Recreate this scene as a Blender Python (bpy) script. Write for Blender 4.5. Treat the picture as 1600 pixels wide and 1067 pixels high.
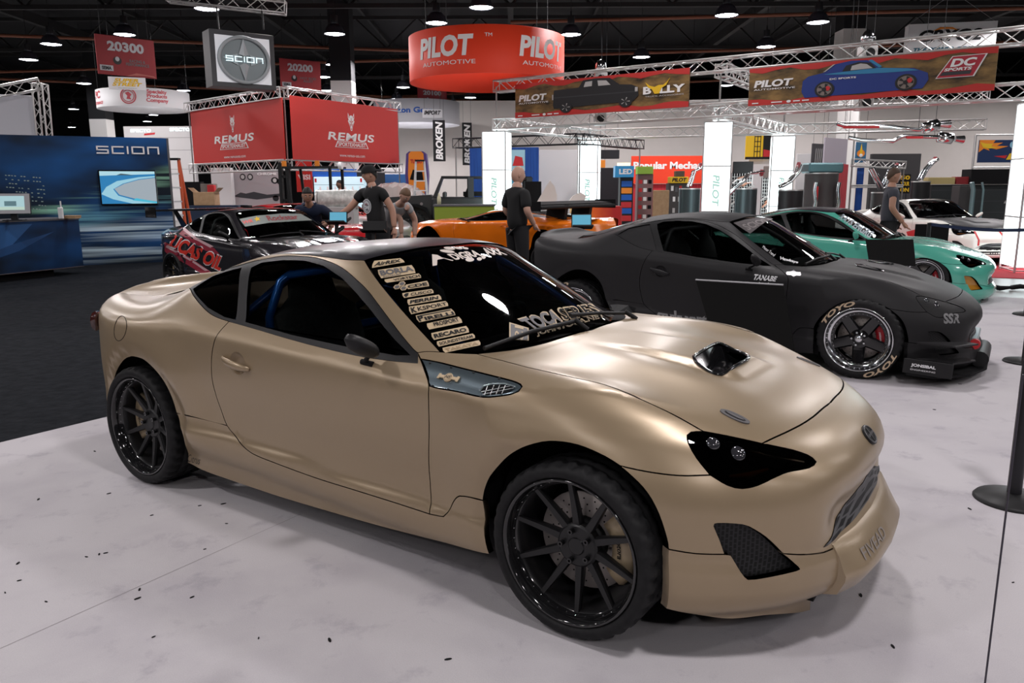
import bpy, bmesh, math, random
import numpy as np
from mathutils import Vector, Matrix
from mathutils.geometry import delaunay_2d_cdt
random.seed(7); rng=np.random.RandomState(5)
S=bpy.context.scene
for o in list(bpy.data.objects): bpy.data.objects.remove(o)
COL=S.collection
PI=math.pi
# ---------------------------------------------------------------- camera (x right, y into the hall, z up)
FPX=1226.9; PITCH=math.radians(10.997); ROLL=math.radians(-0.242); CAMZ=1.5107
cF=np.array([0,math.cos(PITCH),-math.sin(PITCH)]); cR=np.array([1.,0,0]); cU=np.cross(cR,cF)
cR2=math.cos(ROLL)*cR+math.sin(ROLL)*cU; cU2=-math.sin(ROLL)*cR+math.cos(ROLL)*cU
camd=bpy.data.cameras.new('camera'); cam=bpy.data.objects.new('camera',camd); COL.objects.link(cam)
camd.sensor_width=36; camd.lens=FPX/1600*36; camd.clip_end=300
m=Matrix.Identity(4)
for i in range(3): m[i][0]=cR2[i]; m[i][1]=cU2[i]; m[i][2]=-cF[i]
m[2][3]=CAMZ; cam.matrix_world=m
S.camera=cam
# ---------------------------------------------------------------- world, exposure
w=bpy.data.worlds.new('hall_air'); S.world=w; w.use_nodes=True
w.node_tree.nodes['Background'].inputs[0].default_value=(0.80,0.84,1.0,1); w.node_tree.nodes['Background'].inputs[1].default_value=0.022
S.view_settings.view_transform='Standard'; S.view_settings.look='None'; S.view_settings.gamma=1; S.view_settings.exposure=0.0
# ---------------------------------------------------------------- high-bay lamps hang in rows across the hall (their builder makes the light)
LAMP_Z=7.0; LAMP_W=192
def lamp_light(name,loc,size,power,color=(1,.95,.96),parent=None):
    L=bpy.data.lights.new(name,'AREA'); L.shape='DISK'; L.size=size; L.energy=power; L.color=color
    o=bpy.data.objects.new(name,L); COL.objects.link(o); o.location=loc
    if parent: o.parent=parent
    return o
# ---------------------------------------------------------------- helpers
def ray(px,py): return cF+cR2*((px-800)/FPX)-cU2*((py-533.5)/FPX)
CAMP=np.array([0,0,CAMZ])
def at(px,py,Y):
    d=ray(px,py); return CAMP+d*(Y/d[1])
def fl(px,py,z=0.):
    d=ray(px,py); return CAMP+d*((z-CAMZ)/d[2])
MATS={}
def M(name,col=(.5,.5,.5),rough=.5,metal=0.,coat=0.,spec=.5,emis=None,es=1.,alpha=None,trans=0.,ior=1.45):
    if name in MATS: return MATS[name]
    mt=bpy.data.materials.new(name); mt.use_nodes=True; b=mt.node_tree.nodes['Principled BSDF']
    b.inputs['Base Color'].default_value=(*col,1); b.inputs['Roughness'].default_value=rough; b.inputs['Metallic'].default_value=metal
    b.inputs['Coat Weight'].default_value=coat; b.inputs['Coat Roughness'].default_value=.06; b.inputs['Specular IOR Level'].default_value=spec
    b.inputs['IOR'].default_value=ior
    if emis: b.inputs['Emission Color'].default_value=(*emis,1); b.inputs['Emission Strength'].default_value=es
    if alpha is not None: b.inputs['Alpha'].default_value=alpha
    if trans: b.inputs['Transmission Weight'].default_value=trans
    MATS[name]=mt; return mt
def noise_mat(name,c1,c2,scale=5,rough=.8,detail=6,lo=.4,hi=.65,bump=0.,coords='Object',metal=0.,stretch=None,spec=.4):
    mt=M(name,c1,rough,metal,spec=spec); nt=mt.node_tree
    if any(n.type=='TEX_NOISE' for n in nt.nodes): return mt
    N=nt.nodes.new; tc=N('ShaderNodeTexCoord'); mp=N('ShaderNodeMapping'); no=N('ShaderNodeTexNoise'); cr=N('ShaderNodeValToRGB')
    nt.links.new(tc.outputs[coords],mp.inputs[0]); nt.links.new(mp.outputs[0],no.inputs['Vector'])
    if stretch: mp.inputs['Scale'].default_value=stretch
    no.inputs['Scale'].default_value=scale; no.inputs['Detail'].default_value=detail; no.inputs['Roughness'].default_value=.6
    cr.color_ramp.elements[0].position=lo; cr.color_ramp.elements[1].position=hi
    cr.color_ramp.elements[0].color=(*c1,1); cr.color_ramp.elements[1].color=(*c2,1)
    nt.links.new(no.outputs['Fac'],cr.inputs[0]); nt.links.new(cr.outputs[0],nt.nodes['Principled BSDF'].inputs['Base Color'])
    if bump:
        bp=N('ShaderNodeBump'); bp.inputs['Strength'].default_value=bump; bp.inputs['Distance'].default_value=.02
        nt.links.new(no.outputs['Fac'],bp.inputs['Height']); nt.links.new(bp.outputs[0],nt.nodes['Principled BSDF'].inputs['Normal'])
    return mt
def prop(o,label=None,cat=None,group=None,kind=None):
    if label: o['label']=label
    if cat: o['category']=cat
    if group: o['group']=group
    if kind: o['kind']=kind
    return o
def thing(name,label,cat,loc=(0,0,0),rz=0.,group=None):
    o=bpy.data.objects.new(name,None); COL.objects.link(o); o.location=loc; o.rotation_euler=(0,0,rz); o.empty_display_size=.1
    return prop(o,label,cat,group)
def link(name,me,parent=None,mat=None,label=None):
    o=bpy.data.objects.new(name,me); COL.objects.link(o)
    if parent is not None: o.parent=parent
    if mat is not None and len(me.materials)==0: me.materials.append(mat)
    if label: o['label']=label
    return o
def copy_tree(o,parent=None):
    c=o.copy(); COL.objects.link(c)
    if parent is not None: c.parent=parent
    for ch in o.children: copy_tree(ch,c)
    return c
class MB:
    """collects shapes into one mesh"""
    def __init__(s): s.v=[]; s.f=[]; s.m=[]; s.sm=[]; s.cur=0; s.mats=[]
    def mat(s,m):
        if m not in s.mats: s.mats.append(m)
        s.cur=s.mats.index(m); return s
    def add(s,vs,fs,smooth=False,M4=None):
        b=len(s.v)
        if M4 is not None: vs=[M4@Vector(v) for v in vs]
        s.v+= [tuple(v) for v in vs]
        for f in fs: s.f.append([b+i for i in f]); s.m.append(s.cur); s.sm.append(smooth)
        return s
    def box(s,c,d,M4=None,rz=0.,bev=0.):
        x,y,z=d[0]/2,d[1]/2,d[2]/2
        if bev>0:
            b=min(bev,x*.9,y*.9,z*.9); vs=[];idx={}
            for i in (-1,1):
                for j in (-1,1):
                    for k in (-1,1):
                        for ax in range(3):
                            q=[i*x,j*y,k*z]; q=[q[t]-(0 if t==ax else [i,j,k][t]*b) for t in range(3)]
                            idx[(i,j,k,ax)]=len(vs); vs.append(q)
            fs=[]
            def fx(ax,sg):
                o=[t for t in range(3) if t!=ax]; r=[]
                for a,b2 in ((-1,-1),(1,-1),(1,1),(-1,1)):
                    q=[0,0,0]; q[ax]=sg; q[o[0]]=a; q[o[1]]=b2; r.append(idx[(*q,ax)])
                return r
            for ax in range(3):
                for sg in (-1,1): fs.append(fx(ax,sg))
            for ax in range(3):
                o=[t for t in range(3) if t!=ax]
                for a in (-1,1):
                    for b2 in (-1,1):
                        q0=[0,0,0]; q0[o[0]]=a; q0[o[1]]=b2; q1=list(q0); q0[ax]=-1; q1[ax]=1
                        fs.append([idx[(*q0,o[0])],idx[(*q1,o[0])],idx[(*q1,o[1])],idx[(*q0,o[1])]])
            for i in (-1,1):
                for j in (-1,1):
                    for k in (-1,1): fs.append([idx[(i,j,k,0)],idx[(i,j,k,1)],idx[(i,j,k,2)]])
        else:
            vs=[(-x,-y,-z),(x,-y,-z),(x,y,-z),(-x,y,-z),(-x,-y,z),(x,-y,z),(x,y,z),(-x,y,z)]
            fs=[(0,3,2,1),(4,5,6,7),(0,1,5,4),(1,2,6,5),(2,3,7,6),(3,0,4,7)]
        T=Matrix.Translation(Vector(c))@Matrix.Rotation(rz,4,'Z')
        if M4 is not None: T=M4@T
        return s.add(vs,fs,False,T)
    def tube(s,path,r,n=8,cap=True,closed=False,smooth=True,M4=None):
        P=[Vector(p) for p in path]; k=len(P); vs=[]; fs=[]
        rs=r if hasattr(r,'__len__') else [r]*k
        t0=(P[1]-P[0]).normalized(); up=Vector((0,0,1)) if abs(t0.z)<.9 else Vector((1,0,0)); nrm=t0.cross(up).normalized()
        for i in range(k):
            if closed: t=(P[(i+1)%k]-P[i-1])
            else: t=P[min(i+1,k-1)]-P[max(i-1,0)]
            t=t.normalized() if t.length>1e-9 else t0
            nrm=(nrm-t*nrm.dot(t)); nrm=nrm.normalized() if nrm.length>1e-6 else t.orthogonal().normalized()
            bn=t.cross(nrm)
            for j in range(n):
                a=2*PI*j/n; vs.append(P[i]+(nrm*math.cos(a)+bn*math.sin(a))*rs[i])
        for i in range(k if closed else k-1):
            for j in range(n):
                a=i*n+j; b=i*n+(j+1)%n; c=((i+1)%k)*n+(j+1)%n; d=((i+1)%k)*n+j; fs.append((a,b,c,d))
        s.add(vs,fs,smooth,M4)
        if cap and not closed:
            s.add(vs[:n],[tuple(range(n-1,-1,-1))],False,M4); s.add(vs[-n:],[tuple(range(n))],False,M4)
        return s
    def cyl(s,c,r,h,n=24,axis='Z',r2=None,M4=None,smooth=True):
        R={'Z':Matrix.Identity(4),'X':Matrix.Rotation(PI/2,4,'Y'),'Y':Matrix.Rotation(-PI/2,4,'X')}[axis]
        T=Matrix.Translation(Vector(c))@R
        if M4 is not None: T=M4@T
        return s.lathe([(0,-h/2),(r,-h/2),(r if r2 is None else r2,h/2),(0,h/2)],n,T,flat=True)
    def lathe(s,prof,n=32,M4=None,flat=False,smooth=True,a0=0.,a1=2*PI):
        """prof (r,z) revolved about z; flat -> each band its own verts (hard edges)"""
        full=abs(a1-a0-2*PI)<1e-6; na=n if full else n+1
        segs=[prof[i:i+2] for i in range(len(prof)-1)] if flat else [prof]
        for pr in segs:
            vs=[];fs=[]
            for (r,z) in pr:
                for j in range(na):
                    a=a0+(a1-a0)*j/n; vs.append((r*math.cos(a),r*math.sin(a),z))
            for i in range(len(pr)-1):
                for j in range(n):
                    j2=(j+1)%na
                    q=[i*na+j,i*na+j2,(i+1)*na+j2,(i+1)*na+j]
                    fs.append(tuple(q))
            s.add(vs,fs,smooth,M4)
        return s
    def prism(s,poly,h0,h1,M4=None,smooth=False):
        """2D polygon in xy extruded from h0 to h1"""
        n=len(poly); vs=[(x,y,h0) for x,y in poly]+[(x,y,h1) for x,y in poly]
        a=sum(poly[i][0]*poly[(i+1)%n][1]-poly[(i+1)%n][0]*poly[i][1] for i in range(n))
        fs=[tuple(range(n))[::-1],tuple(range(n,2*n))]+[(i,(i+1)%n,n+(i+1)%n,n+i) for i in range(n)]
        if a<0: fs=[f[::-1] for f in fs]
        return s.add(vs,fs,smooth,M4)
    def quad(s,a,b,c,d): return s.add([a,b,c,d],[(0,1,2,3)])
    def mesh(s,name='m'):
        me=bpy.data.meshes.new(name); me.from_pydata(s.v,[],s.f)
        for m in s.mats: me.materials.append(m)
        me.polygons.foreach_set('material_index',s.m); me.polygons.foreach_set('use_smooth',s.sm); me.update(); return me
    def build(s,name,parent=None,mat=None,label=None,fixn=False):
        me=s.mesh(name)
        if fixn:
            bm=bmesh.new(); bm.from_mesh(me); bmesh.ops.recalc_face_normals(bm,faces=bm.faces); bm.to_mesh(me); bm.free()
        return link(name,me,parent,mat,label)
# ---- lettering: flat glyph meshes from the built-in font
_tc={}
def glyphs(txt,bold=0.,shear=0.,space=1.,align='CENTER'):
    """returns verts (n,2) normalised to cap height 1 and faces"""
    k=(txt,bold,shear,space,align)
    if k in _tc: return _tc[k]
    cu=bpy.data.curves.new('t','FONT'); cu.body=txt; cu.size=1; cu.offset=min(bold,.042); cu.shear=shear; cu.space_character=space; cu.align_x=align; cu.resolution_u=3
    cu.space_line=.85
    o=bpy.data.objects.new('t',cu); me=o.to_mesh()
    v=np.array([q.co[:2] for q in me.vertices]).reshape(-1,2); f=[list(p.vertices) for p in me.polygons]
    o.to_mesh_clear(); bpy.data.objects.remove(o); bpy.data.curves.remove(cu)
    _tc[k]=(v/.69,f); return _tc[k]
def text_into(mb,txt,cx,cy,h,w=None,map3=None,bold=0.,shear=0.,space=1.,align='CENTER',rot=0.,fit=True):
    """letters of cap height h centred at (cx,cy) of a 2D face; w forces total width; map3(u,v)->3D"""
    v,f=glyphs(txt,bold,shear,space,align)
    if len(v)==0: return
    v=v.copy(); lo=v.min(0); hi=v.max(0)
    if align=='CENTER': v[:,0]-=(lo[0]+hi[0])/2
    v[:,1]-=(lo[1]+hi[1])/2 if fit else .5
    sy=h/((hi[1]-lo[1]) if fit else 1.); sx=(w/(hi[0]-lo[0])) if w else sy
    v=v*np.array([sx,sy])
    if rot: c,s=math.cos(rot),math.sin(rot); v=v@np.array([[c,s],[-s,c]])
    v=v+np.array([cx,cy])
    mb.add([map3(a,b) for a,b in v],f)
# ================================================================ coupe body: one smooth surface, cut into panels
def spl(pts,n=800):
    x=np.array([p[0] for p in pts],float); y=np.array([p[1] for p in pts],float)
    if x[0]>x[-1]: x=x[::-1]; y=y[::-1]
    h=np.diff(x); d=np.diff(y)/h; mm=np.zeros(len(x))
    for i in range(1,len(x)-1):
        if d[i-1]*d[i]>0:
            w1=2*h[i]+h[i-1]; w2=h[i]+2*h[i-1]; mm[i]=(w1+w2)/(w1/d[i-1]+w2/d[i])
    mm[0]=d[0]; mm[-1]=d[-1]
    X=np.linspace(x[0],x[-1],n); k=np.clip(np.searchsorted(x,X)-1,0,len(h)-1); t=(X-x[k])/h[k]
    Y=(2*t**3-3*t**2+1)*y[k]+(t**3-2*t**2+t)*h[k]*mm[k]+(-2*t**3+3*t**2)*y[k+1]+(t**3-t**2)*h[k]*mm[k+1]
    ker=np.hanning(2*max(2,n//70)+1); ker/=ker.sum(); pad=len(ker)//2
    Yp=np.concatenate([Y[0]+(Y[0]-Y[1:pad+1][::-1]),Y,Y[-1]+(Y[-1]-Y[-pad-1:-1][::-1])])
    Y=np.convolve(Yp,ker,'valid')
    return lambda q: np.interp(q,X,Y)
def sstep(a,b,x):
    t=np.clip((x-a)/(b-a),0,1); return t*t*(3-2*t)
def smax(a,b,k):
    h=np.maximum(k-np.abs(a-b),0)/k; return np.maximum(a,b)+h*h*k*.25
ZC=spl([(1.2,.0),(.95,.47),(.85,.575),(.78,.635),(.70,.682),(.62,.72),(.5,.765),(.4,.793),(.2,.83),(0,.857),(-.2,.878),(-.36,.892),(-.44,.91),(-.55,.966),(-.7,1.048),(-.85,1.125),(-.95,1.178),(-1.04,1.22),(-1.13,1.245),(-1.25,1.259),(-1.45,1.268),(-1.65,1.263),(-1.85,1.246),(-2.05,1.214),(-2.25,1.165),(-2.45,1.102),(-2.65,1.03),(-2.78,.985),(-2.9,.962),(-3.05,.953),(-3.2,.955),(-3.27,.955),(-3.4,.80),(-3.7,.4)],1600)
KX=spl([(1.2,.28),(.2,.28),(-.2,.34),(-.5,.5),(-1.05,.6),(-1.25,.5),(-1.5,.2),(-1.8,0),(-2.1,-.25),(-2.5,-.5),(-2.8,-.4),(-3.1,0),(-3.7,0)])
KZ=spl([(1.2,.03),(.3,.03),(-.35,.03),(-.6,.04),(-1.05,.09),(-1.5,.13),(-2.0,.13),(-2.6,.06),(-3.0,.05),(-3.7,.05)])
PLAN=spl([(1.2,.70),(.7,.835),(.5,.86),(.3,.878),(0,.886),(-.3,.878),(-.6,.862),(-1.2,.86),(-1.7,.866),(-2.1,.882),(-2.5,.890),(-2.75,.874),(-3.0,.822),(-3.2,.745),(-3.35,.65),(-3.5,.5)])
SEC=spl([(.0,-.09),(.14,-.06),(.18,-.035),(.22,-.018),(.27,-.010),(.30,-.012),(.33,-.027),(.40,-.026),(.5,-.014),(.6,-.003),(.7,0),(.77,-.002),(.80,-.010),(.835,-.035),(.87,-.064),(.90,-.088),(.95,-.122),(1.02,-.172),(1.1,-.235),(1.17,-.292),(1.22,-.34),(1.27,-.41),(1.35,-.6)],1600)
DZ=spl([(1.2,-.06),(.6,-.04),(.3,0),(0,.015),(-.6,0),(-1.2,.025),(-1.8,.06),(-2.2,.075),(-2.6,.06),(-3.0,.05),(-3.5,.04)])
TU=spl([(1.2,0),(-1.7,0),(-2.0,.03),(-2.25,.15),(-2.5,.5),(-2.8,1.0),(-3.5,1.2)])
NX=spl([(.0,.66),(.14,.70),(.19,.775),(.25,.80),(.32,.80),(.40,.805),(.48,.80),(.55,.79),(.60,.775),(.65,.745),(.70,.70),(.76,.60),(.85,.45),(1.4,.2)])
NP=spl([(0,0),(.2,.010),(.35,.038),(.5,.098),(.6,.165),(.7,.265),(.78,.385),(.84,.53),(.9,.80),(1.2,2.5)])
def body(P,lip=True,flare=1.0,scoop=1.0):
    x=P[:,0]; a=np.abs(P[:,1]); z=P[:,2]
    # top
    kx=KX(x); T=ZC(x+kx*a*a)-KZ(x)*a*a
    T=T+.030*np.exp(-((x+.02)/.34)**2)*np.exp(-((a-.70)/.11)**2)                       # front fender crest
    T=T+.010*np.exp(-((a-.30)/.10)**2)*sstep(-.42,.05,x)*(1-sstep(.1,.62,x))+scoop*.020*(1-sstep(.13,.21,a))*sstep(-.36,.02,x)*(1-sstep(.26,.36,x))  # bonnet ridges, raised scoop
    T=T-.012*np.exp(-(a/.22)**2)*np.exp(-((x+1.55)/.45)**2)                              # roof channel
    T=T+.042*np.exp(-((x+3.20)/.065)**2)*(1-sstep(.22,.60,a))                            # tail spoiler
    # side
    zz=z-DZ(x); o=SEC(zz); o=o*np.where(zz>.76,1+TU(x)*sstep(.76,.95,zz),1)
    W=PLAN(x)+o
    for cx in (0.01,-2.55):
        r=np.hypot(x-cx,z-.325); lo=sstep(.25,.33,z)
        bulge=.020*flare*(1-sstep(.43,.66,r))
        cut=.022*(1-sstep(.35,.43,r))
        W=W+(bulge-cut*flare)*(.35+.65*lo)
    # front
    X=NX(z)-NP(a)*(1+.25*sstep(.5,.75,z))
    X=X+.020*sstep(.55,.42,z)*np.exp(-((a-.62)/.13)**2)*0
    if lip:
        lw=1-sstep(.30,.37,z); c=1-sstep(.40,.52,a)
        X=X+lw*.022; W=W+lw*.022*sstep(.30,.60,x)
    # sculpt: recess under the nose beak along the lower grille
    g=np.exp(-((z-.43)/.075)**2)*(1-sstep(.30,.50,a)); X=X-.06*g
    R=-3.40+NP(a*.98)*.9+.10*np.abs(z-.55)**1.5
    Fv=smax(smax(a-W,(z-T)*.85,.05),x-X,.07)
    return smax(Fv,R-x,.06)
def grad(P,f,e=.004):
    g=np.zeros_like(P)
    for i in range(3):
        d=np.zeros(3); d[i]=e; g[:,i]=f(P+d)-f(P-d)
    return g/np.maximum(np.linalg.norm(g,axis=1,keepdims=True),1e-9)
def hit(O,D,f,off=0.,t0=0.,t1=8.,n=300):
    """first crossing of rays O+tD into f<off; misses -> closest approach"""
    O=np.asarray(O,float); D=np.asarray(D,float); N=len(D); O=np.broadcast_to(O,D.shape)
    ts=np.linspace(t0,t1,n); P=O[:,None,:]+D[:,None,:]*ts[None,:,None]
    v=f(P.reshape(-1,3)).reshape(N,n)-off
    ins=v<0; ok=ins.any(1); k=np.where(ok,np.argmax(ins,1),np.argmin(v,1)); k=np.clip(k,1,n-1)
    a=ts[k-1]; b=ts[k]
    lo=a.copy(); hi=b.copy()
    for _ in range(26):
        mid=(lo+hi)/2; vm=f(O+D*mid[:,None])-off; inside=vm<0
        hi=np.where(inside,mid,hi); lo=np.where(inside,lo,mid)
    t=np.where(ok,(lo+hi)/2,ts[k])
    return O+D*t[:,None],ok
GLOC=(.6810,3.1727); GRZ=math.radians(-34.67)
gc,gs=math.cos(GRZ),math.sin(GRZ)
def w2g(P):
    P=np.asarray(P,float); q=P-np.array([GLOC[0],GLOC[1],0]); return np.stack([q[...,0]*gc+q[...,1]*gs,-q[...,0]*gs+q[...,1]*gc,q[...,2]],-1)
GOLD=(GLOC[0],GLOC[1],GRZ)
def trace(pts,f=body,car=GOLD,off=0.,pts3=None):
    """points seen along a car -> points on its body surface (car coordinates)"""
    c,s=math.cos(car[2]),math.sin(car[2]); D=np.array([ray(*p) for p in pts]); D=np.stack([D[:,0]*c+D[:,1]*s,-D[:,0]*s+D[:,1]*c,D[:,2]],1)
    q=np.array([-car[0],-car[1],CAMZ]); O=np.array([q[0]*c+q[1]*s,-q[0]*s+q[1]*c,q[2]])
    if len(car)>3:
        ca,sa=math.cos(car[3]),math.sin(car[3]); un=lambda V:np.stack([V[...,0]*ca-V[...,2]*sa,V[...,1],V[...,0]*sa+V[...,2]*ca],-1); O=un(O-np.array([0,0,car[4]])); D=un(D)
    dist=math.hypot(car[0],car[1]); return hit(O,D,f,off,max(0,dist-4),dist+4,400)[0]
def dens(pts,step=.03,sm=True):
    """open polyline -> denser curve (catmull-rom)"""
    P=np.asarray(pts,float); out=[]
    for i in range(len(P)-1):
        p0=P[max(i-1,0)];p1=P[i];p2=P[i+1];p3=P[min(i+2,len(P)-1)]
        L=np.linalg.norm(p2-p1); k=max(1,int(math.ceil(L/step)))
        for j in range(k):
            t=j/k
            if sm:
                # centripetal-ish tangents limited by the segment length
                m1=(p2-p0)*.5; m2=(p3-p1)*.5
                for q in (m1,m2):
                    l=np.linalg.norm(q)
                    if l>L: q*=L/l
                out.append((2*t**3-3*t**2+1)*p1+(t**3-2*t**2+t)*m1+(-2*t**3+3*t**2)*p2+(t**3-t**2)*m2)
            else: out.append(p1+(p2-p1)*t)
    out.append(P[-1]); return np.array(out)
def join(*cs):
    out=[]
    for c in cs:
        for q in c:
            if not out or np.linalg.norm(np.asarray(q)-out[-1])>1e-4: out.append(np.asarray(q,float))
    if np.linalg.norm(out[0]-out[-1])<1e-4: out.pop()
    return np.array(out)
def pip(Q,poly):
    x,y=Q[:,0],Q[:,1]; c=np.zeros(len(Q),bool); n=len(poly)
    for i in range(n):
        x1,y1=poly[i]; x2,y2=poly[(i+1)%n]
        if y1==y2: continue
        cond=((y1>y)!=(y2>y)); c^=cond&(x<(x2-x1)*(y-y1)/(y2-y1)+x1)
    return c
def inset(q,d,fix):
    """shrink a closed 2D loop by d"""
    n=len(q); a=sum(q[i][0]*q[(i+1)%n][1]-q[(i+1)%n][0]*q[i][1] for i in range(n)); s=1 if a>0 else -1
    out=q.copy()
    for i in range(n):
        if fix[i]: continue
        e1=q[i]-q[i-1]; e2=q[(i+1)%n]-q[i]
        n1=np.array([-e1[1],e1[0]])/max(np.linalg.norm(e1),1e-9); n2=np.array([-e2[1],e2[0]])/max(np.linalg.norm(e2),1e-9)
        b=n1+n2; l=np.linalg.norm(b)
        if l<1e-6: continue
        b/=l; out[i]=q[i]+s*b*d/max(.5,b@n1)
    return out
def panel(outer,dirn,f=body,holes=(),grid=.035,gap=.0022,off=0.,lip=.016,step=.022,thick=True,lipdir=None,mirror_full=False,hole_gap=None):
    """closed 3D loops on the surface f -> (verts,normals,faces) of a skin that follows f, with turned-in edges"""
    d=np.array(dirn,float); d/=np.linalg.norm(d)
    e1=np.cross([0,0,1.] if abs(d[2])<.9 else [1.,0,0],d); e1/=np.linalg.norm(e1); e2=np.cross(d,e1)
    B=np.stack([e1,e2],1)
    loops=[]
    for li,L in enumerate((outer,)+tuple(holes)):
        Lr=[]
        n=len(L)
        for i in range(n):
            p,q=L[i],L[(i+1)%n]; k=max(1,int(round(np.linalg.norm(q-p)/step)))
            for j in range(k): Lr.append(p+(q-p)*j/k)
        Lr=np.array(Lr); fix=np.abs(Lr[:,1])<2e-3
        q=Lr@B; g=gap if li==0 else -(gap if hole_gap is None else hole_gap)
        q=inset(q,g,fix); loops.append((q,fix,Lr@d))
    allq=[l[0] for l in loops]; bnd=np.concatenate(allq)
    lo=bnd.min(0);hi=bnd.max(0); gx=np.arange(lo[0],hi[0],grid); gy=np.arange(lo[1],hi[1],grid*.87)
    pts=np.array([(x+(grid/2 if j%2 else 0),y) for j,y in enumerate(gy) for x in gx]) if len(gx) and len(gy) else np.zeros((0,2))
    if len(pts):
        ok=pip(pts,allq[0])
        for h in allq[1:]: ok&=~pip(pts,h)
        pts=pts[ok]
        if len(pts):
            dmin=np.array([np.min(np.linalg.norm(bnd-p,axis=1)) for p in pts]); pts=pts[dmin>grid*.45]
    co=[Vector(p) for p in bnd]+[Vector(p) for p in pts]; ed=[]; b=0; rings=[]
    for q in allq:
        n=len(q); ed+=[(b+i,b+(i+1)%n) for i in range(n)]; rings.append(list(range(b,b+n))); b+=n
    ov,oe,of,vo,eo,fo=delaunay_2d_cdt(co,ed,[],0,1e-6)
    V2=np.array([tuple(v) for v in ov]); tri=[list(t) for t in of]
    cen=np.array([V2[t].mean(0) for t in tri]); ok=pip(cen,allq[0])
    for h in allq[1:]: ok&=~pip(cen,h)
    tri=[t for t,k in zip(tri,ok) if k]
    mp={}
    for i,src in enumerate(vo):
        for s_ in src: mp[s_]=i
    O=V2@B.T+d[None,:]*3.0
    P,hok=hit(O,np.broadcast_to(-d,O.shape),f,off,0,6.,260)
    fixall=np.concatenate([l[1] for l in loops])
    for i in range(len(bnd)):
        if fixall[i]: P[mp[i],1]=0.
    Nn=grad(P,f); Nn[np.abs(P[:,1])<1e-6,1]=0; Nn/=np.linalg.norm(Nn,axis=1,keepdims=True)
    # orient
    F=[]
    for t in tri:
        nn=np.cross(P[t[1]]-P[t[0]],P[t[2]]-P[t[0]])
        F.append(t if nn@Nn[t[0]]>0 else t[::-1])
    V=[p for p in P]; NN=[n for n in Nn]
    if lip>0:
        for r in rings:
            ids=[mp[i] for i in r]; n=len(ids)
            for i in range(n):
                a,c=ids[i],ids[(i+1)%n]
                if abs(P[a,1])<1e-5 and abs(P[c,1])<1e-5: continue
                e=P[c]-P[a]; nn=(Nn[a]+Nn[c])/2; side=np.cross(e,nn); ls=np.linalg.norm(side)
                if ls<1e-9: continue
                side/=ls; k=len(V)
                da=lipdir if lipdir is not None else -Nn[a]; dc=lipdir if lipdir is not None else -Nn[c]
                da=np.asarray(da);dc=np.asarray(dc)
                V+=[P[a],P[c],P[c]+dc*lip,P[a]+da*lip]; NN+=[side]*4; F.append([k,k+1,k+2,k+3])
    return np.array(V),np.array(NN),F
def both(pn):
    """add the mirrored half"""
    V,Nn,F=pn; k=len(V); mv=np.array([1,-1,1.])
    return np.concatenate([V,V*mv]),np.concatenate([Nn,Nn*mv]),F+[[i+k for i in f[::-1]] for f in F]
def mirrored(pn):
    V,Nn,F=pn; mv=np.array([1,-1,1.]); return V*mv,Nn*mv,[f[::-1] for f in F]
def pmesh(pn,name):
    V,Nn,F=pn; me=bpy.data.meshes.new(name); me.from_pydata([tuple(v) for v in V],[],F)
    me.polygons.foreach_set('use_smooth',[True]*len(F)); me.update()
    me.normals_split_custom_set_from_vertices([tuple(n) for n in Nn]); return me
# ---------------------------------------------------------------- panel outlines of the coupe
MIR=np.array([1,-1,1.])
def T_(*p,step=.03,sm=True): return dens(trace(p),step,sm)
def S_(pts,step=.03):   # rough 3D points pulled onto the surface from the side / above
    return dens(np.array(pts,float),step)
HL=[(1099,674),(1137,681),(1165,687),(1191,693),(1238,703),(1262,711),(1275,721),(1265,730),(1231,737),(1207,747),(1184,758),(1160,763),(1137,758),(1110,742),(1089,716),(1076,693),(1074,680),(1080,675)]
cHLtop=T_(*HL[:4]); cHLbump=T_(*HL[3:14]); cHLfend=T_(*HL[13:],HL[0])
cHood=T_((746,553),(784,563),(830,575),(888,588),(945,601),(1002,624),(1049,646),HL[0])
_hf=trace([(1191,693),(1224,677),(1250,664),(1270,651),(1285,638),(1297,622)]); _hf=_hf[_hf[:,1]<-.05]
cHoodFront=dens(np.concatenate([_hf,[[_hf[-1,0]+.004,0,0]]]),.03)
_hr=trace([(746,553),(780,549.5),(812,545),(845,538),(875,529),(905,520),(937,511)]); _hr=_hr[_hr[:,1]<-.06]
cHoodRear=dens(np.concatenate([_hr,[[_hr[-1,0]+.01,0,0]]]),.03)
def drop(c,d=(0,0,1.)):
    d=np.array(d); P,_=hit(c+d*(2.5-(c@d))[:,None],np.broadcast_to(-d,c.shape),body,0,0,5,400); return P
cHoodFront=drop(cHoodFront); cHoodRear=drop(cHoodRear)
for c in (cHoodFront,cHoodRear): c[-1,1]=0
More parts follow.
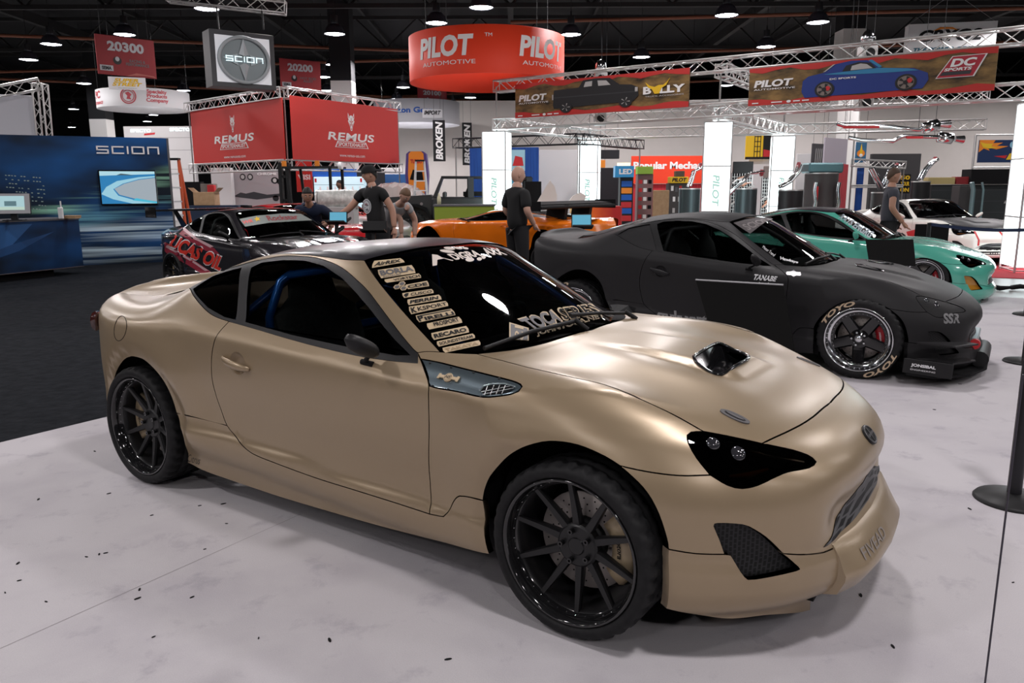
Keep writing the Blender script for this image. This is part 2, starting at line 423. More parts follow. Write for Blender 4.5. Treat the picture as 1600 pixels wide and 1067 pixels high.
# bumper
cBump=T_(HL[13],(1062,743),(1012,737),(969,728))
cArchF1=T_((969,728),(988,745),(1004,761),(1017,779),(1029,803),(1037,826),(1043,848),(1044,858))
cLip1=T_((1044,858),(1088,865),(1133,866)); cFogLo=T_((1133,866),(1142,867),(1158,893),(1164,901),(1169,905),(1180,904.5),(1216,898),(1245,891),(1249,889),(1247,886),(1223,865)); cLip2=T_((1223,865),(1250,866.5),(1270,865.5),(1287,863)); cFogUp=T_((1133,866),(1125,843),(1116,822),(1117,819),(1121,818),(1135,818),(1160,820),(1170,823),(1196,839),(1223,865)); cLip=join(cLip1,cFogLo,cLip2)
_lc=cLip[-1]
def nose(yz): # (y,z) -> point on the front
    q=np.array([(2.,y,z) for y,z in yz]); return hit(q,np.broadcast_to(np.array([-1.,0,0]),q.shape),body,0,0,3,400)[0]
cLipC=dens(nose([(_lc[1],_lc[2]),(_lc[1]*.75,_lc[2]-.004),(_lc[1]*.4,_lc[2]-.012),(0,_lc[2]-.014)]),.03)
_nz=np.linspace(cLipC[-1][2],cHoodFront[-1][2],16)
cCen=nose([(0,z) for z in _nz[1:-1]]); cCen=np.concatenate([[cLipC[-1]],cCen,[cHoodFront[-1]]]); cCen[:,1]=0
FOG=[(1116,819),(1135,818),(1168,822),(1196,839),(1223,864),(1249,890),(1216,898),(1169,905),(1158,893),(1142,866),(1133,857),(1125,843)]
def closed(c): return join(c,c[:1])
cFog=join(cFogUp,cFogLo[::-1])
_gr=trace([(1346,757),(1338,764),(1317,782),(1304,809),(1294,832),(1286,855)])
_gz0,_gz1=_gr[-1][2],_gr[0][2]; _gy=_gr[-1][1]
cGrill=nose([(0,.440),(-.12,.439),(-.22,.432),(-.29,.414),(-.36,.392),(-.42,.374),(-.465,.362),(-.40,.364),(-.30,.370),(-.2,.374),(0,.378)]); cGrill=dens(cGrill,.03)
# fender
cFT1=T_((652,551),(668,549),(688,550)); cFT2=T_((688,550),(718,552),(746,553)); cFendTop=join(cFT1,cFT2)
cDoorF=T_((671,803),(671,740),(670.5,670),(670,606),(668,592),(661,571),(652,551))
cSkF=T_((755,782),(735,777),(718,775),(711,780),(706,789),(700,800),(693,807),(671,803))
cArchF2=T_((969,728),(945,713),(902,695),(859,689.6),(824,697),(795,713),(767,744),(757,768),(755,782))
VENT=[(655,560),(683,565),(715,573),(761,584.5),(801,594.8),(813,600),(815.6,604),(810,611.5),(800,615.5),(787,618),(755,620.5),(715,612),(671,603),(668,590),(662,573)]
cVent=T_(*VENT,VENT[0])
# door
_db=trace([(671,803),(616,785),(557,766.5),(494,746.8),(429,723),(392,707),(370,684),(355,665),(345,639),(334,605),(330.3,576),(331.6,549.5),(339.5,523),(358,502)])
cDoorB=dens(_db); _k=int(np.argmin(np.linalg.norm(cDoorB-_db[7],axis=1))); cDoorB1=cDoorB[:_k+1]; cDoorB2=cDoorB[_k:]
cBelt=T_((358,502),(387,510),(455,530),(500,542),(562,556),(618,564),(652,567))
# window frame (outer edge of the black trim)
cDLO=T_((652,551),(645,545),(625,521),(594,480),(575,455),(560,440),(534,418.5),(507.5,406.5),(481,401),(442,400),(402.5,406.5),(358,418),(324,431.5),(301,446),(297,451),(302,461),(312,474),(326,488),(340,496),(358,502))
gDoor=T_((383,503),(385,470),(388,435),(392,418),(408,410),(442,406),(476,407),(505,415),(534,434),(557,458),(578,483),(600,511),(618,532),(641,555),(618,555),(557,545),(455,523),(383,503),sm=False)
gQuart=T_((301,451),(332,431),(377,417.8),(372,460),(368,499.5),(350,495),(324,480),(308,463),(301,451),sm=False)
# windscreen
cWS_L=T_((570,407),(594,443),(625,480.6),(656,515),(688,550))
_wt=trace([(570,407),(597,399),(625,393),(675,384.5),(705,381.5)]); _wt=_wt[_wt[:,1]<-.06]
cWS_T=drop(dens(np.concatenate([_wt,[[_wt[-1,0]+.012,0,0]]]),.03)); cWS_T[-1,1]=0
cWS_B=drop(dens(np.array([[cWS_L[-1][0],cWS_L[-1][1],0],[-.57,-.58,0],[-.48,-.4,0],[-.43,-.2,0],[-.42,0,0]]),.03)); cWS_B[-1,1]=0
print('WS corners',cWS_L[0].round(3),cWS_L[-1].round(3),'WStop c',cWS_T[-1].round(3)); print('hoodrear',cHoodRear[0].round(3),cHoodRear[-1].round(3),'hoodfront',cHoodFront[0].round(3),cHoodFront[-1].round(3))
print('lipC',_lc.round(3),'grill',_gr.round(3)[[0,-1]])
print('DLO',cDLO[::6].round(2).tolist())
# roof
cRail=drop(dens(np.array([cWS_L[0],[-1.35,-.552,0],[-1.6,-.555,0],[-1.85,-.548,0],[-2.08,-.53,0]]),.04))
cRoofR=drop(dens(np.array([cRail[-1],[-2.12,-.35,0],[-2.14,-.15,0],[-2.145,0,0]]),.04)); cRoofR[-1,1]=0
cRG=drop(dens(np.array([cRail[-1],[-2.35,-.535,0],[-2.58,-.55,0],[-2.74,-.56,0]]),.04))
cRGb=drop(dens(np.array([cRG[-1],[-2.79,-.3,0],[-2.81,0,0]]),.04)); cRGb[-1,1]=0
def side(pts): # (x,z) -> point on the right flank
    q=np.array([(x,-2.,z) for x,z in pts]); return hit(q,np.broadcast_to(np.array([0,1.,0]),q.shape),body,0,0,3,400)[0]
cSkR=T_((276,645.5),(300,651),(355,665))
cArchR=T_((276,645.5),(261,604.6),(245,581),(226.6,563.5),(214,558.5),(205,557.5),(196,561),(188,570),(181,584),(176.8,599))
_ar=cArchR[-1]
cArchR2=side([(_ar[0],_ar[2]),(-2.835,.43),(-2.85,.36)])
cCup=T_(*[(371.5+12*math.cos(t)+3*math.sin(t),567.5+18*math.sin(t)) for t in np.linspace(0,2*PI,21)])
cQB=dens(np.concatenate([side([(-2.85,.36),(-2.95,.36),(-3.06,.37)]),side([(-3.08,.44),(-3.10,.55),(-3.12,.66),(-3.14,.76),(-3.15,.84)])]),.04)
cQT=drop(np.array([[-3.16,-.60,0],[-3.05,-.60,0],[-2.9,-.585,0],[-2.80,-.57,0]]))
cQT=dens(np.concatenate([cQT,cRG[-1:]]),.04)
FUEL=[(188+18*math.cos(t)*1.0+3.5*math.sin(t)*0,513+19*math.sin(t)) for t in np.linspace(0,2*PI,25)]
# ---------------------------------------------------------------- skins
def full(half):  # mirrored closed loop from a half loop that starts and ends on the centre plane
    return join(half,[p*MIR for p in half[::-1]])
SCOOP=[(1084,558),(1100,547),(1123,537),(1146,547),(1170,558.5),(1149,573),(1126,586.5),(1112,583.5),(1099,575),(1087,565)]
cScoop=join(T_(*SCOOP,SCOOP[0]))
cHoodLoop=full(join(cHoodRear[::-1],cHood,cHLtop,cHoodFront))
cHLloop=join(cHLtop,cHLbump,cHLfend)
cWS=full(join(cWS_T[::-1],cWS_L,cWS_B))
cRoof=full(join(cWS_T[::-1],cRail,cRoofR))
cRGlass=full(join(cRoofR[::-1],cRG,cRGb))
PN={}
def make_panels():
    P=PN
    P['bonnet_plain']=panel(cHoodLoop,(0.05,0,1),grid=.035)
    P['bonnet']=panel(cHoodLoop,(0.05,0,1),grid=.03,holes=(cScoop,),lip=.03)
    P['fender']=panel(join(cFendTop,cHood,cHLfend[::-1],cBump,cArchF2,cSkF,cDoorF),(0,-.85,.5),holes=(join(cVent),),grid=.03,lip=.02)
    P['fender_plain']=panel(join(cFendTop,cHood,cHLfend[::-1],cBump,cArchF2,cSkF,cDoorF),(0,-.85,.5),grid=.03,lip=.02)
    P['vent']=panel(join(cVent),(0,-.9,.4),grid=.03,gap=.004,lip=.012,off=-.003)
    P['door']=panel(join(cDoorB1,cDoorB2,cBelt,cDoorF[::-1]),(0,-1,.15),holes=(join(cCup),),grid=.04,hole_gap=0,lip=.016)
    P['cowl']=panel(full(join(cHoodRear[::-1],cFT2[::-1],cWS_B)),(0,0,1),grid=.04,off=-.012,lip=.01)
    P['fog_mesh']=panel(cFog,(.8,-.6,.1),grid=.03,gap=0,off=-.035,lip=0)
    P['light_bowl']=panel(cHLloop,(.6,-.7,.4),grid=.03,gap=.006,off=-.07,lip=0)
    P['quarter']=panel(join(cSkR,cDoorB2,cDLO[::-1],cFT1,cWS_L[::-1],cRail,cRG,cQT[::-1],cQB[::-1],cArchR2[::-1],cArchR[::-1]),(-.15,-.78,.62),grid=.035,lip=.02)
    P['skirt']=panel(join(cSkR,cDoorB1[::-1],cSkF[::-1],T_((755,782),(757,825),(765,866)),T_((765,866),(604,825),(442,778),(350,747),(293,723)),T_((293,723),(287,684),(276,645.5))),(0,-1,0),grid=.03,lip=.03,lipdir=(0,1,0))
    P['bumper']=both(panel(join(cHoodFront[::-1],cHLbump,cBump,cArchF1,cLip1,cFogUp,cLip2,cLipC,cCen),(.8,-.6,.1),grid=.028,lip=.02))
    P['headlight']=panel(cHLloop,(.6,-.7,.4),grid=.03,gap=.003,off=-.004,lip=.02)
    P['windscreen']=panel(cWS,(.6,0,.8),grid=.05,gap=.003,off=-.004,lip=.008)
    P['roof']=panel(cRoof,(0,0,1),grid=.05)
    P['rear_window']=panel(cRGlass,(-.3,0,.9),grid=.05,gap=.003,off=-.004,lip=.008)
    P['trim']=panel(join(cDLO,cFendTop[:1],cBelt[::-1]) ,(0,-.9,.45),holes=(join(gDoor),join(gQuart)),grid=.03,gap=.001,off=-.002,lip=.02,hole_gap=0)
    P['door_glass']=panel(join(gDoor),(0,-.9,.45),grid=.05,gap=.0,off=-.012,lip=.004)
    P['quarter_glass']=panel(join(gQuart),(0,-.9,.45),grid=.05,gap=.0,off=-.010,lip=.004)
    # lip spoiler
    zb=.185
    bl=[(1040,951),(1085,960),(1135,967),(1202,961),(1266,953.5)]
    low=trace(bl); cl=low[-1]
    lowc=dens(nose([(cl[1],cl[2]),(-.38,.165),(-.2,.16),(0,.16)]),.03); lowc[-1,1]=0
    cen=nose([(0,z) for z in np.linspace(lowc[-1][2],cLipC[-1][2],5)]); cen[:,1]=0
    P['lip']=both(panel(join(cLip,cLipC,cen[::-1],lowc[::-1],dens(low)[::-1],T_((1040,951),(1044,905),(1044,858))),(.75,-.65,0),grid=.026,lip=.05,lipdir=(-.6,.4,0)))
    P['grille']=both(panel(join(cGrill,nose([(0,z) for z in (.378,.40,.42,.44)])),(1,-.15,0),grid=.03,gap=0,off=.003,lip=.008))
    # tail
    tb=nose_r=None
    rear=[(y,z) for y,z in ((-.70,.86),(-.70,.60),(-.62,.37),(-.3,.36),(0,.36),(0,.60),(0,.80),(0,.90),(-.3,.90),(-.55,.895))]
    q=np.array([(-5.,y,z) for y,z in rear]); r=hit(q,np.broadcast_to(np.array([1.,0,0]),q.shape),body,0,0,4,400)[0]
    cRear=join(cQB[::-1][:0],r)
    edge=cQB[::-1]  # x-z edge of the quarter, top to bottom
    ctop=drop(dens(np.array([[-3.16,-.60,0],[-3.24,-.4,0],[-3.26,0,0]]),.05)); ctop[-1,1]=0
    zt=ctop[-1][2]
    qc=np.array([(-5.,0,z) for z in np.linspace(zt-.02,.37,9)]); rc=hit(qc,np.broadcast_to(np.array([1.,0,0]),qc.shape),body,0,0,4,400)[0]
    low=np.array([(-5.,y,.37) for y in (0,-.3,-.5,-.65)]); lo=hit(low,np.broadcast_to(np.array([1.,0,0]),low.shape),body,0,0,4,400)[0]
    side_e=cQB[::-1][:-2]
    P['rear_bumper']=both(panel(join(cQT[:1],ctop,rc,lo,cQB[2:3],cQB[3:]),(-.8,-.5,.1),grid=.04))
    P['boot']=panel(full(join(cRGb[::-1],cQT[::-1],ctop)),(0,0,1),grid=.04)
make_panels()
for k,v in PN.items(): print(k,len(v[0]),len(v[2]))
PM={k:pmesh(v,k) for k,v in PN.items()}; PL={k:pmesh(mirrored(v),k) for k,v in PN.items()}
# ---------------------------------------------------------------- materials of the cars
def window_mat(name,tint,gloss=1.0):
    if name in MATS: return MATS[name]
    mt=bpy.data.materials.new(name); mt.use_nodes=True; nt=mt.node_tree; nt.nodes.clear(); N=nt.nodes.new
    o=N('ShaderNodeOutputMaterial'); mx=N('ShaderNodeMixShader'); fr=N('ShaderNodeFresnel'); tr=N('ShaderNodeBsdfTransparent'); gl=N('ShaderNodeBsdfGlossy')
    fr.inputs[0].default_value=1.45; tr.inputs[0].default_value=(*tint,1); gl.inputs['Roughness'].default_value=.02; gl.inputs[0].default_value=(gloss,gloss,gloss,1)
    nt.links.new(fr.outputs[0],mx.inputs[0]); nt.links.new(tr.outputs[0],mx.inputs[1]); nt.links.new(gl.outputs[0],mx.inputs[2]); nt.links.new(mx.outputs[0],o.inputs[0])
    MATS[name]=mt; return mt
TAN=M('tan satin paint',(.355,.267,.168),.36,.38,coat=.5); TAN.node_tree.nodes['Principled BSDF'].inputs['Coat Roughness'].default_value=.27
BLKS=M('black satin',(.012,.012,.013),.45,spec=.35); BLKM=M('black matte',(.007,.007,.008),.75,spec=.2); BLKG=M('black gloss',(.008,.008,.009),.08,coat=.5)
ROOFW=M('black satin roof wrap',(.020,.019,.024),.30,coat=.15)
RUB=noise_mat('tyre rubber',(.008,.008,.009),(.013,.013,.014),40,.62,spec=.3); CHR=M('chrome',(.75,.76,.78),.12,1.0); STEEL=M('brushed steel',(.50,.50,.51),.32,1.0)
GLS=window_mat('tinted window',(.22,.23,.24)); GLD=window_mat('smoked lens',(.10,.085,.07)); GLC=window_mat('clear window',(.55,.60,.58))
CARB=M('carbon weave',(.17,.22,.25),.27,.75,coat=.5); RIMB=M('black wheel finish',(.011,.011,.012),.38); LIPB=M('black polished lip',(.012,.012,.013),.10,coat=.6)
DISC=M('brake disc iron',(.42,.38,.36),.45,.5); CALG=M('tan caliper paint',(.36,.28,.18),.4); CALR=M('red caliper paint',(.45,.02,.03),.35); BLUE=M('blue roll cage paint',(.02,.16,.62),.25,.3,coat=.4)
GREYD=M('grey decal film',(.12,.115,.12),.5); TAND=M('tan decal film',(.56,.43,.27),.5); WHT=M('white vinyl',(.80,.80,.82),.5); SILV=M('silver lettering',(.42,.42,.44),.4)
SEATM=noise_mat('seat cloth',(.012,.012,.013),(.022,.022,.024),60,.85); REDV=M('red vinyl',(.55,.025,.03),.45)
RX=Matrix.Rotation(-PI/2,4,'X')   # lathe axis -> inward (+y), outer face towards -y
# ---------------------------------------------------------------- wheels
def tyre_mesh(rr=.257,rt=.3106,wd=.25,letters=None,lmat=None):
    mb=MB().mat(RUB); n=180; h=rt-rr
    prof=[(rr,.012,0),(rr+.006,-.004,0),(rr+h*.35,-.012,0),(rr+h*.68,-.008,0),(rr+h*.88,.004,1),(rt-.0012,.016,2),(rt,.03,2),(rt,.058,2),(rt-.007,.062,0),(rt-.007,.070,0),(rt,.074,0),(rt,.108,2),(rt-.007,.112,0),(rt-.007,.122,0),(rt,.126,0),(rt,.165,2),(rt-.007,.169,0),(rt-.007,.178,0),(rt,.182,0),(rt,wd-.03,2),(rt-.004,wd-.012,0),(rr+h*.6,wd+.004,0),(rr,wd-.012,0)]
    vs=[];fs=[]
    for i,(r,y,g) in enumerate(prof):
        for j in range(n):
            jj=(j+(i//2))%5; r2=r-(.009 if g==2 and jj<2 else .004 if g==1 and jj<2 else 0); a=2*PI*j/n; vs.append((r2*math.cos(a),y,r2*math.sin(a)))
    for i in range(len(prof)-1):
        for j in range(n): fs.append((i*n+j,(i+1)*n+j,(i+1)*n+(j+1)%n,i*n+(j+1)%n))
    mb.add(vs,fs,True)
    if letters:
        mb.mat(lmat)
        for a0 in letters[1]:
            rm=rr+h*.52; text_into(mb,letters[0],0,0,h*.58,.30,lambda u,v:((rm+v)*math.cos(a0-u/rm),-.0145,(rm+v)*math.sin(a0-u/rm)),bold=.05,shear=.25)
    return mb.mesh('tyre')
def spoke(mb,a,r0,r1,w0,w1,y0,y1,t0,t1,k=6):
    vs=[];fs=[]
    for i in range(k+1):
        t=i/k; r=r0+(r1-r0)*t; w=w0+(w1-w0)*t; y=y0+(y1-y0)*(t**1.4); th=t0+(t1-t0)*t; c,s=math.cos(a),math.sin(a)
        for u,v in ((-w*.36,0),(w*.36,0),(w*.5,th*.35),(w*.42,th),(-w*.42,th),(-w*.5,th*.35)): vs.append((r*c-u*s,y+v,r*s+u*c))
    for i in range(k):
        for j in range(6): fs.append((i*6+j,i*6+(j+1)%6,(i+1)*6+(j+1)%6,(i+1)*6+j))
    fs+=[tuple(range(6))[::-1],tuple(range(k*6,k*6+6))]
    mb.add(vs,fs,False)
def disc_mesh(r=.174):
    mb=MB().mat(DISC); mb.lathe([(.085,.128),(r,.128),(r+.002,.131),(r,.150),(.085,.150)],56,RX)
    mb.mat(BLKS); mb.lathe([(0,.105),(.085,.105),(.09,.128),(.09,.15)],32,RX)
    mb.mat(BLKM)
    for i in range(22):
        for k,rr in enumerate((.112,.132,.152)):
            a=2*PI*(i+k*.33)/22; mb.cyl((rr*math.cos(a),.1275,rr*math.sin(a)),.0033,.001,6,'Y')
    return mb.mesh('brake_disc')
def caliper_mesh(mat,letters):
    mb=MB().mat(mat); vs=[];fs=[]; k=10
    for i in range(k+1):
        t=i/k; a=math.radians(-44+82*t); e=1-abs(2*t-1)**4*.25; c,s=math.cos(a),math.sin(a)
        for r,y in ((.118,.105),(.150,.092+.006*(1-e)),(.192*e+.165*(1-e),.094),(.206*e+.17*(1-e),.110),(.206*e+.17*(1-e),.165),(.12,.165)): vs.append((r*c,y,r*s))
    for i in range(k):
        for j in range(6): fs.append((i*6+j,i*6+(j+1)%6,(i+1)*6+(j+1)%6,(i+1)*6+j))
    fs+=[tuple(range(6))[::-1],tuple(range(k*6,k*6+6))]
    mb.add(vs,fs,True); mb.mat(letters)
    text_into(mb,'rotora',0,0,.016,.075,lambda u,v:((.152+v)*math.cos(-u/.152),.089,(.152+v)*math.sin(-u/.152)),bold=.02,shear=.2)
    return mb.mesh('caliper')
def lugs_mesh(r,y,mat,s=.008):
    mb=MB().mat(mat); mb.lathe([(s*.45,-.012),(s,-.012),(s,.012)],10,RX,flat=True); mb.lathe([(0,.0),(s*.45,.0),(s*.45,-.012)],8,RX)
    return (mb.mesh('lug_nut'),[(r*math.cos(a),y,r*math.sin(a)) for a in [2*PI*i/5+PI/2+.3 for i in range(5)]])
def rim10():
    mb=MB().mat(LIPB); mb.lathe([(.2585,.012),(.2585,-.002),(.256,-.005),(.249,-.003),(.245,.004),(.241,.022),(.237,.040),(.231,.046)],64,RX)
    mb.mat(RIMB); mb.lathe([(.231,.046),(.226,.052),(.222,.075),(.216,.16),(.218,.245)],64,RX)
    for i in range(10): spoke(mb,2*PI*i/10+math.radians(94),.05,.232,.036,.021,.074,.043,.034,.020)
    mb.lathe([(0,.062),(.028,.062),(.032,.066),(.070,.068),(.078,.074),(.078,.11)],40,RX,flat=True)
    mb.mat(CHR)
    for i in range(40):
        a=2*PI*(i+.5)/40; mb.lathe([(0,-.003),(.0026,-.002),(.003,.002)],6,Matrix.Translation((.2385*math.cos(a),.036,.2385*math.sin(a)))@RX)
    return mb.mesh('rim')
def rim5(lip=CHR):
    mb=MB().mat(lip); mb.lathe([(.2585,.012),(.2585,-.006),(.255,-.010),(.248,-.006),(.244,.004),(.236,.03),(.222,.040),(.214,.042)],64,RX)
    mb.mat(BLKG); mb.lathe([(.214,.038),(.190,.036),(.186,.05),(.20,.16),(.215,.245)],64,RX)
    for i in range(5): spoke(mb,2*PI*i/5+math.radians(54),.04,.20,.10,.088,.050,.034,.05,.04)
    mb.lathe([(0,.030),(.035,.030),(.05,.040),(.075,.048),(.08,.10)],40,RX,flat=True)
    mb.mat(CHR); mb.lathe([(0,.014),(.024,.016),(.028,.024),(.030,.040)],24,RX)
    for i in range(40):
        a=2*PI*(i+.5)/40; mb.lathe([(0,-.005),(.004,-.003),(.0045,.003)],6,Matrix.Translation((.203*math.cos(a),.036,.203*math.sin(a)))@RX)
    return mb.mesh('rim')
TYRE=tyre_mesh(); TYRE_T=tyre_mesh(rr=.255,rt=.322,letters=('TOYO',(math.radians(128),math.radians(-48))),lmat=M('tan tyre lettering',(.50,.38,.26),.7))
RIM10=rim10(); RIM5=rim5(); DISCM=disc_mesh(); CALT=caliper_mesh(CALG,BLKM); CALD=caliper_mesh(CALR,WHT); LUGB=lugs_mesh(.055,.060,BLKG,.010); LUGS=lugs_mesh(.052,.030,CHR,.007)
def add_wheel(root,x,sy,yw,rt,tyre,rim,cal,lug,front):
    wm=link('wheel',rim,root); wm.location=(x,sy*yw,rt); wm.rotation_euler=(0,0,0 if sy<0 else PI)
    link('tyre',tyre,wm); d=link('brake_disc',DISCM,wm); c=link('brake_caliper',cal,wm); [setattr(link('lug_nut',lug[0],wm),'location',q) for q in lug[1]]
    c.rotation_euler=(0,(math.radians(-8) if front else PI) if sy<0 else (PI if front else 0),0)
    return wm
# ---------------------------------------------------------------- cabin
def smooth_obj(o,lv=1):
    md=o.modifiers.new('sub','SUBSURF'); md.levels=lv; md.render_levels=lv
def seat_mesh():
    mb=MB().mat(SEATM)
    sec=[(-.02,.25,.26,.10),(.12,.20,.25,.12),(.30,.16,.24,.11)]
    rows=[]  # back rest: (height, x back offset, half width, thickness)
    for h,x,wd,t in ((.22,0,.22,.10),(.40,-.05,.25,.12),(.58,-.10,.27,.13),(.72,-.14,.26,.12),(.80,-.165,.15,.10),(.90,-.185,.13,.10),(.98,-.20,.12,.08),(1.0,-.20,.07,.05)):
        rows.append([(x+t*.5*math.cos(a)*(1.0),wd*math.sin(a),h) for a in np.linspace(0,2*PI,14,endpoint=False)])
    vs=[p for r in rows for p in r]; fs=[(i*14+j,i*14+(j+1)%14,(i+1)*14+(j+1)%14,(i+1)*14+j) for i in range(len(rows)-1) for j in range(14)]
    fs.append(tuple(range(len(vs)-14,len(vs)))); mb.add(vs,fs,True)
    mb.box((.22,0,.20),(.50,.46,.14),bev=.05); mb.box((.22,.22,.25),(.42,.08,.16),bev=.03); mb.box((.22,-.22,.25),(.42,.08,.16),bev=.03)
    return mb.mesh('seat')
SEAT=seat_mesh()
def dash_mesh():
    mb=MB().mat(BLKM); P=[(-.78,.86),(-.62,.87),(-.55,.80),(-.6,.55),(-.95,.50),(-1.0,.62),(-.98,.74),(-.90,.83)]
    mb.prism([(x,z) for x,z in P],-.66,.66,Matrix(((1,0,0,0),(0,0,1,0),(0,1,0,0),(0,0,0,1)))); return mb.mesh('dashboard')
DASH=dash_mesh()
def sw_mesh():
    mb=MB().mat(BLKM); T=Matrix.Translation((-1.12,.36,.76))@Matrix.Rotation(math.radians(-68),4,'Y'); c=[(.175*math.cos(a),.175*math.sin(a),0) for a in np.linspace(0,2*PI,28,endpoint=False)]
    mb.tube(c,.014,8,closed=True,M4=T)
    for a in (0,2.2,4.1): mb.tube([(0,0,-.02),(.17*math.cos(a),.17*math.sin(a),0)],.012,6,M4=T)
    mb.cyl((0,0,-.02),.05,.04,16,M4=T); mb.tube([(0,0,-.02),(0,0,-.25)],.025,8,M4=T); return mb.mesh('steering_wheel')
STW=sw_mesh()
def cage_mesh(mat):
    mb=MB().mat(mat); r=.021
    for s in (-1,1):
        mb.tube([(-1.80,s*.62,.30),(-1.80,s*.62,.92),(-1.78,s*.56,1.08),(-1.75,s*.46,1.15),(-1.74,s*.2,1.17),(-1.74,0,1.175)],r,10)
        mb.tube([(-1.76,s*.52,1.11),(-1.45,s*.50,1.16),(-1.25,s*.50,1.13),(-1.05,s*.56,1.02),(-.85,s*.63,.88),(-.80,s*.66,.55)],r,10)
        mb.tube([(-1.78,s*.5,1.10),(-2.5,s*.45,.70)],r,10)
        mb.tube([(-1.80,s*.62,.62),(-.85,s*.64,.50)],r,10)
    mb.tube([(-1.80,-.62,.80),(-1.80,.62,.80)],r,10); mb.tube([(-1.80,.60,.85),(-1.74,-.45,1.15)],r,10)
    return mb.mesh('roll_cage')
def liner_mesh():
    mb=MB().mat(BLKM)
    for x in (.01,-2.55):
        for s in (-1,1):
            T=Matrix.Translation((x,s*(.70 if x>-1 else .76),.325))@Matrix.Rotation(PI/2 if s>0 else -PI/2,4,'X'); a0=(PI if s<0 else 0)-.12
            mb.lathe([(.374,-.045),(.388,0),(.388,.30),(.30,.34),(.0,.34)],40,T,a0=a0,a1=a0+PI+.24)
    return mb
def tub_mesh():
    mb=liner_mesh(); mb.mat(BLKM); mb.box((-1.28,0,.22),(1.9,1.44,.10)); mb.box((-1.28,0,.30),(1.9,.24,.20)); mb.box((.25,0,.33),(.9,.90,.35)); mb.box((-2.55,0,.45),(1.2,.90,.55)); mb.box((-.48,0,.50),(.06,1.36,.60)); mb.box((-2.25,0,.60),(.5,1.2,.30))
    for s in (-1,1): mb.box((-1.3,s*.76,.50),(1.4,.05,.55))
    return mb.mesh('floor_pan')
TUB=tub_mesh()
# ---------------------------------------------------------------- trim on the surface
def frame_at(p,up=(0,0,1),f=body):
    """matrix with z along the surface normal, y as near as can be to up"""
    p=np.asarray(p,float); n=Vector(grad(p[None],f)[0]); u=Vector(up); u=(u-n*u.dot(n)).normalized(); r=u.cross(n)
    m=Matrix.Identity(4)
    for i in range(3): m[i][0]=r[i]; m[i][1]=u[i]; m[i][2]=n[i]; m[i][3]=p[i]
    return m
def bil(q,u,v): # quad TL,TR,BR,BL
    q=np.asarray(q,float); return (q[3]*(1-u)+q[2]*u)*(1-v)+(q[0]*(1-u)+q[1]*u)*v
class Decals:
    def __init__(s,car=GOLD,off=-.002): s.car=car; s.off=off; s.mb=MB()
    def put(s,mat,uv,faces,quad,lift=0.):
        px=[bil(quad,a,b) for a,b in uv]; P=trace(px,body,s.car,s.off+lift); s.mb.mat(mat).add([tuple(p) for p in P],faces)
    def text(s,mat,txt,quad,bold=.03,shear=0.,lift=.002,space=1.):
        v,f=glyphs(txt,bold,shear,space)
        if len(v)==0: return
        lo=v.min(0);hi=v.max(0); s.put(mat,(v-lo)/(hi-lo),f,quad,lift)
    def plate(s,mat,quad,r=.12,lift=0.,asp=5.):
        n=14; uv=[(u,v) for v in np.linspace(0,1,3) for u in np.linspace(0,1,n)]
        uv=[(r/asp+(1-2*r/asp)*u if v in (0.,1.) else u,v) for u,v in uv]
        s.put(mat,uv,[(j*n+i,j*n+i+1,(j+1)*n+i+1,(j+1)*n+i) for j in range(2) for i in range(n-1)],quad,lift)
    def poly(s,mat,px,lift=0.):
        q=np.array(px,float); e=np.ptp(q,axis=0); g=max(e.max()/14,1.2)
        ring=[]
        for i in range(len(q)):
            a,b=q[i],q[(i+1)%len(q)]; k=max(1,int(np.linalg.norm(b-a)/g)); ring+=[a+(b-a)*j/k for j in range(k)]
        ring=np.array(ring); gx=[(x,y) for y in np.arange(q[:,1].min(),q[:,1].max(),g) for x in np.arange(q[:,0].min(),q[:,0].max(),g)]
        ins=np.array([p for p,o in zip(gx,pip(np.array(gx),ring)) if o and np.min(np.linalg.norm(ring-np.array(p),axis=1))>g*.4]) if len(gx) else np.zeros((0,2))
        al=np.concatenate([ring,ins]) if len(ins) else ring; n=len(ring)
        v,_,f,_,_,_=delaunay_2d_cdt([Vector(p) for p in al],[(i,(i+1)%n) for i in range(n)],[],0,1e-6); v=np.array([tuple(p) for p in v]); f=[list(t) for t in f]; ok=pip(np.array([v[t].mean(0) for t in f]),ring)
        P=trace(v,body,s.car,s.off+lift); s.mb.mat(mat).add([tuple(p) for p in P],[t for t,o in zip(f,ok) if o])
def cup_mesh(mat,loop,depth,axis,shrink=(1,.8,.4)):
    mb=MB().mat(mat); L=np.array(loop)[:-1] if np.linalg.norm(loop[0]-loop[-1])<1e-4 else np.array(loop); c=L.mean(0); ax=np.array(axis,float); vs=[];n=len(L)
    for k,(s,d) in enumerate(zip(shrink,(0.,.7,1.))): vs+=[tuple(c+(p-c)*s+ax*depth*d) for p in L]
    fs=[(k*n+i,k*n+(i+1)%n,(k+1)*n+(i+1)%n,(k+1)*n+i) for k in range(2) for i in range(n)]+[tuple(range(2*n,3*n))]
    mb.add(vs,fs,True); return mb
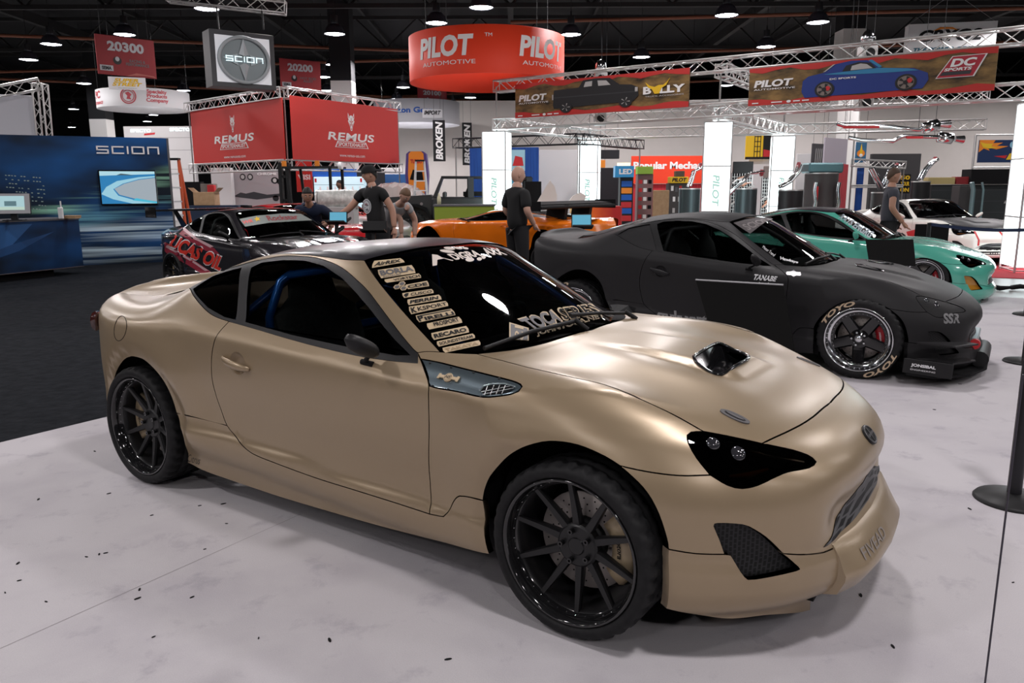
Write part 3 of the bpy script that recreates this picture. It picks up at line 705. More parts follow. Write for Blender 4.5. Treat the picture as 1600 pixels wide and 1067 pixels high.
def handle_mesh(mat):
    mb=cup_mesh(mat,cCup,.022,(0,1,0)); a,b=trace([(349,558.5),(391,577)]); n=np.array([0,-1,0.])
    rows=[]; k=9
    for i in range(k):
        t=i/(k-1); e=math.sin(PI*min(max(t,.04),.96))**.35; p=a+(b-a)*t+n*(.006+.022*math.sin(PI*t)**.6)
        rows+=[(p[0],p[1]+.011*e*math.cos(q),p[2]+.019*e*math.sin(q)) for q in np.linspace(0,2*PI,10,endpoint=False)]
    fs=[(i*10+j,i*10+(j+1)%10,(i+1)*10+(j+1)%10,(i+1)*10+j) for i in range(k-1) for j in range(10)]+[tuple(range(10)),tuple(range((k-1)*10,k*10))]
    mb.add(rows,fs,True); return mb.mesh('door_handle')
def mirror_mesh(mat,sm,big=1.):
    mb=MB().mat(mat); c=np.array([-.905,-.905,.945]); 
    rows=[]; k=9;n=14
    for i in range(k):  # lateral sections from the inner to the outer end
        t=i/(k-1); e=(1-abs(2*t-1)**3.5)**.5 if 0<i<k-1 else .12; y=.060-.16*t; z=.075*(t-.45)
        rows+=[(c[0]+.020+.050*e*math.cos(a)*(1.0 if math.cos(a)>0 else .45)*big,c[1]+y,c[2]+z-.02+.036*e*math.sin(a)*big) for a in np.linspace(0,2*PI,n,endpoint=False)]
    fs=[(i*n+j,i*n+(j+1)%n,(i+1)*n+(j+1)%n,(i+1)*n+j) for i in range(k-1) for j in range(n)]+[tuple(range(n)),tuple(range((k-1)*n,k*n))]
    mb.add(rows,fs,True); mb.mat(sm); f=trace([(575,566)])[0]
    mb.tube([c+(.0,.02,-.03),c+(.01,.03,-.065),f+(0,-.012,.01)],[.010,.009,.010],8); mb.tube([f+(-.03,-.004,.0),f+(.03,-.004,-.004)],.012,8); return mb.mesh('mirror')
def wiper_mesh():
    mb=MB().mat(BLKS)
    for a,b in (((-.46,-.05,0),(-.545,-.60,0)),((-.47,.46,0),(-.50,-.02,0))):
        p=drop(np.array([a,np.array(a)*.5+np.array(b)*.5,b],float)); p[:,2]+=.022; mb.tube([tuple(q) for q in p],.009,6); q=drop(np.array([a,(a[0]+.05,a[1]+.03,0)],float)); q[:,2]+=(.03,.0); mb.tube([tuple(q[0]),tuple(q[1])],.012,6)
    return mb.mesh('wipers')
WIPER=wiper_mesh()
def lamp_guts(amber=True):
    mb=MB().mat(CHR); c=trace([(1112,697),(1150,712)],off=-.035)
    for p,r in zip(c,(.030,.036)):
        m=frame_at(p,(0,0,1)); mb.mat(BLKG).lathe([(r*1.25,-.03),(r*1.25,.004),(r,.008)],24,m); mb.mat(M('lens glass',(.03,.03,.035),.03,coat=1)).lathe([(r,.006),(r*.8,.018),(r*.45,.027),(0,.03)],24,m)
    mb.mat(CHR); p=trace([(1096,684),(1130,693),(1165,702),(1215,716),(1255,722)],off=-.03); mb.tube([tuple(q) for q in p],.006,6)
    mb.mat(M('amber reflector',(.55,.16,.02),.25)); p=trace([(1140,744),(1170,742),(1200,733)],off=-.03); mb.tube([tuple(q) for q in p],[.004,.010,.004],6)
    return mb
GUTS=lamp_guts()
GUTS_R=GUTS.mesh('projector'); 
_g=MB(); _g.v=[(x,-y,z) for x,y,z in GUTS.v]; _g.f=[f[::-1] for f in GUTS.f]; _g.m=GUTS.m; _g.sm=GUTS.sm; _g.mats=GUTS.mats; GUTS_L=_g.mesh('projector')
def mirror_mb(mb,name):
    g=MB(); g.v=[(x,-y,z) for x,y,z in mb.v]; g.f=[f[::-1] for f in mb.f]; g.m=mb.m; g.sm=mb.sm; g.mats=mb.mats; return g.mesh(name)
def mirror_me(me,name):
    c=me.copy(); c.name=name
    for v in c.vertices: v.co.y=-v.co.y
    c.flip_normals(); return c
def pm(key,mat,left=False):
    """panel mesh in a paint"""
    src=(PL if left else PM)[key]; k=('pm',key,mat.name,left)
    if k in MATS: return MATS[k]
    me=src.copy(); me.materials.clear(); me.materials.append(mat); MATS[k]=me; return me
HANDLES={}
def mesh_mat(name,c1,c2,sc,rot=0.):
    mt=M(name,c2,.5,.3); nt=mt.node_tree; N=nt.nodes.new; tc=N('ShaderNodeTexCoord'); mp=N('ShaderNodeMapping'); br=N('ShaderNodeTexBrick'); mp.inputs['Rotation'].default_value=(PI/2,0,PI/2); mp.inputs['Scale'].default_value=(sc,sc,sc)
    nt.links.new(tc.outputs['Object'],mp.inputs[0]); nt.links.new(mp.outputs[0],br.inputs['Vector']); br.inputs['Color1'].default_value=(*c1,1); br.inputs['Color2'].default_value=(*c1,1); br.inputs['Mortar'].default_value=(*c2,1); br.inputs['Scale'].default_value=1; br.inputs['Mortar Size'].default_value=.12; br.inputs['Brick Width'].default_value=1.; br.inputs['Row Height'].default_value=.6
    nt.links.new(br.outputs[0],nt.nodes['Principled BSDF'].inputs['Base Color']); return mt
MESHM=mesh_mat('grille mesh',(.006,.006,.007),(.10,.10,.105),45); FOGM=mesh_mat('fog intake mesh',(.003,.003,.003),(.022,.022,.024),55)
def coupe(label,loc,rz,paint,roofm,rims='10',bonnet='bonnet_plain',bonnetm=None,cagem=None,plain=True,skirtm=None,mirrorm=None,glass=None,lens=None,quarterglassm=None,fogm=None,yw=.882,name='coupe_car',front_lip=True,left_mirror=True,tilt=None,doorglass=None,group=None):
    root=thing(name,label,'car',(loc[0],loc[1],0),rz,group)
    glass=glass or GLS; lens=lens or GLD
    link('bonnet',pm(bonnet,bonnetm or paint),root); link('front_bumper',pm('bumper',paint),root)
    if front_lip: link('front_lip',pm('lip',paint),root)
    link('boot_lid',pm('boot',paint),root); link('rear_bumper',pm('rear_bumper',paint),root); link('roof',pm('roof',roofm),root)
    for lf in (False,True):
        link('front_fender',pm('fender_plain' if plain else 'fender',paint,lf),root); d=link('door',pm('door',paint,lf),root); link('rear_quarter',pm('quarter',paint,lf),root); link('side_skirt',pm('skirt',skirtm or paint,lf),root)
        h=HANDLES.setdefault(paint.name,{})
        if 'h' not in h: h['h']=handle_mesh(paint); h['hl']=mirror_me(h['h'],'door_handle')
        link('door_handle',h['hl' if lf else 'h'],d)
        link('door_glass',pm('door_glass',doorglass or glass,lf),d)
        link('window_trim',pm('trim',BLKS,lf),root); link('quarter_window',pm('quarter_glass',quarterglassm or glass,lf),root)
        mk=('mir',(mirrorm or BLKS).name)
        if mk not in MATS:
            me=mirror_mesh(mirrorm or BLKS,BLKM); MATS[mk]=(me,mirror_me(me,'mirror'))
        (lf and not left_mirror) or link('mirror',MATS[mk][1 if lf else 0],root)
        hl=link('headlight',pm('headlight',lens,lf),root); link('housing',pm('light_bowl',BLKG,lf),hl); link('projector',GUTS_L if lf else GUTS_R,hl)
    fg=link('fog_intake',pm('fog_mesh',fogm or FOGM),root); link('fog_intake',pm('fog_mesh',fogm or FOGM,True),root)
    link('grille',pm('grille',MESHM),root); link('cowl',pm('cowl',BLKM),root); link('wipers',WIPER,root)
    link('windscreen',pm('windscreen',glass),root); link('rear_window',pm('rear_window',glass),root); link('floor_pan',TUB,root)
    link('dashboard',DASH,root); link('steering_wheel',STW,root)
    for y in (-.36,.36):
        s_=link('seat',SEAT,root); s_.location=(-1.62,y,.20)
    if cagem: link('roll_cage',cage_mesh(cagem),root)
    for x,fr in ((0,True),(-2.57,False)):
        for sy in (-1,1):
            if rims=='10': add_wheel(root,x,sy,yw,.3106,TYRE,RIM10,CALT,LUGB,fr)
            else: add_wheel(root,x,sy,yw,.322,TYRE_T,RIM5,CALD,LUGS,fr)
    return root

def tilt_body(root,pitch,dz):
    """a car that squats: its body leans, its wheels stay on the floor"""
    R=Matrix.Translation((0,0,dz))@Matrix.Rotation(pitch,4,'Y')
    for c in root.children:
        if not c.name.startswith('wheel'): c.matrix_basis=R@c.matrix_basis
# ================================================================ the tan coupe in front
def link_to(n,mb,root,label=None): return mb.build(n,root,None,label)
car=coupe('satin tan sports coupe with black roof, the nearest car on the white carpet',GLOC,GRZ,TAN,ROOFW,'10','bonnet',cagem=BLUE,plain=False,left_mirror=False,doorglass=GLC)
# side vents with carbon plate, badge and mesh
for lf in (False,True):
    v=link('fender_vent',pm('vent',CARB,lf),car)
    mb=MB().mat(BLKM); q=trace([(751,609),(757,604),(766,601.5),(787,601),(803,605),(796,611),(784,615.5),(755,617)],off=.0015); mb.add([tuple(p) for p in q],[tuple(range(len(q)))])
    mb.mat(STEEL)
    for a,b in (((757,617),(762,602)),((766,616.5),(772,601.5)),((775,616),(781,601)),((784,615),(790,601.5)),((752,612),(797,603)),((754,616),(803,606))):
        q=trace([a,b],off=.003); mb.tube([tuple(p) for p in q],.0014,5)
    q=trace([(749,611),(756,603),(770,599.5),(790,599.5),(806,604.5)],off=.004); mb.mat(M('bright carbon lip',(.30,.36,.38),.2,.7)).tube([tuple(p) for p in q],.0035,6)
    mb.mat(BLKS)
    for px in ((672,567),(705,574),(740,582),(780,591.5),(676,603),(700,608.5),(728,615),(752,619.5)):
        m=frame_at(trace([px],off=-.002)[0]); mb.lathe([(.005,0),(.004,.003),(0,.004)],8,m)
    mb2=MB(); m=frame_at(trace([(701,590.5)],off=-.002)[0],(0,0,1)); mb2.mat(TAND)
    mb2.lathe([(.019,0),(.019,.006),(.016,.007),(0,.007)],24,m); 
    for s in (-1,1): mb2.box((s*.030,0,.003),(.026,.012,.005),m); mb2.box((s*.044,0,.003),(.012,.024,.006),m,bev=.002)
    mb2.mat(BLKS)
    mb2.lathe([(.0155,.0072),(.0145,.0075)],24,m); text_into(mb2,'HS',0,0,.015,None,lambda u,w:tuple(m@Vector((u,w,.0076))),bold=.03,shear=.3)
    if lf: link('vent_mesh',mirror_mb(mb,'vent_mesh'),v); link('badge',mirror_mb(mb2,'badge'),v)
    else: link_to('vent_mesh',mb,v); link_to('badge',mb2,v)
# bonnet scoop, pin plates, nose badge
mb=MB().mat(BLKG); L=np.array(cScoop); mb.tube([tuple(p+np.array([0,0,.002])) for p in L],.0075,8,closed=True)
c=L.mean(0); V=[tuple(p-np.array([0,0,.004])) for p in L]+[tuple(c+(p-c)*.92-np.array([-.03,0,.06])) for p in L]; n=len(L)
mb.add(V,[(i,(i+1)%n,n+(i+1)%n,n+i) for i in range(n)],True); mb.add([V[n+i] for i in range(n)],[tuple(range(n))])
link_to('bonnet_scoop',mb,car)
for px in ((1148,651),(1263,565)):
    mb=MB(); m=frame_at(trace([px])[0],(0,1,0)); mb.mat(GREYD); pts=[(.052*math.cos(a)*(1 if abs(math.cos(a))<.9 else .97)+.012*math.sin(a),.022*math.sin(a)) for a in np.linspace(0,2*PI,28,endpoint=False)]
    mb.prism(pts,-.002,.0035,m); mb.mat(BLKS); mb.prism([(a*.72,b*.55) for a,b in pts],.0035,.0042,m); mb.mat(GREYD); mb.prism([(a*.6,b*.32) for a,b in pts],.0042,.0055,m); link_to('bonnet_pin',mb,car)
mb=MB(); m=frame_at(trace([(1358,679)])[0],(0,0,1)); mb.mat(BLKS); el=[(.052*math.cos(a),.038*math.sin(a)) for a in np.linspace(0,2*PI,32,endpoint=False)]
mb.prism(el,-.012,.004,m); mb.mat(M('dark badge metal',(.13,.13,.135),.35,.6)); mb.tube([(a*.9,b*.88,.005) for a,b in el],.0028,6,closed=True,M4=m); mb.prism([(-.006,.033),(.004,.033),(.006,0),(-.004,-.033),(-.008,-.033),(-.004,0)],.004,.007,m); mb.box((0,0,.006),(.088,.008,.004),m)
link_to('nose_badge',mb,car)
# fuel door line
mb=MB().mat(BLKM); q=trace([(188+9.5*math.cos(t)-2.5*math.sin(t),513+19.5*math.sin(t)) for t in np.linspace(0,2*PI,36,endpoint=False)],off=.0004); mb.tube([tuple(p) for p in q],.0016,5,closed=True); link_to('fuel_door',mb,car)
# tail lights
for s in (-1,1):
    mb=MB().mat(M('dark tail lamp',(.05,.012,.01),.06,coat=1)); rows=[];k=6;n=12
    for i in range(k):
        t=i/(k-1); x=-3.10-.16*t; y=-.775+.10*t; h=.055*(1-.35*t)
        rows+=[(x-.01,s*(-y)*-1+s*0+(-.018*math.cos(a))*s*-1*0-s*0,.80+h*math.sin(a)+.0*math.cos(a)) if False else (x,s*(abs(y)+.030*math.cos(a)),.80+h*math.sin(a)) for a in np.linspace(0,2*PI,n,endpoint=False)]
    mb.add(rows,[(i*n+j,i*n+(j+1)%n,(i+1)*n+(j+1)%n,(i+1)*n+j) for i in range(k-1) for j in range(n)]+[tuple(range(n)),tuple(range((k-1)*n,k*n))],True); mb.build('tail_light',car,fixn=True)
# windscreen stickers
STK=[]
c2=lambda x,y:(500+.3125*x,340+.3125*y)
def stick(txt,q,bold=.05,shear=0.,plate=True,inner=(.06,.2,.94,.8),lm=None):
    q=[c2(*p) for p in q]; global D
    if plate: D=Decals(); STK.append(D); D.plate(TAND,q)
    u0,v0,u1,v1=inner; D.text(lm or BLKS,txt,[bil(q,u0,v1),bil(q,u1,v1),bil(q,u1,v0),bil(q,u0,v0)],bold,shear)
stick('AirREX',[(268,216),(405,202),(428,222),(256,252)],.03,.3)
stick('BORLA',[(285,262),(462,236),(482,276),(302,304)],.10,inner=(.05,.30,.97,.92),lm=GREYD); stick('EXHAUST',[(285,262),(462,236),(482,276),(302,304)],.02,plate=False,inner=(.10,.06,.6,.22),lm=GREYD)
stick('VORTECH',[(318,310),(498,278),(510,300),(330,326)],.03,inner=(.24,.2,.97,.8)); 
stick('CDE',[(425,336),(538,315),(548,342),(438,358)],.06)
for hx,hy in ((410,330),(385,346),(418,352)):
    for r,mt,lf in ((17,TAND,0),(12,GREYD,.001)): D.poly(mt,[c2(hx+r*1.1*math.cos(a),hy+r*.75*math.sin(a)-.15*r*math.cos(a)) for a in np.linspace(0,2*PI,6,endpoint=False)],lf)
stick('CUSCO',[(408,378),(562,356),(572,376),(418,402)],.02,.2,inner=(.26,.2,.95,.8)); D.poly(BLKS,[c2(*p) for p in ((418,388),(428,378),(444,376),(440,390),(430,398))],.001)
stick('PERRIN',[(434,410),(598,384),(612,408),(440,438)],.07,.2)
stick('KSPORT',[(440,446),(632,416),(646,440),(452,484)],.02,inner=(.22,.2,.97,.8)); stick('K',[(440,446),(632,416),(646,440),(452,484)],.08,plate=False,inner=(.05,.12,.19,.88))
stick('IRELLI',[(474,490),(660,454),(682,486),(492,524)],.06,inner=(.2,.1,.97,.6)); stick('P',[(474,490),(660,454),(682,486),(492,524)],.10,plate=False,inner=(.04,.1,.18,.9)); D.plate(BLKS,[bil([c2(474,490),c2(660,454),c2(682,486),c2(492,524)],a,b) for a,b in ((.12,.92),(.95,.92),(.95,.78),(.12,.78))],.0,.001)
stick('PROSPORT',[(530,530),(698,494),(716,524),(542,560)],.03,inner=(.2,.3,.93,.95))
stick('RECARO',[(552,578),(735,540),(750,572),(566,612)],.06)
stick('SOUNDSTREAM',[(580,620),(768,578),(780,600),(590,646)],.02)
stick('TAKATA',[(608,652),(798,612),(806,636),(622,676)],.08,lm=M('tan decal shade',(.36,.26,.15),.5))
t2=lambda x,y:(780+.1125*x,460+.1125*y)
D=Decals(); STK.append(D)
D.text(TAND,'TOCA',[t2(245,335),t2(790,185),t2(890,375),t2(500,520)],.10,0,.0); D.text(GREYD,'TOCA',[t2(268,345),t2(770,203),t2(866,362),t2(488,500)],.045,0,.002)
D.text(TAND,'SERIES',[t2(785,185),t2(1290,118),t2(1440,270),t2(900,370)],.09,0,.0); D.text(BLKM,'SERIES',[t2(815,200),t2(1270,135),t2(1410,262),t2(915,350)],.01,0,.002)
D.text(TAND,'JOHNTOCA.NET',[t2(510,505),t2(1440,250),t2(1480,330),t2(530,590)],.10,0,.0); D.text(BLKM,'JOHNTOCA.NET',[t2(525,520),t2(1430,268),t2(1462,322),t2(545,575)],-.01,0,.002)
D=Decals(); STK.append(D); D.poly(TAND,[t2(140,385),t2(410,465),t2(410,640),t2(140,620)]); D.poly(GREYD,[t2(160,405),t2(395,475),t2(395,635),t2(160,612)],.001); D.text(TAND,'IS',[t2(215,425),t2(215,625),t2(340,635),t2(340,455)],.0,0,.002)
a2=lambda x,y:(660+.09375*x,370+.09375*y)
D=Decals(); STK.append(D); PINK=M('pale decal film',(.66,.58,.52),.5)
for q in ([(160,290),(250,300),(330,345),(520,390),(500,400),(360,360),(250,380),(245,470),(170,485)],):
    D.poly(PINK,[a2(*p) for p in q])
D.text(PINK,'DIGRA',[a2(390,290),a2(880,215),a2(1000,320),a2(560,385)],.10,.1,.001); D.text(PINK,'AXX',[a2(960,185),a2(1250,190),a2(1430,300),a2(1090,300)],.10,.1,.001)
for x,y,rx,ry in ((415,240,125,25),(450,190,95,24),(600,185,70,20),(720,190,50,18),(790,378,72,34),(950,368,42,28),(1020,335,38,32)): D.poly(PINK,[a2(x+rx*math.cos(a),y+ry*math.sin(a)+.12*rx*math.cos(a)*(1 if y<300 else 0)) for a in np.linspace(0,2*PI,18,endpoint=False)],.001)
for d_ in STK: d_.mb.build('windscreen_sticker',car)
D=Decals(off=.0008); q=[(294,709),(314,714),(312,726),(293,721)]; D.text(BLKS,'Citrus',q,-.005,.3,0); D.mb.build('skirt_lettering',car)

# shelf lip under the nose
def shelf():
    mb=MB().mat(TAN); ys=np.linspace(-.415,.415,29); rows=[]
    for y in ys:
        a=abs(y); d=float(NP(a))*.95; e=1-.25*float(sstep(.30,.415,a)); inn=nose([(y,.356)])[0][0]
        rows.append([(inn-.012,y,.362),(inn+.006,y,.354),(inn+(.858-d-inn)*.55*e,y,.318),(inn+(.853-d-inn)*e,y,.268),(inn+(.862-d-inn)*e,y,.255),(inn+(.860-d-inn)*e,y,.235),(inn+(.83-d-inn)*e,y,.185),(inn-.05,y,.165)])
    k=8; vs=[p for r in rows for p in r]; n=len(rows)
    mb.add(vs,[(i*k+j,(i+1)*k+j,(i+1)*k+j+1,i*k+j+1) for i in range(n-1) for j in range(k-1)],True); mb.add(rows[0],[tuple(range(k))]); mb.add(rows[-1],[tuple(range(k))[::-1]])
    return mb.build('splitter',car,fixn=True)
shelf()
def shelf_pt(y,t):
    a=abs(y); d=float(NP(a))*.95; e=1-.25*float(sstep(.30,.415,a)); inn=nose([(y,.356)])[0][0]; p=np.array([inn+(.858-d-inn)*.55*e,y,.318]); q=np.array([inn+(.853-d-inn)*e,y,.268]); r=p+(q-p)*t; return tuple(r+np.array([.0015,0,.0025]))
mb=MB().mat(M('worn silver lettering',(.27,.235,.21),.45)); text_into(mb,'FIVEAD',0,0,.040,.25,lambda u,v:shelf_pt(-.175+u,.5-v/.055),.01); mb.build('lip_lettering',car)
q=trace([(953,476),(965,475.5),(982,477),(994,481.5),(990,489),(981,496.5),(968,500),(955,500),(962,490)],off=-.001); mb=MB().mat(BLKM); mb.add([tuple(p) for p in q],[tuple(range(len(q)))]); mb.add([tuple(p-np.array([0,0,.02])) for p in q],[tuple(range(len(q)))]); link_to('cowl_cap',mb,car)
# ================================================================ the hall
def struct(name,mb,mat=None,fixn=False): return prop(mb.build(name,None,mat,fixn=fixn),kind='structure')
CONC=noise_mat('polished concrete',(.22,.22,.22),(.32,.32,.31),.8,.35,5,.35,.7)
mb=MB(); mb.box((0,30,-.037),(130,110,.05)); struct('floor',mb,CONC)
# white show carpet with scuffs, charcoal carpet
def white_carpet():
    mt=M('white show carpet',(.62,.60,.62),.93,spec=.15); nt=mt.node_tree; N=nt.nodes.new; L=nt.links.new; b=nt.nodes['Principled BSDF']
    tc=N('ShaderNodeTexCoord'); 
    def noise(sc,det,ro=.55,dist=0.):
        n=N('ShaderNodeTexNoise'); n.inputs['Scale'].default_value=sc; n.inputs['Detail'].default_value=det; n.inputs['Roughness'].default_value=ro; n.inputs['Distortion'].default_value=dist; L(tc.outputs['Object'],n.inputs['Vector']); return n
    def ramp(src,p0,p1,c0,c1):
        r=N('ShaderNodeValToRGB'); r.color_ramp.elements[0].position=p0; r.color_ramp.elements[1].position=p1; r.color_ramp.elements[0].color=(*c0,1); r.color_ramp.elements[1].color=(*c1,1); L(src,r.inputs[0]); return r
    def mul(a,b_,f=1.):
        m=N('ShaderNodeMixRGB'); m.blend_type='MULTIPLY'; m.inputs[0].default_value=f; L(a,m.inputs[1]); L(b_,m.inputs[2]); return m.outputs[0]
    a=ramp(noise(.8,4).outputs['Fac'],.3,.7,(.54,.515,.54),(.60,.575,.595))
    s=ramp(noise(1.3,5,.6,.2).outputs['Fac'],.48,.72,(1,1,1),(.84,.83,.86))
    f=ramp(noise(4.5,6,.7,.25).outputs['Fac'],.56,.74,(1,1,1),(.74,.73,.77))
    d=ramp(noise(260,2).outputs['Fac'],.3,.7,(.90,.90,.90),(1,1,1))
    o=mul(mul(mul(a.outputs[0],s.outputs[0]),f.outputs[0]),d.outputs[0]); L(o,b.inputs['Base Color'])
    bp=N('ShaderNodeBump'); bp.inputs['Strength'].default_value=.25; bp.inputs['Distance'].default_value=.004; L(noise(180,3).outputs['Fac'],bp.inputs['Height']); L(bp.outputs[0],b.inputs['Normal'])
    return mt
def rect_along(o,ax,l0,l1,w0,w1): # corners in a frame at o with axis angle ax
    c,s=math.cos(ax),math.sin(ax); return [(o[0]+a*c-b*s,o[1]+a*s+b*c) for a,b in ((l0,w0),(l1,w0),(l1,w1),(l0,w1))]
AX=GRZ; O_=(-2.76,5.15)   # left edge of the white carpet passes here, at right angles to the coupe
mb=MB(); mb.prism(rect_along(O_,AX,0,17,-9,10.2),-.011,0)
prop(mb.build('show_carpet',None,white_carpet()),'scuffed white show carpet under the tan, dark grey and mint coupes','carpet')
CHAR=noise_mat('charcoal carpet',(.006,.0075,.010),(.015,.017,.021),9,.95,8,.35,.7,bump=.6,spec=.1)
mb=MB(); mb.prism(rect_along(O_,AX,-16,-.004,-9,9.5),-.011,-.0005)
prop(mb.build('charcoal_carpet',None,CHAR),'dark charcoal carpet in front of the blue display wall at left','carpet')
# carpet seam + specks of dirt
mb=MB(); a,b=fl(-60,1040,.0006),fl(470,803,.0006); d=(b-a)/np.linalg.norm(b-a); n=np.array([-d[1],d[0],0])*.0016
mb.quad(tuple(a-n),tuple(b-n),tuple(b+n),tuple(a+n)); 
a,b=fl(560,700,.006),fl(420,770,.006)
prop(mb.build('carpet_seam',None,M('seam shadow',(.30,.28,.29),.95)),'thin seam line across the white carpet at lower left','seam')
mb=MB()
for px,py in [(72,940),(135,870),(155,866),(28,880),(30,907),(8,926),(165,864),(215,935),(300,933),(218,921),(170,771),(237,805),(312,790),(354,818),(349,787),(320,858),(148,705),(82,668),(404,997),(1205,818),(1212,830),(1100,910),(1270,880),(1345,930),(1515,795),(1395,1010),(1583,910),(240,995),(515,1000),(60,780),(1460,640),(1500,600),(700,1030)]:
    p=fl(px,py,.001); r=rng.uniform(.004,.009); a=rng.uniform(0,PI); q=[(p[0]+r*1.6*math.cos(a)*math.cos(t)-r*.6*math.sin(a)*math.sin(t),p[1]+r*1.6*math.sin(a)*math.cos(t)+r*.6*math.cos(a)*math.sin(t)) for t in np.linspace(0,2*PI,7,endpoint=False)]
    mb.prism(q,.0005,.003)
prop(mb.build('carpet_crumbs',None,BLKM),'dark crumbs of dirt scattered over the white carpet','dirt',kind='stuff')
# red carpet strip of the booth at right
mb=MB(); p=fl(1500,432); mb.prism(rect_along((p[0],p[1]),math.radians(-25),-4.5,3,.1,6),-.011,-.0008); prop(mb.build('red_carpet',None,noise_mat('red carpet',(.38,.02,.03),(.50,.03,.045),30,.95)),'red carpet under the booth with the glowing columns','carpet')
# walls, ceiling
WALL=noise_mat('painted hall wall',(.70,.655,.62),(.76,.71,.68),.3,.8); DARKC=M('dark ceiling',(.012,.012,.014),.9)
mb=MB(); mb.box((28,50,3.4),(70,.3,6.8)); struct('wall_back',mb,WALL)
mb=MB(); mb.box((10,84,5),(140,.3,10)); struct('wall_far',mb,M('far wall paint',(.06,.06,.065),.9))
mb=MB(); mb.box((-60,30,5),(.3,110,10)); struct('wall_left',mb,M('side wall paint',(.25,.24,.24),.9))
mb=MB(); mb.box((62,30,5),(.3,110,10)); struct('wall_right',mb,M('side wall paint',(.25,.24,.24),.9))
mb=MB(); mb.box((0,30,10.1),(130,115,.2)); struct('ceiling',mb,DARKC)
BEAM=M('dark roof steel',(.030,.029,.030),.7,.3); PIPE=M('rusty red pipe',(.22,.075,.04),.6)
for i,y in enumerate((22,31,40,50,61,72)):
    mb=MB(); 
    for z in (8.2,9.6): mb.box((0,y,z),(124,.16,.16))
    for x in range(-60,61,3): mb.tube([(x,y,8.2),(x+1.5,y,9.6),(x+3,y,8.2)],.05,5)
    struct('trim_%d'%(i+1),mb,BEAM)
for i,x in enumerate((-34,-22,-11,0,11,22,34)):
    mb=MB(); mb.box((x,40,9.3),(.25,90,.45)); mb.box((x+4,40,9.75),(.12,90,.2)); struct('trim_%d'%(i+7),mb,BEAM)
for i,(a,b,z) in enumerate(((( -40,30),(-4,39),7.9),((-30,44),(22,36),7.7),((-12,58),(20,46),7.8),((0,33),(36,29),8.0),((-38,40),(10,62),7.5))):
    mb=MB(); mb.tube([(a[0],a[1],z),(b[0],b[1],z)],.07,8); struct('trim_%d'%(i+14),mb,PIPE)
# hall columns
PILM=M('white column paint',(.72,.70,.68),.7)
for i,(px,py,wpx,Y) in enumerate(((160,200,25,45),(537,150,31,36),(1327,70,33,38))):
    p=at(px,py,Y); w=wpx/FPX*Y; zt=at(px,(187,128,48)[i],Y)[2]; mb=MB().mat(PILM); mb.box((p[0],p[1],zt/2),(w,w,zt)); mb.mat(DARKC).box((p[0],p[1],(zt+9.99)/2),(w,w,9.99-zt)); struct('trim_%d'%(i+19),mb)
# lamps
BULB=M('lamp glow',(1,1,1),.5,emis=(.93,.93,1.0),es=26); SHADE=M('lamp reflector',(.10,.10,.13),.4,.5); HOUS=M('lamp housing',(.012,.012,.014),.6)
def lamp_meshes():
    a=MB().mat(SHADE).lathe([(.14,.36),(.20,.34),(.30,.22),(.375,.03),(.385,0),(.365,.03),(.28,.21),(.15,.32)],28).mesh('reflector')
    b=MB().mat(BULB).lathe([(0,.0),(.25,.004),(.355,.03)],28).mesh('diffuser')
    c=MB().mat(HOUS); c.cyl((0,0,.50),.13,.30,16); c.cyl((0,0,.72),.03,.2,8); c.tube([(0,0,.8),(0,0,2.998)],.012,5); return a,b,c.mesh('housing')
LA,LB,LC=lamp_meshes()
def lamp(px,py,label,z=LAMP_Z):
    p=fl(px,py,z); r=thing('high_bay_lamp',label,'lamp',tuple(p),0,'high-bay lamps under the ceiling')
    link('reflector',LA,r); link('diffuser',LB,r); link('housing',LC,r); return r
for px,py,lb in [(323,15,'bright high-bay lamp right above the square lightbox sign'),(80,70,'bright high-bay lamp left of the 20300 banner, right one of a pair'),(45,94,'bright high-bay lamp at far left, left one of a pair'),(195,55,'bright high-bay lamp in front of the top edge of the 20300 banner'),(131,131,'high-bay lamp above the left truss end, left of the yellow lettered sign'),(115,171,'smaller high-bay lamp above the blue wall, upper of two'),(112,199,'tiny high-bay lamp just above the blue wall, lower of two'),(523,54,'bright high-bay lamp to the right of the square lightbox sign'),(682,37,'bright high-bay lamp above the left end of the red ring banner'),(752,13,'bright high-bay lamp at the top edge above the red ring banner'),(892,55,'bright high-bay lamp right of the red ring banner'),(1135,25,'bright high-bay lamp at the top edge right of centre'),(1278,36,'bright high-bay lamp beside the upper white hall column at right'),(1197,74,'high-bay lamp just above the right truss banner'),(1002,90,'high-bay lamp above the truss between red ring and right banners'),(522,102,'high-bay lamp above the white hall column in the middle'),(630,137,'high-bay lamp over the right end of the wolf-head banner, upper one'),(735,153,'high-bay lamp below the red ring banner'),(505,121,'small high-bay lamp right of the 20200 banner, upper one'),(512,142,'small high-bay lamp right of the 20200 banner, lower one'),(240,180,'small high-bay lamp under the white ring banner, right one'),(230,190,'small high-bay lamp under the white ring banner, left one'),(287,142,'high-bay lamp at the right end of the white ring banner'),(620,155,'high-bay lamp over the right end of the wolf-head banner, lower one'),(1082,116,'small high-bay lamp just right of the pickup banner'),(1135,134,'small high-bay lamp behind the truss corner between the two banners'),(708,165,'small high-bay lamp beside the red hanging banner in the centre distance')]:
    r=lamp(px,py,lb)
for x in (-22,-14,-6,2,10,18):
    for y in (-6.5,.8,7.85,15.2,22.3): lamp_light('lamp_light',(x,y,LAMP_Z+.02),.72,LAMP_W)
for x in (-30,-18,-6,6,18,30):
    for y in (28,36,44): lamp_light('lamp_light',(x,y,LAMP_Z),.8,LAMP_W*2.1)  # added lights without fixtures, boosted to brighten the back wall and far booths
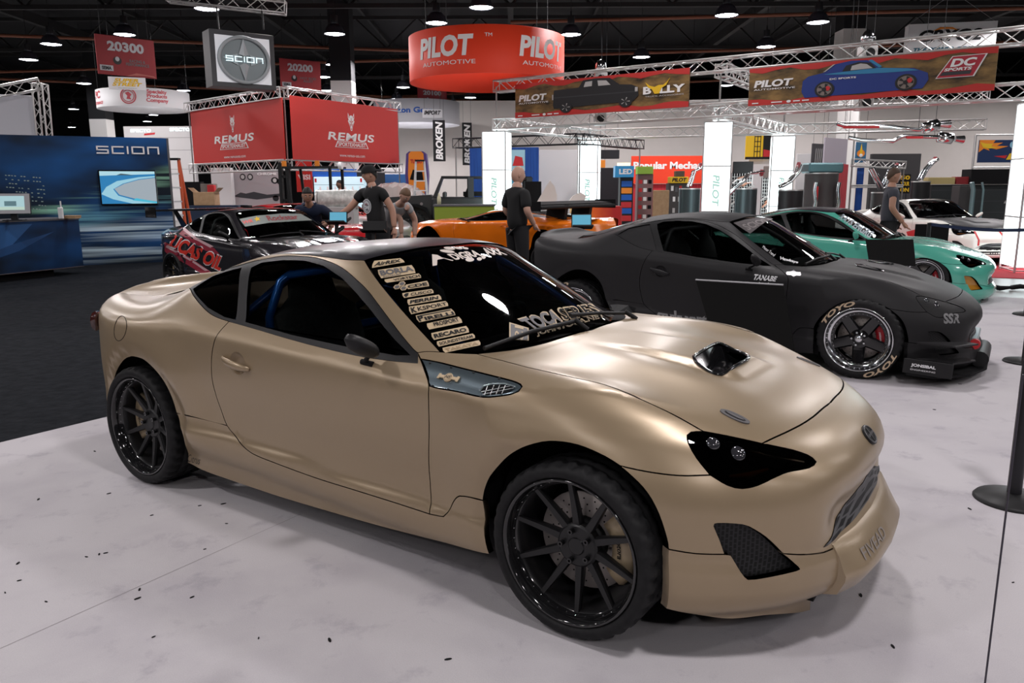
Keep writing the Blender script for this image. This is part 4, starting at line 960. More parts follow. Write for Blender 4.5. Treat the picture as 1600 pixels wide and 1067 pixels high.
# ================================================================ signs, booths
def board(name,label,cat,tl,bl,Yl,tr,Yr,th,mat,group=None,edge=None):
    """a flat sign between a left edge (seen at tl..bl, depth Yl) and a right edge (seen at tr, depth Yr); local x along it, z up, front -y"""
    a=at(*bl,Yl); b=at(*tl,Yl); q=at(*tr,Yr); w=math.hypot(q[0]-b[0],q[1]-b[1]); h=(b[2]+q[2])/2-a[2]; rz=math.atan2(q[1]-b[1],q[0]-b[0])
    mb=MB().mat(mat); mb.box((0,th/2,h/2),(w,th,h),bev=min(.004,th*.2)); o=mb.build(name); o.location=((b[0]+q[0])/2,(b[1]+q[1])/2,a[2]); o.rotation_euler=(0,0,rz)
    if label: prop(o,label,cat,group)
    return o,w,h
class Face:
    """children lying on the front of a board; coordinates 0..1 across and up"""
    def __init__(s,b,lift=.006): s.o,s.w,s.h=b; s.lift=lift
    def m3(s,k=1): return lambda u,v:(u*s.w-s.w/2,-s.lift*k,v*s.h)
    def text(s,name,txt,mat,cx,cy,h,w=None,bold=.03,shear=0.,space=1.,k=1,rot=0.,align='CENTER',label=None):
        mb=MB().mat(mat); f=s.m3(k); text_into(mb,txt,cx*s.w,cy*s.h,h*s.h,w*s.w if w else None,lambda a,b:f(a/s.w,b/s.h),bold,shear,space,align,rot); return mb.build(name,s.o,None,label)
    def polys(s,name,items,label=None):
        mb=MB()
        for mat,pts,k in items: mb.mat(mat).add([s.m3(k)(*p) for p in pts],[tuple(range(len(pts)))])
        return mb.build(name,s.o,None,label)
def ell(cx,cy,rx,ry,n=24,a0=0.,a1=2*PI): return [(cx+rx*math.cos(t),cy+ry*math.sin(t)) for t in np.linspace(a0,a1,n,endpoint=abs(a1-a0-2*PI)>1e-6)]
def truss(mb,p0,p1,s=.29,r=.024,bay=None,up=(0,0,1),rb=.013):
    p0=Vector(p0);p1=Vector(p1);d=p1-p0;L=d.length;d.normalize();u=Vector(up);u=(u-d*u.dot(d)).normalized();w=d.cross(u);c=[(u*a+w*b)*(s/2) for a,b in ((1,1),(1,-1),(-1,-1),(-1,1))]
    for q in c: mb.tube([p0+q,p1+q],r,6)
    n=max(2,int(round(L/(bay or s*1.15))))
    for k in range(4):
        a,b=c[k],c[(k+1)%4]; mb.tube([p0+d*(L*i/n)+(a if i%2==0 else b) for i in range(n+1)],rb,4,smooth=False)
    for e in (p0,p1):
        for k in range(4): mb.tube([e+c[k],e+c[(k+1)%4]],rb,4)
    return mb
ALU=M('truss aluminium',(.62,.61,.60),.38,.75); BLKT=M('black truss',(.02,.02,.022),.5,.3); WHB=M('white board',(.78,.78,.79),.6); REDB=M('red banner cloth',(.56,.035,.028),.6); REDR=M('orange red banner cloth',(.82,.050,.014),.6); WHL=M('white print',(.82,.81,.80),.6)
NAVY=M('navy print',(.008,.020,.050),.45); GREYP=M('grey print',(.10,.10,.11),.6); YELP=M('yellow print',(.80,.50,.02),.6); ORP=M('orange print',(.80,.25,.02),.6); BLUP=M('blue print',(.01,.10,.45),.5); BROWN=noise_mat('cardboard',(.36,.23,.13),(.42,.28,.16),8,.85); DKRED=M('dark red banner cloth',(.26,.018,.022),.6)
def techno(mb,mat,u0,v0,W,H,map3,t=.17):
    L={'S':[[(1,1),(0,1),(0,.5),(1,.5),(1,0),(0,0)]],'C':[[(1,1),(0,1),(0,0),(1,0)]],'I':[[(.5,1),(.5,0)]],'O':[[(0,0),(0,1),(1,1),(1,0),(0,0)]],'N':[[(0,0),(0,1),(1,1),(1,0)]]}
    wd={'S':1.25,'C':1.25,'I':.18,'O':1.35,'N':1.25}; gap=.30; tot=sum(wd[c] for c in 'SCION')+gap*4; x=0.; mb.mat(mat)
    for c in 'SCION':
        for pl in L[c]:
            for (ax,ay),(bx,by) in zip(pl[:-1],pl[1:]):
                f=lambda q:q; X0,X1=sorted((ax,bx)); Y0,Y1=sorted((ay,by)); w_=wd[c]
                tx=t*.5; P=lambda X:(x+(tx+(w_-t)*X if c!='I' else w_/2))
                x0,x1=P(X0)-tx,P(X1)+tx; y0,y1=(.5*t+(1-t)*Y0)-tx,(.5*t+(1-t)*Y1)+tx
                mb.add([map3(u0+W*a/tot,v0+H*b) for a,b in ((x0,y0),(x1,y0),(x1,y1),(x0,y1))],[(0,1,2,3)])
        x+=wd[c]+gap
# ---- blue display wall with streaks of light printed on it
def wall_print(name='blue printed wall',streaks=True):
    mt=M(name,(.01,.02,.05),.45,spec=.3); nt=mt.node_tree; N=nt.nodes.new; L=nt.links.new; tc=N('ShaderNodeTexCoord'); b=nt.nodes['Principled BSDF']
    def tex(rot,scale,sc,det=3,lo=.45,hi=.7,c0=(0,0,0),c1=(1,1,1)):
        mp=N('ShaderNodeMapping'); no=N('ShaderNodeTexNoise'); cr=N('ShaderNodeValToRGB'); mp.inputs['Rotation'].default_value=(0,math.radians(rot),0); mp.inputs['Scale'].default_value=scale
        L(tc.outputs['Object'],mp.inputs[0]); L(mp.outputs[0],no.inputs['Vector']); no.inputs['Scale'].default_value=sc; no.inputs['Detail'].default_value=det
        e=cr.color_ramp.elements; e[0].position=lo; e[0].color=(*c0,1); e[1].position=hi; e[1].color=(*c1,1); L(no.outputs['Fac'],cr.inputs[0]); return cr.outputs[0]
    def mix(mode,a,c,f=1.):
        m=N('ShaderNodeMixRGB'); m.blend_type=mode; m.inputs[0].default_value=1. if not hasattr(f,'is_linked') else 1.
        if hasattr(f,'is_linked'): L(f,m.inputs[0])
        L(a,m.inputs[1]); L(c,m.inputs[2]); return m.outputs[0]
    def band(rot,v0,v1,soft):  # soft band of the print, measured across a tilted direction
        mp=N('ShaderNodeMapping'); sx=N('ShaderNodeSeparateXYZ'); mp.inputs['Rotation'].default_value=(0,math.radians(rot),0); L(tc.outputs['Object'],mp.inputs[0]); L(mp.outputs[0],sx.inputs[0])
        o=None
        for p,q in ((v0-soft,v0+soft),(v1+soft,v1-soft)):
            r=N('ShaderNodeMapRange'); r.interpolation_type='SMOOTHSTEP'; L(sx.outputs['Z'],r.inputs[0]); r.inputs[1].default_value=p; r.inputs[2].default_value=q
            if o is None: o=r.outputs[0]
            else:
                m=N('ShaderNodeMath'); m.operation='MULTIPLY'; L(o,m.inputs[0]); L(r.outputs[0],m.inputs[1]); o=m.outputs[0]
        return o
    col=tex(-30,(.5,1,1.1),.75,3,.42,.70,(.004,.010,.020),(.010,.10,.33))
    if streaks:
        for rot,v0,v1,sf,sc,c1 in ((18,1.02,1.30,.14,(.18,1,5.),(.30,.62,.42)),(14,.72,1.0,.12,(.15,1,7.),(.16,.40,.42)),(5,.02,.78,.12,(.10,1,7.),(.75,.95,1.0))):
            t=tex(rot,sc,1.6,4,.45,.68,(0,0,0),c1); m=N('ShaderNodeMixRGB'); m.blend_type='ADD'; L(band(rot,v0,v1,sf),m.inputs[0]); L(col,m.inputs[1]); L(t,m.inputs[2]); col=m.outputs[0]
    L(col,b.inputs['Base Color']); return mt
WP=wall_print(); WP2=wall_print('blue printed counter',False)
Ra=at(259.5,216,17.0); La=at(-70,209,15.35)
mb=MB().mat(WP); w=math.hypot(Ra[0]-La[0],Ra[1]-La[1]); hw=Ra[2]; mb.box((0,.10,hw/2),(w,.2,hw)); mb.mat(GREYP).box((w/2+.02,.1,hw/2),(.04,.22,hw)); wl=mb.build('display_wall')
wl.location=((Ra[0]+La[0])/2,(Ra[1]+La[1])/2,0); wl.rotation_euler=(0,0,math.atan2(Ra[1]-La[1],Ra[0]-La[0])); prop(wl,'tall dark blue display wall with printed streaks of light at left','display wall')
WF=Face((wl,w,hw),.004)
def on_wall(px,py):
    d=ray(px,py); n=np.array([-(Ra[1]-La[1]),Ra[0]-La[0],0]); t=((La-CAMP)@n)/(d@n); p=CAMP+d*t; e=(Ra-La)[:2]; u=((p-La)[:2]@e)/(e@e); return (u,p[2]/hw)
STR=[M('print streak %d'%i,c,.45) for i,c in enumerate(((.05,.16,.13),(.10,.30,.20),(.18,.36,.48),(.42,.55,.66),(.02,.10,.28),(.010,.06,.18)))]
def sm_poly(items): return [(m,[on_wall(*p) for p in pts],k) for m,pts,k in items]
cw=M('print of lit windows',(.30,.40,.38),.5); it=[]
for r in range(9):
    y0=273+r*6.2
    for c in range(13):
        if rng.rand()<.62:
            x=8+c*4.8+r*.6; it.append((cw,[(x,y0+c*.35),(x+rng.uniform(1.2,3.8),y0+c*.35+.1),(x+3,y0+c*.35+1.6),(x,y0+c*.35+1.5)],1.5))
WF.polys('print_windows',sm_poly(it))
def px_text(face,conv,name,txt,mat,quad,bold=.03,shear=0.,k=1.5,space=1.):
    v,f=glyphs(txt,bold,shear,space); lo=v.min(0);hi=v.max(0); g=face.m3(k); P=[conv(*bil(quad,*((a-lo)/(hi-lo)))) for a in v]
    mb=MB().mat(mat); mb.add([g(*p) for p in P],f); return mb.build(name,face.o)
q=MB(); g4=WF.m3(4); ua,va=on_wall(151,240); ub,vb=on_wall(248,229.5); techno(q,WHL,ua,va,ub-ua,vb-va,g4); q.build('lettering',wl)
# TV on the wall
u0,v0=on_wall(160,318.5); u1,v1=on_wall(241,268); tw=(u1-u0)*w; th=(v1-v0)*hw
tv=thing('television','flat television showing a curving blue coast road, mounted on the blue wall','television'); tv.rotation_euler=wl.rotation_euler; tv.location=wl.matrix_basis@Vector(((u0+u1)/2*w-w/2,-.001,v0*hw))
mb=MB().mat(BLKG).box((0,-.03,th/2),(tw+.05,.06,th+.05),bev=.01); mb.build('casing',tv)
TVE=lambda n,c,s=.9: M(n,tuple(x*.1 for x in c),.3,emis=c,es=s)
SKY=TVE('screen sky',(.45,.72,.80)); SEA=TVE('screen water',(.03,.22,.48)); ROAD=TVE('screen road',(.33,.62,.75)); SAND=TVE('screen sand',(.36,.42,.47)); HILL=TVE('screen hill',(.06,.10,.12)); CYAN=TVE('screen cyan',(.08,.50,.68))
mb=MB(); g=lambda x,y,k:((x-.5)*tw,-.061-.001*k,y*th)
for mt,pts,k in ((SEA,[(0,0),(1,0),(1,1),(0,1)],0),(SKY,[(0,.86),(1,.92),(1,1),(0,1)],1),(HILL,[(.30,.88),(.38,.93),(.5,.91),(.62,.88)],2),(ROAD,[(0,.30),(.10,.52),(.30,.70),(.7,.82),(1,.86),(1,.82),(.7,.76),(.4,.62),(.22,.45),(.30,.25),(.6,.10),(1,.0),(.55,0),(.20,.14)],1),(SAND,[(.24,.46),(.42,.61),(.7,.74),(1,.80),(1,.06),(.62,.14),(.32,.28)],2),(CYAN,[(.55,.10),(1,0),(1,.05),(.62,.17)],3)):
    mb.mat(mt).add([g(*p,k) for p in pts],[tuple(range(len(pts)))])
mb.build('screen',tv)
# counter
A=np.array([-9.05,12.0]); B=np.array([-7.96,14.61]); e=(B-A)/np.linalg.norm(B-A); rz=math.atan2(e[1],e[0]); Lc=np.linalg.norm(B-A)
ct=thing('reception_counter','dark blue reception counter in front of the blue wall','counter',((A[0]+B[0])/2,(A[1]+B[1])/2,0),rz)
mb=MB().mat(WP2).box((0,.40,.57),(Lc,.8,.86)); mb.build('front_panel',ct); mb=MB().mat(GREYP).box((0,.40,1.01),(Lc+.02,.82,.03)); mb.mat(STEEL).box((0,.0,.135),(Lc,.02,.012)); mb.build('counter_top',ct); MB().mat(BLKM).box((-.2,.45,.07),(Lc-.6,.6,.14)).build('plinth',ct)
mb=MB()
for mt,pts in ((STR[4],[(-1.2,.95),(.5,.95),(.1,.62),(-.5,.45),(-.9,.6),(-1.2,.55)]),(STR[5],[(-.9,.6),(-.5,.45),(.1,.62),(.9,.80),(.2,.5),(-.4,.36)])): mb.mat(mt).add([(x,-.003,z) for x,z in pts],[tuple(range(len(pts)))])
mb.build('print',ct)
# monitor, phone, brochures on the counter
p=at(30,340,13.25); mo=thing('monitor','small monitor with silver frame showing a drawing, standing on the blue counter','monitor',(p[0]-.1,p[1],1.025),math.radians(12))
T=Matrix.Translation((0,0,.12))@Matrix.Rotation(math.radians(-8),4,'X'); mb=MB().mat(BLKS).box((0,.03,.16),(.54,.05,.34),T,bev=.01); mb.mat(SILV).box((0,.0,.16),(.53,.02,.33),T); mb.build('casing',mo)
mb=MB().mat(TVE('screen pale blue',(.45,.68,.72),.8)).box((0,-.012,.17),(.38,.004,.23),T); mb.mat(TVE('screen drawing',(.12,.22,.25),.8)).box((-.02,-.016,.16),(.18,.003,.08),T,bev=.001); mb.mat(TVE('screen pale green',(.55,.72,.62),.8)).box((0,-.0145,.08),(.38,.002,.05),T); mb.build('screen',mo)
MB().mat(BLKS).box((0,.06,.07),(.10,.05,.14)).box((0,.05,.008),(.30,.2,.016)).build('stand',mo)
p=at(95,334,14.0); mb=MB().mat(WHB).box((0,0,.10),(.08,.05,.20),bev=.01); mb.cyl((.015,0,.25),.012,.12,8); o=mb.build('cordless_phone'); o.location=(p[0],p[1],1.025); prop(o,'white cordless handset standing on the blue counter','phone')
p=at(112,342,14.3); mb=MB().mat(BROWN).box((0,0,.02),(.24,.2,.04)); mb.mat(M('box lid',(.45,.30,.18),.8)).box((0,0,.045),(.25,.21,.012)); o=mb.build('brochure_box'); o.location=(p[0],p[1],1.025); prop(o,'flat brown box lying on the blue counter behind the white handset','box')
# lightbox sign under its truss
lb,lw,lh=board('lightbox_sign','square grey framed lightbox sign with an oval star emblem, hanging from a truss','hanging sign',(326,46),(326,134),20.,(427,54),20.95,.55,M('grey lightbox frame',(.075,.077,.082),.5))
F=Face((lb,lw,lh),.01); LIT=M('lit white panel',(.8,.8,.82),.5,emis=(.70,.74,.80),es=.28); LM=M('emblem metal',(.42,.46,.48),.5,.2); LMD=M('emblem dark',(.20,.23,.24),.35,.6); CYL=M('lit cyan letters',(.8,.9,.9),.4,emis=(.72,.95,1.0),es=1.)
F.polys('lit_face',[(LIT,[(.075,.085),(.925,.085),(.925,.915),(.075,.915)],.5)])
mb=MB().mat(LM); mb.tube([(x*lw,-.05,z*lh) for x,z in ell(0,.5,.385,.40,48)],.045,10,closed=True); mb.mat(LMD); mb.add([(x*lw,-.02,z*lh) for x,z in ell(0,.5,.37,.385,48)],[tuple(range(48))]); mb.mat(LM)
for s in (1,-1): mb.add([(0,-.06,(.5+s*.38)*lh),(.075*lw,-.035,(.5+s*.10)*lh),(0,-.09,(.5+s*.06)*lh),(-.075*lw,-.035,(.5+s*.10)*lh)],[(0,1,2,3)]); mb.add([(s*.33*lw,-.04,.52*lh),(s*.1*lw,-.05,.60*lh),(s*.1*lw,-.05,.40*lh)],[(0,1,2)])
mb.build('emblem',lb); q=MB(); techno(q,CYL,.21,.455,.58,.10,F.m3(9)); q.build('lettering',lb)
mb=MB().mat(ALU); truss(mb,at(262,-8,20.3),at(446,12,20.6),.30); o=mb.build('ceiling_truss'); prop(o,'short silver truss hanging at the top edge above the lightbox sign','truss')
mb=MB().mat(BLKT); 
for px in (342,412): mb.tube([at(px,46,20.35),at(px-4,8,20.4)],.02,6)
mb.build('hanger',lb).matrix_parent_inverse=lb.matrix_basis.inverted()
# hanging number banners
def hang(b):
    mb=MB().mat(BLKT)
    for x in (-.4,.4): mb.tube([(x*b[1],.02,b[2]),(x*b[1],.02,9.998-b[0].location.z)],.006,4)
    mb.build('hanger',b[0])
def number_banner(lab,tl,bl,Yl,tr,Yr,num,l1,l2,grp=None,lo=None,mat=None):
    b=board('hanging_banner',lab,'banner',tl,bl,Yl,tr,Yr,.02,mat or DKRED); f=Face(b)
    f.text('number',num,SILV,.50,.74,.25,.62,.07)
    f.text('lettering',l1+'\n'+l2,GREYD,.68,.36,.17,.40,.02); f.text('tag_lettering','SEMA',BLKS,.15,.17,.09,.16,.05,k=2)
    f.polys('artwork',[(SILV,[(.04,.10),(.26,.10),(.26,.24),(.04,.24)],1),(BLKS,ell(.34,.38,.07,.10),1),(SILV,ell(.34,.42,.035,.06),2),(M('banner swoosh',(.40,.10,.08),.5),[(.45,.0),(.65,.10),(.95,.06),(.99,.02),(.8,.05),(.6,.03)],1)])
    mb=MB().mat(BLKT)
    for x in (-.4,.4): mb.tube([(x*b[1],0.01,b[2]),(x*b[1],.01,9.998-b[0].location.z)],.006,4)
    mb.build('hanger',b[0]); return b
number_banner('dark red hanging banner reading 20300 above the blue wall',(147,51),(150,115),24.,(240,65),25.2,'20300','RACING &','PERFORMANCE')
number_banner('dark red hanging banner reading 20200 behind the lightbox sign',(436,90),(438,139),34.,(500,97),35.,'20200','HOT ROD','ALLEY')
number_banner('small dark red hanging banner below the red ring banner',(652,134),(653,165),50.,(698,142),51,'20100','RACING &','PERFORMANCE')
b=board('hanging_sign','white hanging sign with yellow lettering below the 20300 banner','hanging sign',(168,118),(170,139),26,(227,123),26.4,.04,WHB); hang(b); f=Face(b); f.text('lettering','SUPER\nSTREET',YELP,.5,.58,.62,.8,.09,.25); f.text('web_line','www.superstreetonline.com',GREYD,.5,.12,.06,.5)
b=board('hanging_sign','small grey hanging sign reading IMPORT in front of the white ring banner','hanging sign',(660,170),(661,184),40,(691,171),40.2,.05,M('pale grey board',(.5,.5,.52),.6)); hang(b); Face(b).text('lettering','IMPORT',BLKS,.5,.6,.5,.86,.08,.3)
# ring banners
def ring(name,label,cx,cy,R,Y,h,mat,texts):
    c=at(cx,cy,Y); r=thing(name,label,'hanging sign',(c[0],c[1],c[2])); mb=MB().mat(mat); mb.lathe([(R,0),(R,h),(R-.03,h),(R-.03,0),(R,0)],72); mb.build('cloth',r)
    mb=MB().mat(BLKT)
    for a in (.6,2.2,3.9,5.4): mb.tube([(R*.98*math.cos(a),R*.98*math.sin(a),h),(R*.98*math.cos(a),R*.98*math.sin(a),9.998-c[2])],.008,4)
    mb.build('hanger',r)
    for nm,txt,mt,a0,v,hh,ww,bold,sh in texts:
        q=MB().mat(mt); text_into(q,txt,0,v,hh,ww,lambda u,z:((R+.008)*math.cos(a0+u/R),(R+.008)*math.sin(a0+u/R),z),bold,sh); q.build(nm,r)
    return r
def ang(px,cx,R,Y): return -PI/2+math.asin(max(-1,min(1,((px-cx)/FPX*Y)/R)))
def ap(px): return ang(px,761,2.06,21.2)
RR=ring('ring_banner','big orange-red ring banner hanging in the centre with white lettering',761,131,2.06,22.,1.12,REDR,[('lettering','PILOT',WHL,ap(702),.66,.50,1.62,.09,.12),('small_lettering','AUTOMOTIVE',WHL,ap(706),.27,.10,1.55,.0,0),('trade_mark','TM',WHL,ap(767),.88,.08,.18,.0,0),('lettering','PILOT',WHL,ap(848),.66,.50,1.62,.09,.12),('small_lettering','AUTOMOTIVE',WHL,ap(850),.27,.10,1.55,0,0)])
PINKR=M('faded red print',(.62,.10,.12),.6)
def ap(px): return ang(px,226,1.57,30)
r=ring('ring_banner','white ring banner with red lettering behind the yellow sign at upper left',226,172,1.57,30.,.62,WHB,[('lettering','PC',PINKR,ap(180),.42,.26,.5,.07,.2),('lettering','PERFORMANCE',PINKR,ap(180),.14,.10,.75,.04,.2),('lettering','Specialty\nProducts\nCompany',PINKR,ap(268),.34,.46,.75,.03,0)])
mb=MB().mat(PINKR)
for rr,t in ((.25,.02),(.19,.012)): mb.tube([((1.585)*math.cos(ap(233)+.0+a/1.57),1.585*math.sin(ap(233)+a/1.57),.33+b) for a,b in ell(0,0,rr,rr)],t,5,closed=True)
mb.add([((1.585)*math.cos(ap(233)+a/1.57),1.585*math.sin(ap(233)+a/1.57),.33+b) for a,b in [(-.10,.1),(.02,.14),(.12,.05),(.06,-.04),(.1,-.12),(-.06,-.1),(-.02,0)]],[tuple(range(7))]); mb.build('logo',r)
def ap(px): return ang(px,640,2.4,45)
r=ring('ring_banner','white ring banner with blue lettering behind the wolf-head banner',652,196,2.35,45.,1.2,M('white cloth',(.62,.62,.66),.6),[('lettering','Yukon Gear',BLUP,ang(648,652,2.35,43),.62,.30,2.5,.04,0)])
# left truss with white screen
mb=MB().mat(ALU); truss(mb,at(-20,147,22),at(62,131,22.6),.28); truss(mb,at(62,131,22.6),(at(66,215,22.6)[0],at(66,215,22.6)[1],0),.28); o=mb.build('truss_frame'); prop(o,'silver truss frame holding a white screen at the left edge','truss')
b=board('projection_screen','plain white screen hung in the truss frame at the left edge','screen',(-25,154),(-25,222),22.0,(51,142),22.5,.03,M('screen cloth',(.55,.55,.60),.7))
# wolf-head banner booth
CB=at(446,249,24.); Lb=at(297,257,28.3); Rb=at(622,250,28.4)
def wolf(f,cx,cy,s):
    sx=s*f.h/f.w; P=lambda pts:[(cx+x*sx,cy+y*s) for x,y in pts]
    hd=[(-.5,1),(-.28,.62),(0,.74),(.28,.62),(.5,1),(.52,.45),(.42,.2),(.55,.1),(.36,-.25),(.22,-.55),(.14,-.9),(0,-1),(-.14,-.9),(-.22,-.55),(-.36,-.25),(-.55,.1),(-.42,.2),(-.52,.45)]
    rd=f.red
    f.polys('emblem',[(WHL,P(hd),1),(rd,P([(-.40,.78),(-.28,.50),(-.42,.42)]),2),(rd,P([(.40,.78),(.28,.50),(.42,.42)]),2),(rd,P([(-.32,.16),(-.08,.02),(-.10,-.06),(-.28,.04)]),2),(rd,P([(.32,.16),(.08,.02),(.10,-.06),(.28,.04)]),2),(rd,P([(-.03,.45),(.03,.45),(.05,-.4),(-.05,-.4)]),2),(rd,P([(-.10,-.72),(.10,-.72),(.05,-.86),(-.05,-.86)]),2),(rd,P([(-.3,-.1),(-.14,-.3),(-.12,-.62),(-.2,-.5)]),2),(rd,P([(.3,-.1),(.14,-.3),(.12,-.62),(.2,-.5)]),2)])
def remus(lab,tl,bl,Yl,tr,Yr,url,c):
    b=board('banner',lab,'banner',tl,bl,Yl,tr,Yr,.03,REDB); f=Face(b); f.red=REDB; wolf(f,c,.68,.155); f.text('lettering','REMUS',WHL,c,.42,.135,.44,.022,.12,1.04)
    u=.155; f.polys('plate',[(WHL,[(c-u+.02,.345),(c+u-.02,.345),(c+u+.005,.235),(c-u-.005,.235)],1),(REDB,[(c-u+.028,.335),(c+u-.028,.335),(c+u-.006,.245),(c-u+.006,.245)],2)]); f.text('small_lettering','SPORTEXHAUST',WHL,c,.290,.066,.26,.02,k=3); f.text('web_line',url,WHL,c,.095,.035,.24,.0); return b
remus('left red banner with white wolf head of the corner pair',(297,174),(299,257),28.3,(440,153),24.1,'www.remususa.com',.49)
remus('right red banner with white wolf head of the corner pair',(453,152),(455,249),24.1,(621,168),28.4,'www.remus-usa.com',.52)
TZ=at(447,150,24.05)[2]; tz0=CB[2]-.15
fr=thing('truss_frame','silver truss frame carrying the two red wolf-head banners','truss',(CB[0],CB[1]+.25,0))
def trp(name,a,b,s=.3,par=fr,mat=ALU,**k):
    q=MB().mat(mat); truss(q,a,b,s,**k); o=q.build(name,par); o.matrix_parent_inverse=Matrix.Translation(par.location).inverted() if par.rotation_euler.z==0 else par.matrix_basis.inverted(); return o
o3=lambda p,z,dy=.25:(p[0],p[1]+dy,z)
trp('top_truss',o3(Lb,TZ+.12),o3(CB,TZ+.12)); trp('top_truss',o3(CB,TZ+.12),o3(Rb,TZ+.12)); trp('bottom_truss',o3(Lb,tz0),o3(CB,tz0)); trp('bottom_truss',o3(CB,tz0),o3(Rb,tz0)); 
for p in (Lb,CB,Rb): trp('truss_post',o3(p,0),o3(p,TZ+.2))
# pilot booth: light columns, trusses, banners
def col_at(px,py,z=3.0): p=fl(px,py,z); return np.array([p[0],p[1]])
cA=col_at(776,205); cB=col_at(1123,190); cC=np.array([9.45,14.3]); cD=col_at(921,219); cE=col_at(1224,212)
BAX=math.atan2(cC[1]-cA[1],cC[0]-cA[0]); print('pilot cols',cA,cB,cC,cD,cE,math.degrees(BAX))
GLOW=M('glowing white panel',(.9,.95,.95),.5,emis=(.80,.97,1.0),es=2.6); MINTP=M('pale green lettering',(.35,.55,.48),.5,emis=(.30,.50,.45),es=.8)
COLR=math.radians(-14)
def column(c,label,w=.62,flip=False):
    r=thing('light_column',label,'light column',(c[0],c[1],0),COLR,'glowing booth columns'); h=2.98
    MB().mat(GLOW).box((0,0,h/2+.05),(w,w,h-.1)).build('lit_panels',r)
    mb=MB().mat(ALU)
    for sx in (-1,1):
        for sy in (-1,1): mb.box((sx*w/2,sy*w/2,h/2),(.03,.03,h))
    for z in (.03,.98,2.0,h-.01):
        for s in (-1,1): mb.box((0,s*w/2,z),(w,.02,.025)); mb.box((s*w/2,0,z),(.02,w,.025))
    mb.build('frame',r)
    q=MB().mat(MINTP); text_into(q,'PILOT',0,0,.16,.72,lambda u,v:(v,-w/2-.012,1.45-u),.06,.15,rot=0); q.build('lettering',r); return r
column(cA,'glowing white column left of centre, standing behind the bald man'); column(cB,'glowing white column in the middle, behind the dark grey coupe roof'); column(cC,'glowing white column at the right edge',.75); column(cD,'glowing white column right of the bald man, behind the black wing'); column(cE,'glowing white column behind the mint coupe roof')
pf=thing('truss_frame','silver booth truss on the glowing columns, carrying the two printed car banners','truss',(cB[0],cB[1],3.0))
Z1,Z2=3.18,4.12; ext=(cC-cA)/np.linalg.norm(cC-cA)*4.2
P3=lambda c,z:(c[0],c[1],z)
for z in (Z1,Z2): trp('front_truss',P3(cA,z),P3(cC+ext,z),.27,pf,bay=.34)
trp('back_truss',P3(cD,Z1),P3(cE+(cE-cD)*.9,Z1),.27,pf,bay=.34); trp('back_truss',P3(cD,Z2-.2),P3(cE+(cE-cD)*.9,Z2-.2),.27,pf)
trp('side_truss',P3(cA,Z1),P3(cD,Z1),.27,pf); trp('side_truss',P3(cB,Z1),P3(cE,Z1),.27,pf); trp('side_truss',P3(cB,Z2),P3(cE,Z2),.27,pf)
for c in (cA,cB,cC): trp('truss_post',P3(c,3.0),P3(c,Z2),.27,pf)
for c in (cD,cE): trp('truss_post',P3(c,3.0),P3(c,Z2-.1),.27,pf)
mid=(cA+cB)/2; mid2=(cB+cC)/2
for c in (mid,mid2):
    for z in (Z1,Z2):
        q=MB().mat(ALU); q.box((c[0],c[1],z),(.30,.30,.30),bev=.02); q.mat(BLKS).cyl((c[0],c[1]-.155,z),.09,.01,20,'Y'); o=q.build('truss_block',pf); o.matrix_parent_inverse=Matrix.Translation(pf.location).inverted()
for c in (mid,mid2):
    o=MB().mat(CHR).lathe([(.0,.30),(.08,.27),(.13,.18),(.14,.10),(.10,.02),(.06,0)],20,Matrix.Translation((c[0],c[1],Z2+.16))).build('spot_lamp'); prop(o,'chrome dome lamp on the booth truss above the '+('pickup' if c is mid else 'blue car')+' banner','lamp')
GOLDP=noise_mat('mesh print',(.022,.014,.008),(.30,.18,.06),1.6,.5,5,.35,.7,coords='Object',stretch=(1,1,3))
def car_banner(lab,tl,bl,tr,YL,YR):
    b=board('printed_banner',lab,'banner',tl,bl,YL,tr,YR,.03,GOLDP); f=Face(b)
    n=16; top=[(i/n,1-.10-.05*math.sin(i*1.7)-.03*rng.rand()) for i in range(n+1)]; bot=[(i/n,.12+.04*math.sin(i*1.3+1)+.03*rng.rand()) for i in range(n+1)]
    RB=M('torn red print',(.50,.03,.025),.6); f.polys('red_border',[(RB,[(0,1)]+top+[(1,1)],1),(RB,[(0,0)]+bot+[(1,0)],1)])
    f.text('lettering','PILOT',WHL,.115,.57,.19,.18,.08,.15,k=3); f.text('small_lettering','AUTOMOTIVE',WHL,.12,.42,.045,.19,.01,k=3)
    f.polys('sponsor_marks',[(WHL,[(x,.045),(x+wd,.045),(x+wd,.075),(x,.075)],3) for x,wd in ((.02,.03),(.11,.05),(.21,.03),(.25,.03))]+[(WHL,ell(.19,.06,.010,.035),3)])
    return b,f
def depth_on(px,py): # depth of the front truss plane seen through a pixel
    d=ray(px,py); n=np.array([-(cC-cA)[1],(cC-cA)[0]]); t=((cA-n/np.linalg.norm(n)*.22)@n)/(d[:2]@n); return d[1]*t
b,f=car_banner('printed booth banner with a black pickup truck and a bull-horn logo',(805,130),(805,185),(1078,108),depth_on(805,150),depth_on(1078,130))
BK=M('print black',(.012,.012,.014),.5); DG=M('print dark grey',(.035,.035,.04),.5); LG=M('print light grey',(.45,.44,.43),.5)
